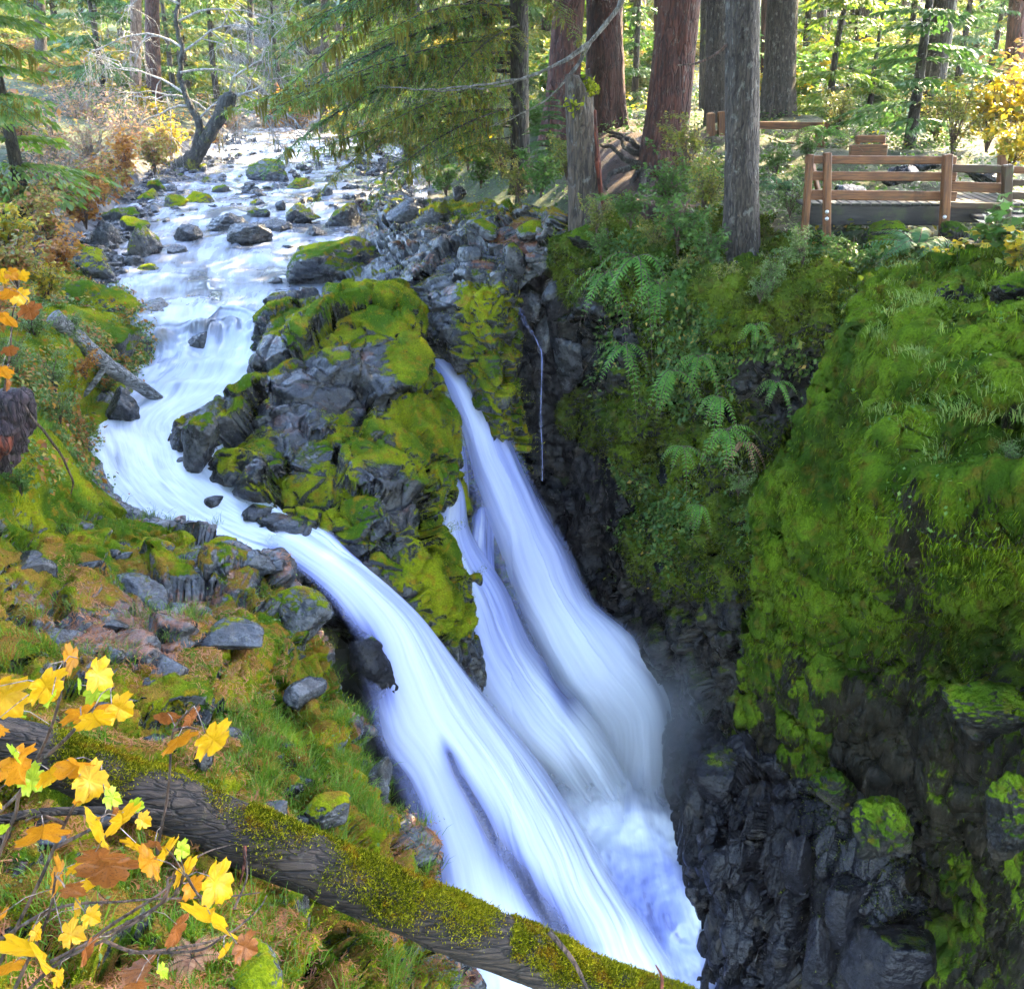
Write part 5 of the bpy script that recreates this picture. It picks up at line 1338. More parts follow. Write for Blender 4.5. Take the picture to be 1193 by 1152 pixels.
for k in range(120):
    if k < 74:
        y = r.uniform(40, 85); px = r.uniform(600, 1330); kind = r.choice(['sun', 'sun', 'green', 'cool'])
        if y < 52: px = r.choice([r.uniform(600, 700), r.uniform(720, 760), r.uniform(930, 1330)])
    else:
        y = r.uniform(58, 100); px = r.uniform(-160, 600); kind = r.choice(['sun', 'sun', 'green', 'cool'])
    x = ray(px, 100)[0] / ray(px, 100)[1] * y
    z = ground_z(np.array([[x]]), np.array([[y]]), False)[0, 0]
    xlr = river_at(np.array([y]))
    if xlr[1][0] - 1 < x < xlr[2][0] + 1: continue
    o = link('young_hemlock', _CO[kind, k % 3]); o.location = (x, y, z); o.rotation_euler = (0, 0, k * 1.7); s = r.uniform(.7, 1.9) * (1.1 if k >= 74 else .9); o.scale = (s, s, s)
    tag(o, 'feathery conifer crowding the distant sunlit woods beyond the river and the trail', 'conifer', 'conifers of the distant woods')

r = np.random.default_rng(15)
for k, (px, y) in enumerate(((935, 33), (955, 40), (990, 34), (1035, 38), (1050, 31), (1095, 36), (1130, 40), (1150, 33), (1185, 38), (1215, 32), (735, 38), (870, 42), (930, 46), (1000, 48))):
    o = link('young_hemlock', _CO[['green', 'sun', 'green', 'cool'][k % 4], k % 3]); x = ray(px, 100)[0] / ray(px, 100)[1] * y
    o.location = (x, y, ground_z(np.array([[x]]), np.array([[y]]), False)[0, 0]); o.rotation_euler = (0, 0, k * 2.1); s = r.uniform(.55, .95); o.scale = (s * 1.1, s * 1.1, s)
    tag(o, 'feathery conifer crowding the distant sunlit woods beyond the river and the trail', 'conifer', 'conifers of the distant woods')
r = np.random.default_rng(14)
for k in range(26):
    y = r.uniform(78, 108); px = r.uniform(180, 460)
    o = link('young_hemlock', _CO[['sun', 'green', 'cool'][k % 3], k % 3]); x = ray(px, 100)[0] / ray(px, 100)[1] * y
    o.location = (x, y, -2.6 + (y - 78) * .03); o.rotation_euler = (0, 0, k * 1.7); s = r.uniform(1.4, 2.4); o.scale = (s * 1.1, s * 1.1, s)
    tag(o, 'feathery conifer crowding the distant sunlit woods beyond the river and the trail', 'conifer', 'conifers of the distant woods')
# big hemlock at the left edge: boughs reach into the picture
b0 = at(-190, 230, 12.5)
t = thing('edge_hemlock', 'hemlock at the left picture edge, its drooping boughs reaching over the yellow leaves', 'tree', b0)
part('trunk', trunk_geo(b0, at(-210, 0, 12.5), .28, .16, 22, 91), [M_BK_MOSS], t)
c = link('crown', _CR[1], t); c.location = (0, 0, 7)
for j, (h, az, sz) in enumerate(((3.0, 8, 3.1), (2.5, -12, 2.9), (3.5, 25, 3.4), (2.0, 5, 2.7), (4.1, -5, 3.4), (2.9, -35, 2.6), (1.7, 30, 2.6), (3.8, 45, 3.2), (2.2, 18, 2.9), (3.3, -2, 3.3))):
    set_bough(t, (0, 0, h), R(az), sz, 'cool' if j % 2 else 'green', j, pitch=R(10))

# ---- bare mossy tree leaning over the river bend
yb = 35.5
b0 = at(222, 192, yb)
t = thing('leaning_bare_tree', 'leaning dark mossy tree with pale bare drooping branches at the river bend', 'tree', b0)
L = lambda *p: [at(a, b_, yb + (c_ if len(x) > 2 else 0)) - b0 for x in p for a, b_, c_ in [x if len(x) > 2 else (*x, 0)]]
M_BARK_LEAN = bark_mat('dark_mossy_bark', (.012, .012, .009), (.05, .045, .035), (.14, .15, .1), .3, moss=.02, pal=MOSS)
limb(L((212, 200), (222, 190), (232, 176), (245, 155), (256, 135), (264, 120), (272, 108)), [.42, .34, .25, .22, .22, .26, .14], 'trunk', M_BARK_LEAN, t, seg=20, rough=.35, k=60)
limb(L((228, 182), (232, 160), (230, 140), (222, 125), (213, 108), (209, 88), (212, 60), (208, 30), (209, -5)), [.2, .14, .12, .11, .10, .09, .08, .07, .06], 'limb', M_BARK_LEAN, t, seg=12, wob=.1, rough=.25)
g = Geo(); gm = Geo(); r = np.random.default_rng(17)
def twigs(p, d, l, rad, dep):
    n = 6; P = [p]; dd = d.copy()
    for j in range(n):
        dd = norm(dd + r.normal(0, .16, 3) + np.array([0, 0, -.10 if dep < 3 else -.2])); P.append(P[-1] + dd * l / n)
    P = np.array(P); g.tube(P, np.linspace(rad, rad * .45, n + 1), 4 if dep > 1 else 5, 0, cap=False)
    if dep in (1, 2) and r.random() < .22:
        q = P[r.integers(1, n)]
        gm.tube(np.array([q, q - [0, 0, .12], q - [0, 0, r.uniform(.2, .4)]]), [.035, .03, .01], 5)
    if dep < 4:
        for j in range(r.integers(3, 5)):
            u = r.integers(2, n + 1)
            twigs(P[u], norm(dd * .7 + r.normal(0, .55, 3)), l * r.uniform(.5, .75), rad * .55, dep + 1)
for (a, b_), d, l in (((264, 118), (.7, 0, .5), 2.2), ((268, 112), (.2, -.4, .8), 2.2), ((258, 130), (.8, .3, .1), 2.4), ((250, 140), (-.5, .2, .7), 2.2), ((213, 108), (-.9, 0, .3), 2.6), ((210, 85), (.8, 0, .4), 2.6), ((211, 55), (-.8, .1, .5), 2.4), ((212, 62), (.7, -.2, .5), 2.4), ((208, 25), (.8, 0, .6), 2.2), ((209, 5), (-.7, 0, .6), 2.0), ((222, 124), (-.8, -.1, .2), 2.2), ((270, 110), (.9, .1, .1), 2.4), ((230, 145), (.6, 0, .6), 1.8)):
    twigs(at(a, b_, yb) - b0, norm(np.array(d, float)), l, .042, 0)
part('branches', g, [bark_mat('pale_twig_bark', (.16, .15, .13), (.42, .40, .37), lich=.3)], t)
part('hanging_moss', gm, [M_HANG], t)['kind'] = 'stuff'

# ================================================================== SHRUBS AND FERNS
M_LGREEN = leaf_mat('leafy_green', (.035, .10, .014), (.10, .20, .03), .4)
M_LPALE = leaf_mat('pale_huckleberry', (.10, .15, .02), (.24, .26, .04), .4, third=((.42, .28, .05), .88))
M_LYEL = leaf_mat('yellow_leaves', (.32, .24, .012), (.55, .40, .02), .45, third=((.16, .24, .02), .72))
M_LORA = leaf_mat('autumn_leaves', (.32, .12, .02), (.48, .24, .03), .45, third=((.20, .06, .02), .75))
M_LTHICK = leaf_mat('thicket_leaves', (.12, .16, .03), (.40, .30, .05), .45, third=((.36, .14, .05), .55))
M_LPINK = leaf_mat('pinkish_twig_leaves', (.30, .17, .10), (.42, .24, .11), .45, third=((.22, .26, .05), .72))
M_LSMALL = leaf_mat('small_white_green', (.07, .15, .03), (.16, .24, .05), .35, third=((.26, .33, .14), .90), rough=.5)
M_FERN = leaf_mat('sword_fern', (.05, .17, .016), (.14, .30, .030), .4, rough=.65)
M_FERNB = leaf_mat('blue_green_fern', (.030, .10, .030), (.075, .17, .05), .3, rough=.6)
M_FERND = leaf_mat('dead_fern', (.25, .10, .05), (.38, .20, .09), .35)
M_STEM = bark_mat('shrub_stem', (.05, .03, .022), (.16, .10, .07), lich=.1)
M_PSTEM = bark_mat('pale_shrub_stem', (.16, .12, .10), (.36, .28, .24), lich=.1)

def shrub_geos(seed, n_st=14, leaves=900, size=.09, spread_=.5, h=1., tmpl=(LEAF_V, LEAF_F), flat=.5, tw=5):
    r = np.random.default_rng(seed); gs, gl = Geo(), Geo(); pts = []
    for k in range(n_st):
        a = r.uniform(0, 6.283); lean = r.uniform(.1, 1) * spread_; H = h * r.uniform(.55, 1)
        s = np.linspace(0, 1, 8)
        P = np.stack([math.cos(a) * lean * s ** 1.4, math.sin(a) * lean * s ** 1.4, H * s - .25 * lean * s ** 3], 1) + .03 * r.normal(size=(8, 3)) * s[:, None]
        gs.tube(P, .010 * (1 - s) + .003, 4, 0, cap=False)
        for j in range(tw):
            u = r.uniform(.3, 1); q = np.array([np.interp(u, s, P[:, c_]) for c_ in range(3)])
            d = norm(r.normal(size=3) + np.array([math.cos(a), math.sin(a), .35])); l = r.uniform(.12, .34) * h
            e = q + d * l - np.array([0, 0, .1 * l]); gs.tube(np.array([q, q + d * l * .5, e]), [.004, .003, .0015], 3, 0, cap=False)
            m = max(2, int(leaves / (n_st * tw))); t = r.random((m, 1)); pts.append(q + (e - q) * t + r.normal(0, .022 * h, (m, 3)))
    P = np.vstack(pts); n = len(P)
    Y = norm(rnd_dirs(n, r) * np.array([1, 1, .5]) + np.array([0, 0, -.15])); X, Z = frames(Y, r, up=(0, 0, flat * 2))
    v, f = place(*tmpl, P, X, Y, Z, size * r.uniform(.6, 1.25, n)); gl.add(v, f)
    return gs, gl
def maple_leaf(fold=.18, droop=.25):
    half = [(0, .03), (.08, -.06), (.24, -.10), (.40, -.04), (.34, .08), (.50, .14), (.66, .22), (.58, .32), (.64, .46), (.48, .46), (.33, .46), (.42, .60), (.36, .68), (.32, .80), (.20, .80), (.12, .92), (0, 1.06)]
    o = [(-x, y) for x, y in half[1:-1]][::-1]
    out = half + o
    v = [(x, y, fold * abs(x) - droop * y * y - .25 * x * x) for x, y in [(0, .36)] + out]
    n = len(out); f = [(0, 1 + (j + 1) % n, 1 + j) for j in range(n)]
    return v, f
MAP_V, MAP_F = maple_leaf()
SM_MAP = ([(0, 0, 0), (.35, .1, .05), (.55, .45, .05), (.25, .55, .03), (0, 1, -.1), (-.25, .55, .03), (-.55, .45, .05), (-.35, .1, .05)], [(0, 1, 2, 3), (0, 3, 4, 5), (0, 5, 6, 7)])
_SH = {}
def shrub_kind(kind, k):
    if (kind, k) not in _SH:
        cfg = {'green': dict(size=.085, leaves=1100, m=M_LGREEN), 'pale': dict(size=.06, leaves=1500, m=M_LPALE, flat=1.), 'yellow': dict(size=.10, leaves=900, m=M_LYEL), 'orange': dict(size=.10, leaves=800, m=M_LORA),
               'thicket': dict(size=.085, leaves=1000, m=M_LTHICK), 'pink': dict(size=.06, leaves=700, m=M_LPINK, n_st=26, tw=7), 'small': dict(size=.05, leaves=1500, m=M_LSMALL), 'maple': dict(size=.17, leaves=260, m=M_LYEL, tmpl=SM_MAP, flat=1.), 'maplegreen': dict(size=.16, leaves=330, m=M_LGREEN, tmpl=SM_MAP, flat=1.)}[kind]
        m = cfg.pop('m')
        gs, gl = shrub_geos(800 + 13 * k + len(kind), **cfg)
        _SH[kind, k] = (gs.mesh('stems', [M_PSTEM if kind == 'pink' else M_STEM]), gl.mesh('foliage', [m]))
    return _SH[kind, k]
def shrub(px, py, y, size, kind, lab, k=0, group=None, flat=1., name='shrub', cat='shrub'):
    t = thing(name, lab, cat, at(px, py, y) + np.array([0, 0, -.08 * size]), group, rz=px * .7 + py)
    t.scale = (size, size, size * flat)
    a, b_ = shrub_kind(kind, k % 3)
    link('stem', a, t); link('foliage', b_, t)
    return t

def fern_geo(seed, n=15, L=.8, pin=22, w=.085):
    r = np.random.default_rng(seed); g = Geo(); Ps, Ys, Ss, Us = [], [], [], []
    for k in range(n):
        a = 6.283 * k / n + r.normal(0, .25); l = L * r.uniform(.7, 1.1); el = r.uniform(.6, 1.25)
        s = np.linspace(.0, 1, pin); rise = math.sin(el); out = math.cos(el)
        hx = l * (out * s + .38 * s ** 2); hz = l * (rise * s - .85 * s ** 2.2)
        P = np.stack([math.cos(a) * hx, math.sin(a) * hx, hz], 1); g.tube(P, .005 * (1 - s) + .0018, 3, 0, cap=False)
        T = norm(np.gradient(P, axis=0)); sd = norm(np.cross(T, [0, 0, 1.]))
        pl = w * np.sin(np.clip(s * 1.03 + .05, 0, 1) * math.pi) ** .55 * (1.15 - .55 * s) + .008
        for q in (-1, 1):
            Ps.append(P[2:]); Ys.append(norm(q * sd[2:] + T[2:] * .35 + np.array([0, 0, -.25]) + r.normal(0, .07, (pin - 2, 3)))); Ss.append(pl[2:]); Us.append(np.cross(sd, T)[2:])
    P, Y, S, U = np.vstack(Ps), np.vstack(Ys), np.concatenate(Ss), np.vstack(Us)
    X = norm(np.cross(Y, U)); Z = np.cross(X, Y)
    v, f = place([(0, 0, 0), (-.13, .25, .02), (-.10, .7, 0), (0, 1, -.06), (.10, .7, 0), (.13, .25, .02)], OVAL_F, P, X, Y, Z, S); g.add(v, f, 1)
    return g
_FE = [fern_geo(900 + k, n=(16, 13, 19, 11)[k], w=(.10, .085, .11, .10)[k]).mesh('fern', [M_STEM, M_FERN]) for k in range(4)]
def hang_fern(seed, n=12, L=1.0, pin=17, w=.085):
    r = np.random.default_rng(seed); g = Geo(); Ps, Ys, Ss, Us = [], [], [], []
    for k in range(n):
        a = -1.57 + r.uniform(-1.35, 1.35); l = L * r.uniform(.6, 1.15); up = r.uniform(.05, .55)
        s = np.linspace(0, 1, pin)
        hx = l * (.75 * s - .12 * s ** 2) * (1 - .3 * up); hz = l * (up * s - r.uniform(.75, 1.15) * s ** 1.8)
        P = np.stack([math.cos(a) * hx, math.sin(a) * hx, hz], 1); g.tube(P, .005 * (1 - s) + .0018, 3, 0, cap=False)
        T = norm(np.gradient(P, axis=0)); sd = norm(np.cross(T, [0, 0, 1.]))
        pl = w * np.sin(np.clip(s * 1.03 + .05, 0, 1) * math.pi) ** .55 * (1.15 - .55 * s) + .008
        for q in (-1, 1):
            Ps.append(P[2:]); Ys.append(norm(q * sd[2:] + T[2:] * .35 + np.array([0, 0, -.25]) + r.normal(0, .07, (pin - 2, 3)))); Ss.append(pl[2:]); Us.append(np.cross(sd, T)[2:])
    P, Y, S, U = np.vstack(Ps), np.vstack(Ys), np.concatenate(Ss), np.vstack(Us)
    X = norm(np.cross(Y, U)); Z = np.cross(X, Y)
    v, f = place([(0, 0, 0), (-.13, .25, .02), (-.10, .7, 0), (0, 1, -.06), (.10, .7, 0), (.13, .25, .02)], OVAL_F, P, X, Y, Z, S); g.add(v, f, 1)
    return g
_FH = [hang_fern(960 + k, n=(7, 5, 8, 6)[k]).mesh('fern', [M_STEM, M_FERN]) for k in range(4)]
_FB = [fern_geo(920 + k, n=(15, 12)[k], w=.115, L=.8).mesh('fern', [M_STEM, M_FERNB]) for k in range(2)]
_FHD = hang_fern(970, n=5).mesh('fern', [M_STEM, M_FERND])
_FD = fern_geo(940, n=9, w=.10, L=.5).mesh('fern', [M_STEM, M_FERND])
def fern(px, py, y, size, lab, mesh, tilt=0., group=None):
    if tilt > .55 and mesh is _FD: mesh = _FHD
    elif tilt > .55: mesh = _FH[(px + py) % 4]
    spin = px * .9 if tilt <= .55 else (px % 7 - 3) * .15
    tilt = tilt if tilt <= .55 else .1
    if mesh in _FH: y -= .3; size *= 1.35
    o = link('fern', mesh); o.location = at(px, py, y); o.scale = (size,) * 3; o.rotation_euler = (tilt, 0, px)
    o.rotation_euler = (Matrix.Rotation(tilt, 3, 'X') @ Matrix.Rotation(spin, 3, 'Z')).to_euler()
    return tag(o, lab, 'fern', group)
FERNS = [(1068, 292, 12.6, 1.0, 'big blue green sword fern in front of the railing', _FB[0], .25), (1036, 335, 12.0, .75, 'blue green fern hanging over the cliff below the railing', _FB[1], .9), (905, 222, 15.0, .85, 'arching fern beside the tall grey trunk and the railing post', _FB[0], .1),
 (742, 300, 14.6, 1.0, 'bright fern at the cliff brink below the dirt slope, largest of its row', _FE[0], .6), (708, 318, 15.0, .9, 'fern spilling over the dark cleft at the cliff brink', _FE[2], .8), (768, 330, 14.2, .8, 'fern under the pale huckleberry at the cliff brink', _FE[1], .7),
 (728, 402, 14.7, .8, 'fern high on the cliff face beside the black cleft', _FE[3], 1.2), (785, 432, 13.8, .95, 'long fronded fern midway down the cliff face', _FE[0], 1.25), (815, 415, 13.2, .6, 'small fern tucked against the midway fern', _FE[1], 1.2),
 (846, 500, 12.7, .7, 'bright fern clump on the cliff above the moss curtain', _FE[2], 1.1), (838, 462, 12.8, .6, 'fern growing just above the bright clump on the cliff', _FE[3], 1.2), (816, 588, 12.7, .45, 'little fern low on the mossy cliff', _FE[1], 1.2),
 (880, 378, 12.5, .4, 'small pale fern under the mossy overhang', _FB[1], 1.2), (905, 445, 12.7, .45, 'small fern in front of the dark hollow', _FB[0], 1.2), (950, 490, 11.6, .4, 'small fern at the crest of the moss curtain', _FE[1], .8),
 (795, 520, 13.3, .6, 'limp fern with hanging fronds on the wet cliff', _FE[3], 1.4), (700, 235, 16.0, .55, 'low fern between the snag and the dirt slope', _FE[1], .1), (960, 160, 19, .9, 'fern below the pale far railing', _FE[2], .1), (826, 205, 16.5, .7, 'fern under the huckleberry in front of the leaning red trunk', _FE[0], .2)]
for a in FERNS: fern(*a)
fern(866, 515, 12.45, .6, 'withered pale brown fern among the green ones on the cliff', _FD, 1.0)
fern(225, 1115, 3.3, .32, 'dead pink brown fern under the yellow maple leaves', _FD, .4)

SH = [ # right bank
 (660, 205, 16.8, .8, 'pale', 'pale leaved huckleberry just behind the snag'), (630, 225, 17.6, .9, 'green', 'green bush on the needle slope behind the snag'), (605, 235, 18.4, .8, 'pale', 'pale bush on the slope below the hemlock trunk'),
 (695, 268, 15.0, .6, 'pale', 'straw coloured little bush at the foot of the snag'), (735, 262, 15.2, .7, 'green', 'green bush at the lower edge of the dirt slope'), (800, 205, 16.3, 1.0, 'pale', 'pale huckleberry spray in front of the leaning red trunk'),
 (775, 240, 15.6, .9, 'green', 'green bush between the dirt slope and the tall grey trunk'), (820, 250, 14.8, .95, 'pale', 'yellowish bush beside the tall grey trunk'), (790, 290, 14.3, .9, 'green', 'bush hanging over the cliff brink above the ferns'), (830, 310, 13.7, .7, 'green', 'low bush at the base of the tall grey trunk'),
 (905, 200, 17.5, .55, 'green', 'green bush between the two grey trunks'), (920, 250, 14.6, .7, 'small', 'small leaved bush against the nearest railing post'), (935, 310, 12.9, .7, 'small', 'small leaved trailing plant below the railing post'), (900, 335, 12.7, .6, 'small', 'trailing plant with yellow dots on the mossy overhang'),
 (985, 322, 12.7, .6, 'green', 'low green plant under the boardwalk'), (755, 345, 14.6, .6, 'pale', 'pale spray of leaves hanging into the gorge'), (1130, 318, 11.0, .62, 'maple', 'bush with yellow lobed leaves above the moss wall'), (1165, 305, 10.8, .75, 'maplegreen', 'bush with broad green lobed leaves at the end of the railing'),
 (1185, 318, 10.2, .6, 'maple', 'yellow and green lobed bush at the picture edge'), (1095, 325, 11.4, .45, 'maple', 'small yellow leaved sapling by the blue green fern'), (865, 185, 20, .6, 'green', 'leafy bush behind the tall grey trunk'), (940, 185, 18.5, .5, 'green', 'leafy bush below the far railing'),
 (975, 155, 22, 1.0, 'pale', 'light green bush behind the railing'), (1110, 175, 17, 1.2, 'pale', 'light bush over the railing with tangled stems'), (1150, 170, 18, 1.4, 'yellow', 'golden sunlit shrub behind the railing'), (1190, 165, 17.5, 1.3, 'yellow', 'golden shrub at the picture edge under the red trunk'),
 (1090, 165, 22, 1.2, 'pale', 'light green shrub beneath the mossy leaning trunk'), (1040, 160, 24, 1.1, 'pale', 'pale shrub in the trail gap'), (1175, 200, 15.5, .9, 'yellow', 'low yellow shrub just behind the end railing'), (700, 158, 26, .8, 'green', 'dark low bush at the foot of the thick dark red trunk'),
 (560, 215, 21, 1.0, 'green', 'green bush under the long hemlock boughs'), (520, 225, 23, .9, 'green', 'bush at the waterside end of the hemlock slope'), (585, 205, 20.5, .9, 'pale', 'light bush under the dark mossy trunk'), (545, 195, 24, 1.0, 'yellow', 'sunlit yellow bush glimpsed under the hemlock boughs'), (500, 215, 26, .9, 'pale', 'pale bush on the far side of the hemlock slope'),
 (798, 335, 13.8, .6, 'pale', 'pale leaved spray hanging from the brink below the tall grey trunk'), (760, 292, 14.6, .6, 'pale', 'pale little bush above the largest fern of the brink'), (848, 345, 12.9, .5, 'pale', 'yellow green tuft of leaves on the mossy overhang'),
 (885, 350, 12.5, .5, 'small', 'creeping leafy plant on the mossy overhang'), (700, 300, 15.2, .55, 'green', 'bright bush right above the dark cleft'), (832, 385, 12.7, .45, 'green', 'leafy tuft on the cliff under the mossy overhang'), (860, 575, 12.4, .45, 'small', 'leafy tuft low on the cliff beside the moss curtain'), (880, 615, 12.1, .4, 'green', 'leafy clump at the lowest edge of the moss curtain'),
 (1060, 395, 9.9, .35, 'green', 'leafy tuft at the crest of the moss wall'), (1105, 470, 8.2, .3, 'green', 'small leafy tuft on the brow of the moss wall'), (1170, 545, 6.7, .28, 'small', 'trailing leafy plant on the brow of the moss wall'), (1130, 600, 7.0, .25, 'green', 'hanging leafy sprig under the brow of the moss wall'),
 # left bank
 (20, 330, 15.5, 1.1, 'thicket', 'yellow green bush above the mossy bank'), (75, 320, 18.2, 1.0, 'orange', 'orange leaved bush beside the angular grey boulder'), (-15, 390, 12.2, .9, 'orange', 'orange and yellow bush at the picture edge over the bank'), (40, 395, 13.2, .7, 'small', 'small leaved plant above the driftwood log'),
 (85, 400, 14.2, .6, 'small', 'white flecked plant beside the great mossy boulder'), (20, 440, 11.6, .7, 'small', 'white flecked plant above the broken stump'), (65, 455, 12.2, .6, 'small', 'leafy plant under the driftwood log'), (-20, 470, 10, .6, 'thicket', 'leafy plant behind the broken stump'),
 (70, 490, 11.6, .45, 'small', 'low white flecked plant beside the arching twig'), (25, 575, 9.2, .35, 'green', 'low green plant under the broken stump'), (100, 440, 13.6, .45, 'orange', 'orange leaves caught by the foot of the driftwood log'), (55, 350, 15.8, .8, 'yellow', 'yellow bush above the driftwood log'), (10, 300, 17.5, 1.2, 'yellow', 'bright yellow bush at the picture edge'),
 (60, 285, 20, 1.3, 'thicket', 'mixed yellow and red bush by the angular boulder'), (100, 262, 22.5, 1.3, 'orange', 'orange bush next to the dark bare boulder'), (30, 260, 22, 1.6, 'thicket', 'tall mixed bush of the thicket edge'), (70, 235, 25, 1.8, 'pink', 'pinkish twiggy bush in the middle of the thicket'), (120, 235, 26, 1.5, 'thicket', 'yellow green bush over the mossy boulders'),
 (150, 215, 29, 1.6, 'orange', 'russet bush on the bank by the mossy lumps'), (110, 205, 30, 2.0, 'pink', 'pinkish bare bush behind the russet one'), (180, 200, 33, 1.6, 'thicket', 'green and yellow bush near the leaning bare tree'), (150, 185, 35, 2.2, 'pink', 'tall twiggy pinkish bush near the leaning bare tree'), (60, 200, 30, 2.2, 'pink', 'tall pinkish bush to the side of the thicket'),
 (200, 185, 37, 1.6, 'yellow', 'yellow bush right behind the leaning bare tree'), (240, 178, 42, 1.6, 'thicket', 'bush on the far side of the leaning bare tree'), (20, 190, 28, 2.4, 'thicket', 'tall yellow green bush below the edge hemlock'), (100, 165, 40, 2.8, 'pink', 'tall pale pink bush at the back of the thicket'), (165, 160, 44, 2.6, 'yellow', 'yellow shrub at the back of the thicket'),
 (270, 165, 50, 2.2, 'pink', 'pale twiggy bush at the water bend'), (320, 158, 56, 2.4, 'orange', 'glowing orange bush at the end of the river'), (350, 155, 58, 2.6, 'orange', 'glowing pink orange bush at the end of the river, by the grey trunk'), (400, 165, 46, 1.8, 'yellow', 'yellow bush on the far bank under the hemlock tips'), (440, 175, 38, 1.5, 'thicket', 'yellow green bush at the far bank stones'), (60, 130, 50, 3.2, 'yellow', 'tall yellow bush in the hazy far woods'), (120, 130, 52, 3.0, 'thicket', 'tall hazy green yellow bush in the far woods')]
for k, (px, py, y, s, kind, lab) in enumerate(SH): shrub(px, py, y, s * (1.0 if kind != 'small' else 1.0), kind, lab, k)
# brush filling the sunlit woods behind the railing and across the river
r = np.random.default_rng(23)
for k in range(90):
    if k < 55: y = r.uniform(27, 60); px = r.uniform(590, 1290)
    else: y = r.uniform(45, 80); px = r.uniform(-100, 520)
    x = ray(px, 100)[0] / ray(px, 100)[1] * y
    xlr = river_at(np.array([y]))
    if xlr[1][0] - 1 < x < xlr[2][0] + 1: continue
    z = ground_z(np.array([[x]]), np.array([[y]]), False)[0, 0]
    t = thing('shrub', 'leafy yellow green brush on the floor of the distant sunlit woods', 'shrub', (x, y, z - .1), 'brush of the distant woods', rz=k)
    s = r.uniform(1.0, 2.2) * (1 if k < 55 else 1.4); t.scale = (s * 1.3, s * 1.3, s)
    a, b_ = shrub_kind(['yellow', 'pale', 'green', 'thicket'][k % 4], k % 3); link('foliage', b_, t)
# ================================================================== GROUND COVER (what nobody could count)
M_FZ = fuzz_mat('moss_tufts', ((.065, .125, .007), (.23, .245, .009), (.26, .16, .013)))
M_FZW = fuzz_mat('hanging_moss_strands', MOSS_WALL)
M_FZD = fuzz_mat('deep_moss_tufts', MOSS_DEEP)
M_GRASS = leaf_mat('grass_blades', (.06, .16, .012), (.18, .30, .02), .4, third=((.28, .26, .05), .9))
M_NEEDLE = leaf_mat('fallen_needles', (.22, .075, .025), (.40, .16, .05), .1)
r = np.random.default_rng(41)

def tufts(name, P, N, length, width, mat, grav=.0, spread_=.7, seed=0):
    r = np.random.default_rng(seed); n = len(P)
    Y = norm(N + spread_ * r.normal(size=(n, 3)) + np.array([0, 0, -1.]) * grav)
    X, Z = frames(Y, r)
    l = length * r.uniform(.5, 1.4, n)
    v = P[:, None] + np.stack([X * (-width / 2), X * (width / 2), Y * l[:, None]], 1) - N[:, None] * .006
    f = np.arange(n * 3).reshape(n, 3)
    return struct(link(name, Geo().add(v.reshape(-1, 3), f).mesh(name, [mat])), 'stuff')

def mask_of(sh, flat): return flat.reshape(sh.nv, sh.nu)[:-1, :-1].ravel()
lbm = mask_of(left_bank, lb_mask)
def infront(P): 
    a, b_ = to_px(P); return ((a > -80) & (a < 1275) & (b_ < 1230) & (P[:, 1] > 1))
P, N = left_bank.sample(330000, lambda P, N: (lbm * infront(P) + .02) / np.maximum(P[:, 1], 3) ** 1.2 * 8, r)
tufts('moss_tufts', P, N, .026, .008, M_FZ, seed=1)
om = mask_of(outcrop, out_mask)
P, N = outcrop.sample(120000, lambda P, N: om + .01, r)
tufts('moss_tufts', P, N, .03, .010, M_FZ, grav=.25, seed=2)
sm, shm = moss_field(shelf.P.reshape(-1, 3), shelf.N().reshape(-1, 3), shelf.at['moss'].ravel(), 37, bias=-.03)
P, N = shelf.sample(40000, lambda P, N: mask_of(shelf, shm) + .005, r)
tufts('moss_tufts', P, N, .035, .012, M_FZ, grav=.2, seed=3)
# moss wall: long strands that hang and comb downwards, short pile on the tops
px, py = to_px(moss_wall.P[:-1, :-1].reshape(-1, 3))
wv = ((px > 860) & (px < 1260) & (py < 1200))
face = 1.0 - .88 * smooth(730, 850, py)  # fewer strands low down, which also darkens the wall's shaded foot
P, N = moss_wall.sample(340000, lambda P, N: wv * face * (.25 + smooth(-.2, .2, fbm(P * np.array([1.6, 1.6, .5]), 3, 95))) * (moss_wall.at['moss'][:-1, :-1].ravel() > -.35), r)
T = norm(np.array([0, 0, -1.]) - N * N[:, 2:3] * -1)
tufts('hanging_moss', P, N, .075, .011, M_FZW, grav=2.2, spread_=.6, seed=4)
P, N = right_cliff.sample(150000, lambda P, N: (right_cliff.at['moss'][:-1, :-1].ravel() > .0) * infront(P) * 1., r)
tufts('moss_tufts', P, N, .07, .022, M_FZD, grav=.7, seed=5)
P, N = columns.sample(16000, lambda P, N: (columns.at['moss'][:-1, :-1].ravel() > -.05) * smooth(.2, .6, N[:, 2]), r)
tufts('moss_tufts', P, N, .03, .01, M_FZD, seed=6)

# fallen red needles on the ledge
def needle_w(P, N):
    a, b_ = to_px(P); return infront(P) * smooth(600, 690, b_) * smooth(.35, .8, N[:, 2]) * smooth(-.05, .25, fbm(P * 1.7, 3, 77)) / np.maximum(P[:, 1], 3) ** 1.3
P, N = left_bank.sample(40000, needle_w, r)
Y = norm(np.cross(N, rnd_dirs(len(P), r))); X = norm(np.cross(Y, N))
v, f = place([(-.07, 0, 0), (.07, 0, 0), (.05, 1, 0), (-.05, 1, 0)], [(0, 1, 2, 3)], P + N * .008, X, Y, N, r.uniform(.025, .06, len(P)))
struct(link('fallen_needles', Geo().add(v, f).mesh('fallen_needles', [M_NEEDLE])), 'stuff')

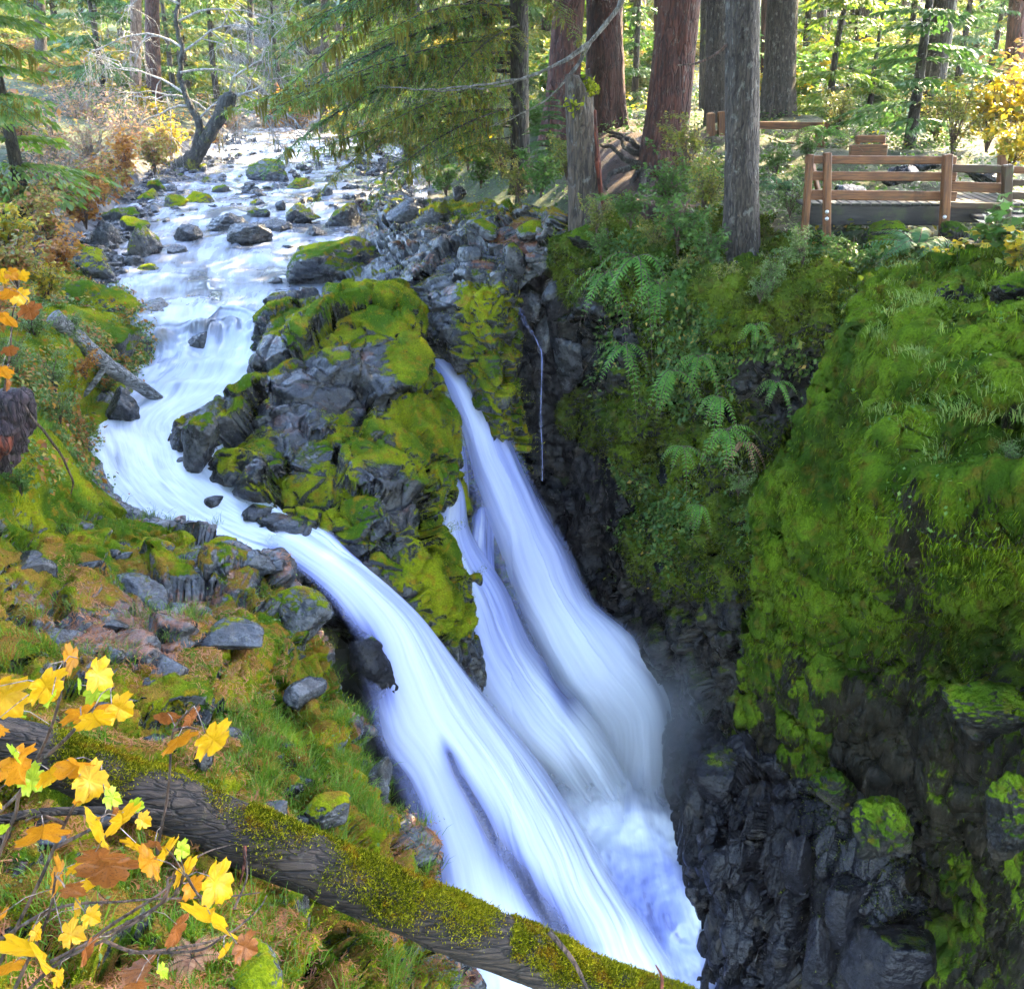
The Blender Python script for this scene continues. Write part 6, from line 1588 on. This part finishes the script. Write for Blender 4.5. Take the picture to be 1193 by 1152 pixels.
# moss on the fallen log
lo = [o for o in log.children if o.name.startswith('trunk')][0].data
co_ = np.zeros(len(lo.vertices) * 3, np.float32); lo.vertices.foreach_get('co', co_); co_ = co_.reshape(-1, 3) + L0
no_ = np.zeros(len(lo.vertices) * 3, np.float32); lo.vertices.foreach_get('normal', no_); no_ = no_.reshape(-1, 3)
lw = smooth(.12, .7, no_[:, 2] + .5 * fbm(co_ * 2.4, 3, 97)) * smooth(-.30, .05, fbm(co_ * 1.1, 3, 98) + np.clip((to_px(co_)[0] - 215) / 420, -.32, .25)) * (.3 + smooth(-.38, .0, fbm(co_ * np.array([4, 7, 7]), 3, 99)))
k = np.searchsorted(np.cumsum(lw), r.random(170000) * lw.sum()); k = np.clip(k, 0, len(lw) - 1)
P = co_[k] + r.normal(0, .011, (len(k), 3)); tufts('moss_tufts', P, no_[k], .022, .009, fuzz_mat('log_moss', ((.08, .10, .005), (.26, .24, .010), (.32, .12, .010))), seed=8)

# grass
def grass(name, sheet, n_cl, w, blades=26, length=.16, width=.006, mat=M_GRASS, seed=0, rad=.06):
    r = np.random.default_rng(seed)
    P, N = sheet.sample(n_cl, w, r)
    P = np.repeat(P, blades, 0); n = len(P)
    off = r.normal(0, rad, (n, 2)); P = P + np.stack([off[:, 0], off[:, 1], 0 * off[:, 0]], 1)
    d = np.stack([off[:, 0] / rad * .35, off[:, 1] / rad * .35, np.ones(n)], 1) + r.normal(0, .22, (n, 3)); d = norm(d)
    l = length * r.uniform(.5, 1.3, n); side = norm(np.cross(d, rnd_dirs(n, r))); hz = norm(d * np.array([1, 1, 0]))
    a = P - np.array([0, 0, .02]); b_ = P + d * (l * .55)[:, None]; c_ = P + d * (l * .85)[:, None] + hz * (l * .35)[:, None]
    wv_ = side * (width / 2)
    v = np.stack([a - wv_, a + wv_, b_ - wv_ * .8, b_ + wv_ * .8, c_], 1).reshape(-1, 3)
    f4 = (np.arange(n) * 5)[:, None] + np.array([[0, 1, 3, 2]]); f3_ = (np.arange(n) * 5)[:, None] + np.array([[2, 3, 4]])
    g = Geo().add(v, f4); g.f.append((f3_, 0))
    return struct(link(name, g.mesh(name, [mat])), 'stuff')
def gw1(P, N):
    a, b_ = to_px(P)
    w_ = 1.2 * np.exp(-(((a - 350) / 75) ** 2 + ((b_ - 880) / 60) ** 2)) + 1.0 * np.exp(-(((a - 410) / 40) ** 2 + ((b_ - 930) / 60) ** 2)) + .8 * np.exp(-(((a - 440) / 60) ** 2 + ((b_ - 1110) / 50) ** 2)) + .5 * np.exp(-(((a - 150) / 60) ** 2 + ((b_ - 720) / 20) ** 2)) + .7 * np.exp(-(((a - 100) / 130) ** 2 + ((b_ - 1090) / 50) ** 2)) + .9 * np.exp(-(((a - 20) / 40) ** 2 + ((b_ - 600) / 40) ** 2)) + .35 * smooth(560, 480, b_) * smooth(200, 120, a) + .12
    return w_ * infront(P) * smooth(.2, .6, N[:, 2]) * smooth(-.15, .25, fbm(P * 2.3, 3, 79)) / np.maximum(P[:, 1], 3)
grass('grass', left_bank, 1500, gw1, seed=51, length=.12, rad=.05)
def gw2(P, N):
    a, b_ = to_px(P)
    return infront(P) * smooth(.25, .6, N[:, 2]) * smooth(620, 520, b_) * smooth(1000, 1060, a) * smooth(-.1, .2, fbm(P * 1.5, 3, 93))
grass('grass', moss_wall, 1000, gw2, seed=53, length=.075, rad=.08, mat=leaf_mat('pale_grass', (.10, .19, .03), (.22, .30, .06), .4, third=((.20, .22, .05), .85)))

# small leaves over the cliff, the bank and the top of the moss wall
def cover(name, sheet, n, w, size, mat, seed, tmpl=(LEAF_V, LEAF_F), off=.05):
    r = np.random.default_rng(seed); P, N = sheet.sample(n, w, r)
    P = P + N * (off * r.random((n, 1))); Y = norm(np.cross(N, rnd_dirs(n, r)) + .5 * N * r.random((n, 1)) + np.array([0, 0, -.35])); X, Z = frames(Y, r, up=(0, 0, .6))
    v, f = place(*tmpl, P, X, Y, Z, size * r.uniform(.5, 1.4, n))
    return struct(link(name, Geo().add(v, f).mesh(name, [mat])), 'stuff')
def cw(P, N):
    a, b_ = to_px(P); return infront(P) * smooth(-.05, .25, fbm(P * 1.1, 4, 83)) * (smooth(450, 350, b_) * 1.2 + .55 * smooth(690, 600, b_)) * smooth(690, 760, a) * (1 - .9 * np.exp(-(((a - 915) / 55) ** 2 + ((b_ - 445) / 45) ** 2)))
cover('ground_cover_leaves', right_cliff, 30000, cw, .075, M_LGREEN, 61, off=.10)
cover('ground_cover_leaves', right_cliff, 6000, cw, .07, M_LPALE, 62, off=.12)
def cw2(P, N):
    a, b_ = to_px(P); return infront(P) * smooth(590, 480, b_) * smooth(-.2, .2, fbm(P * 1.2, 3, 85))
cover('ground_cover_leaves', left_bank, 26000, cw2, .055, M_LSMALL, 63, off=.12)
cover('ground_cover_leaves', left_bank, 9000, cw2, .065, M_LTHICK, 64, off=.18)
cover('ground_cover_leaves', left_bank, 2500, cw2, .08, M_LORA, 65, off=.18)
cover('ground_cover_leaves', left_bank, 5000, lambda P, N: infront(P) * smooth(620, 700, to_px(P)[1]) / np.maximum(P[:, 1], 3) * smooth(0, .3, fbm(P * 1.9, 3, 87)), .03, M_LSMALL, 66, off=.03)
def cw3(P, N):
    a, b_ = to_px(P); return infront(P) * smooth(-.05, .2, fbm(P * 1.6, 3, 89)) * smooth(700, 560, b_) * smooth(1010, 1050, a) + .06 * infront(P) * smooth(700, 560, b_)
cover('ground_cover_leaves', moss_wall, 9000, cw3, .035, M_LGREEN, 67, off=.06)
cover('ground_cover_leaves', moss_wall, 1500, cw3, .035, M_LSMALL, 68, off=.06)
# forest floor
class _Pts: pass
def floor_cover(name, n, x0, x1, y0, y1, size, mat, seed, h=.25, keep=None):
    r = np.random.default_rng(seed)
    x = r.uniform(x0, x1, n); y = y0 + (y1 - y0) * r.random(n) ** 1.5; z = ground_z(x[:, None], y[:, None], False).ravel()
    P = np.stack([x, y, z + h * r.random(n) ** 2], 1)
    zr_, a, b_ = river_at(y); e = np.interp(x, EDGE_X, EDGE_Y)
    k = ((x < a - .8) | (x > b_ + 1.2)) & (smooth(-.25, .25, fbm(P * np.array([.5, .5, 0]), 3, seed)) > r.random(n)) & ((x < a) | (y > e + .2))
    k &= (x > a) | (y > 19)
    if keep is not None: k &= keep(P)
    P = P[k]; m = len(P)
    Y = norm(rnd_dirs(m, r) * np.array([1, 1, .35])); X, Z = frames(Y, r, up=(0, 0, 1.5))
    v, f = place(LEAF_V, LEAF_F, P, X, Y, Z, size * r.uniform(.5, 1.4, m))
    return struct(link(name, Geo().add(v, f).mesh(name, [mat])), 'stuff')
def nodirt(P):
    a, b_ = to_px(P); return np.exp(-(((a - 742) / 62) ** 2 + ((b_ - 205) / 48) ** 2)) < .45
floor_cover('undergrowth', 60000, -2, 26, 13, 45, .075, M_LGREEN, 71, .30, nodirt)
floor_cover('undergrowth', 60000, 1, 22, 13.5, 34, .09, M_LGREEN, 76, .28, nodirt)
floor_cover('undergrowth', 24000, -2, 26, 14, 45, .08, M_NEEDY, 72, .35, nodirt)
floor_cover('undergrowth', 20000, 0, 45, 28, 75, .16, M_LYEL, 73, .5, nodirt)
floor_cover('undergrowth', 40000, -40, -4, 19, 70, .12, M_LTHICK, 74, .5)
floor_cover('undergrowth', 14000, -40, -4, 19, 60, .11, M_LORA, 75, .4)

# ================================================================== MAPLE SAPLINGS CLOSE TO THE VIEWER
YS = ((.50, .27, .010), (.62, .40, .012))
spot = lambda c: ((c[0] * .25, c[1] * .12, c[2] * .4), 26., .60, (c[0] * .85, c[1] * .55, c[2]))
M_ML = {'y': leaf_mat('yellow_maple', (.52, .27, .006), (.60, .36, .010), .38, spots=((.14, .05, .005), 30., .62, (.44, .17, .008))),
        'o': leaf_mat('orange_maple', (.46, .18, .008), (.52, .22, .010), .38, spots=((.12, .03, .005), 26., .58, (.34, .10, .010))),
        'b': leaf_mat('brown_maple', (.20, .065, .016), (.30, .10, .02), .3, spots=((.06, .02, .008), 22., .55, (.12, .035, .012))),
        'g': leaf_mat('green_yellow_maple', (.34, .42, .015), (.24, .38, .02), .4, spots=((.30, .16, .01), 30., .68, (.50, .42, .01)))}
_mg = []
for k in range(5):
    rr_ = np.random.default_rng(60 + k)
    v, f = maple_leaf(rr_.uniform(-.05, .45), rr_.uniform(.05, .55))
    # refine each wedge once so that the blade can curl
    v = np.array(v); tri = np.array(f)
    for _ in range(2):
        a, b_, c_ = v[tri[:, 0]], v[tri[:, 1]], v[tri[:, 2]]
        n0 = len(v); m = len(tri)
        v = np.vstack([v, (a + b_) / 2, (b_ + c_) / 2, (c_ + a) / 2]); ab, bc, ca = n0 + np.arange(m), n0 + m + np.arange(m), n0 + 2 * m + np.arange(m)
        tri = np.vstack([np.stack([tri[:, 0], ab, ca], 1), np.stack([ab, tri[:, 1], bc], 1), np.stack([ca, bc, tri[:, 2]], 1), np.stack([ab, bc, ca], 1)])
    u, inv = np.unique(np.round(v, 5), axis=0, return_inverse=True); v = u; tri = inv.ravel()[tri]
    v[:, 2] += .07 * np.sin(v[:, 0] * 9 + k) * np.abs(v[:, 0]) + .10 * fbm(v * 2.6 + k * 5, 3, k) - .05 * np.exp(-(v[:, 0] / .02) ** 2)
    # side veins as shallow furrows
    ang = np.arctan2(v[:, 0], v[:, 1] + .02); rad_ = np.hypot(v[:, 0], v[:, 1])
    for va in (-1.15, -.6, .6, 1.15): v[:, 2] -= .03 * np.exp(-((ang - va) * rad_ / .02) ** 2)
    _mg.append((v, tri))
_ML = {(c, k): Geo().add(v, f).mesh('leaf', [M_ML[c]]) for c in M_ML for k, (v, f) in enumerate(_mg)}

def maple(label, stems, leaves, y0, seed, twig_mat=None):
    b0 = at(*stems[0][0]); t = thing('maple_sapling', label, 'sapling', b0)
    r = np.random.default_rng(seed); node = []
    for s in stems:
        P = [at(*p) - b0 for p in s]
        limb(P, np.linspace(.0075, .0035, len(P)), 'stem', twig_mat or M_TWIG, t, seg=7, wob=.01, seed=seed)
        B = basis(40, len(P)) @ np.array(P); node.append(B)
    node = np.vstack(node)
    g = Geo()
    for k, (px, py, sz, c_, roll) in enumerate(leaves):
        y = y0 + r.uniform(-.22, .12)
        ctr = at(px, py, y) - b0; s = sz * mpp(px, py, y) * .93
        # blade hangs from its stalk and faces mostly to the viewer
        toc = norm(-(ctr + b0)); a = R(roll) + r.normal(0, .12)
        Y = norm(np.array([math.sin(a), 0, -math.cos(a)]) - .30 * toc * r.uniform(.3, 1.6)); Z = norm(toc + r.normal(0, .38, 3) + np.array([0, 0, .12])); X = norm(np.cross(Y, Z)); Z = np.cross(X, Y)
        pos = ctr - Y * s * .42
        o = link('leaf', _ML[c_, k % 5], t)
        o.matrix_local = Matrix(((X[0] * s, Y[0] * s, Z[0] * s, pos[0]), (X[1] * s, Y[1] * s, Z[1] * s, pos[1]), (X[2] * s, Y[2] * s, Z[2] * s, pos[2]), (0, 0, 0, 1)))
        d = np.linalg.norm(node - pos, axis=1); q = node[d.argmin()]
        if d.min() < .5: part('leaf_stalk', Geo().tube(np.array([q, (q + pos) / 2 + np.array([0, 0, .02]), pos]), [.0022, .002, .0018], 4, 0, cap=False), [M_PSTEM], t)
    return t
maple('tall maple sapling with big yellow leaves rising in front of the log end',
      [[(-40, 1120, 2.75), (20, 935, 2.75), (48, 870, 2.72), (66, 815, 2.7), (74, 770, 2.7)], [(40, 890, 2.72), (70, 862, 2.68), (105, 825, 2.66), (130, 800, 2.66)], [(-40, 930, 2.6), (0, 905, 2.62), (30, 880, 2.66)]],
      [(8, 815, 54, 'y', 20), (12, 833, 30, 'g', -30), (58, 802, 46, 'y', 30), (62, 815, 24, 'g', 0), (80, 769, 34, 'o', -60), (118, 787, 40, 'y', 50), (114, 807, 30, 'g', 70), (142, 826, 36, 'y', 60), (102, 836, 50, 'o', 10), (112, 840, 40, 'y', 20), (-6, 850, 30, 'o', 0), (90, 800, 18, 'g', -60)], 2.66, 1)
maple('spreading maple sapling with yellow and spotted orange leaves below the log end',
      [[(-30, 1180, 2.7), (40, 1040, 2.62), (75, 960, 2.6), (95, 925, 2.6), (118, 890, 2.6)], [(62, 990, 2.6), (90, 975, 2.58), (130, 955, 2.56), (165, 950, 2.56)], [(-20, 960, 2.55), (20, 925, 2.56), (40, 895, 2.58)], [(75, 960, 2.6), (50, 950, 2.55), (30, 955, 2.55)]],
      [(18, 893, 52, 'o', 10), (14, 880, 26, 'g', -40), (40, 908, 34, 'g', 80), (62, 906, 36, 'y', 20), (90, 896, 46, 'o', 30), (108, 910, 44, 'y', 60), (104, 925, 34, 'o', 10), (100, 934, 26, 'y', 0), (132, 929, 24, 'g', 70), (50, 974, 52, 'o', -20), (112, 968, 54, 'y', -5), (146, 958, 46, 'y', 15), (158, 940, 22, 'g', 70), (155, 990, 34, 'y', -25), (168, 956, 20, 'y', 60), (126, 1015, 60, 'b', -15), (116, 1004, 46, 'b', 10), (-4, 930, 30, 'y', 0), (0, 970, 22, 'g', 0), (135, 945, 30, 'b', 0)], 2.58, 2)
maple('low maple sapling with fading leaves trailing down among the dead twigs',
      [[(-30, 1220, 2.6), (60, 1130, 2.6), (120, 1095, 2.6), (180, 1060, 2.6), (205, 1020, 2.6)], [(205, 1040, 2.6), (215, 1020, 2.58), (225, 1035, 2.58), (250, 1070, 2.58)], [(120, 1095, 2.6), (160, 1110, 2.58), (230, 1108, 2.58), (262, 1090, 2.6)], [(20, 1150, 2.6), (55, 1070, 2.55), (65, 1020, 2.55)]],
      [(172, 1006, 40, 'o', -30), (196, 998, 44, 'y', 5), (214, 990, 22, 'g', 70), (218, 1018, 38, 'y', 15), (226, 1034, 30, 'o', 30), (256, 1030, 50, 'y', 45), (242, 1080, 72, 'y', 5), (62, 1022, 42, 'o', -60), (92, 1012, 26, 'y', 20), (104, 1030, 24, 'y', 30), (86, 1038, 30, 'b', 70), (86, 1060, 26, 'y', -70), (108, 1068, 24, 'y', 40), (0, 1075, 34, 'o', 0), (34, 1112, 74, 'y', -10), (12, 1128, 40, 'o', -30), (264, 1108, 20, 'y', 20), (288, 1104, 34, 'b', 60), (168, 1130, 44, 'b', -40), (190, 1132, 20, 'g', 60), (208, 1085, 40, 'b', 10), (44, 1086, 20, 'y', 40), (105, 1110, 34, 'b', 20), (70, 1140, 20, 'y', 40), (85, 1088, 30, 'y', 80), (160, 1150, 26, 'b', 0)], 2.58, 3)
maple('thin upright maple twig with dead brown and spotted leaves before the log',
      [[(182, 995, 3.3), (190, 950, 3.3), (197, 905, 3.3), (203, 850, 3.3), (226, 822, 3.3)], [(203, 850, 3.3), (218, 846, 3.28), (232, 848, 3.28)]],
      [(195, 837, 27, 'b', -10), (225, 838, 28, 'b', 20), (210, 868, 42, 'o', 0), (252, 864, 48, 'y', 50), (180, 985, 22, 'b', 0)], 3.28, 4)
maple('maple sapling with a few orange and yellow leaves above the broken stump',
      [[(5, 455, 6.2), (12, 410, 6.2), (14, 370, 6.2), (22, 340, 6.2)], [(13, 385, 6.2), (25, 362, 6.15), (32, 350, 6.1)]],
      [(25, 348, 24, 'y', 30), (10, 345, 22, 'o', -20), (6, 374, 30, 'o', 0), (36, 364, 26, 'b', 20), (2, 322, 20, 'y', 0), (14, 320, 16, 'o', 40), (26, 322, 16, 'y', 20), (12, 410, 18, 'b', 10), (4, 435, 22, 'o', 0), (10, 445, 20, 'b', 20)], 6.1, 5)
# dead twigs lying among the saplings
tg = thing('dead_twigs', 'tangle of thin dead twigs under the yellow maple leaves', 'twigs', at(150, 1080, 2.9)); o0 = np.array(tg.location)
for k, pp in enumerate(([(-20, 1105, 2.7), (60, 1060, 2.8), (150, 1050, 2.9), (260, 1045, 3.1), (300, 1040, 3.2)], [(100, 1100, 2.7), (180, 1045, 2.8), (230, 1000, 3.0), (270, 985, 3.2)], [(60, 1120, 2.6), (150, 1075, 2.7), (210, 1040, 2.8)], [(150, 1110, 2.7), (210, 1105, 2.75), (260, 1095, 2.9), (300, 1060, 3.1), (312, 1040, 3.2)], [(30, 1075, 2.6), (62, 1050, 2.6), (64, 1015, 2.6)], [(120, 1090, 2.7), (190, 1050, 2.75), (200, 1020, 2.8), (240, 1045, 2.8)], [(272, 1060, 3.6), (288, 1020, 3.7), (285, 985, 3.8)])):
    limb([at(*p) - o0 for p in pp], np.linspace(.007, .0025, len(pp)), 'twig', M_TWIG, tg, seg=6, wob=.015, seed=k)
# ================================================================== HAZE OF THE GLEN
hb = NT('haze_air')
pv = hb.n('ShaderNodeVolumePrincipled', {'Color': (1, .95, .85, 1), 'Density': .0005, 'Anisotropy': .3})
hb.t.links.new(pv.outputs[0], hb.out.inputs['Volume'])
g = Geo().box((0, 45, 9), (190, 260, 52))
struct(link('haze', g.mesh('haze', [hb.m], False)), 'stuff')

# spray over the plunge
mb = NT('spray_air')
tc = mb.n('ShaderNodeTexCoord').outputs['Object']
ln = mb.n('ShaderNodeVectorMath', {0: tc}, operation='LENGTH').outputs['Value']
nz = mb.noise(tc, 1.6, 3)
den = mb.math('MULTIPLY', mb.ramp(mb.math('ADD', ln, mb.math('MULTIPLY_ADD', nz, .5, -.25)), 1.0, .15), .32)
pv = mb.n('ShaderNodeVolumePrincipled', {'Color': (.86, .91, 1, 1), 'Density': den, 'Anisotropy': .2})
mb.t.links.new(pv.outputs[0], mb.out.inputs['Volume'])
v, f = cube_sphere(10)
o = link('spray', Geo().add(v, f).mesh('spray', [mb.m])); struct(o, 'stuff')
o.location = at(745, 855, 12.4); o.scale = (1.7, 1.3, 1.8)
# ================================================================== LIGHT, SKY, CAMERA
SUN_EL, SUN_AZ = R(36), R(41)        # azimuth clockwise from straight ahead
w = bpy.data.worlds.new('World'); bpy.context.scene.world = w; w.use_nodes = True
nt = w.node_tree; bg = nt.nodes['Background']
sky = nt.nodes.new('ShaderNodeTexSky'); sky.sky_type = 'NISHITA'; sky.sun_disc = False; sky.ozone_density = 1.0; sky.air_density = .9; sky.dust_density = 1.5
sky.sun_elevation = SUN_EL; sky.sun_rotation = SUN_AZ
nt.links.new(sky.outputs[0], bg.inputs[0]); bg.inputs[1].default_value = .15
sl = bpy.data.lights.new('sun', 'SUN'); sl.energy = 2.1; sl.angle = R(.6); sl.color = (1, .78, .45)
so = bpy.data.objects.new('sun', sl); C.objects.link(so)
d = Vector((math.sin(SUN_AZ) * math.cos(SUN_EL), math.cos(SUN_AZ) * math.cos(SUN_EL), math.sin(SUN_EL)))
so.rotation_euler = (-d).to_track_quat('-Z', 'Y').to_euler(); so.location = d * 60

cam = bpy.data.cameras.new('camera'); cam.sensor_width = 36; cam.lens = 36 * F / 1193; cam.clip_end = 2000; cam.clip_start = .05
co = bpy.data.objects.new('camera', cam); C.objects.link(co); co.rotation_euler = (R(90) - PITCH, 0, 0)
sc = bpy.context.scene; sc.camera = co
sc.view_settings.view_transform = 'Standard'; sc.view_settings.look = 'None'; sc.view_settings.gamma = 1
sc.view_settings.exposure = 4.8
sc.cycles.use_denoising = True
sc.cycles.max_bounces = 6; sc.cycles.diffuse_bounces = 3; sc.cycles.glossy_bounces = 2; sc.cycles.transparent_max_bounces = 12; sc.cycles.transmission_bounces = 2
sc.cycles.caustics_reflective = False; sc.cycles.caustics_refractive = False
sc.cycles.sample_clamp_indirect = 6
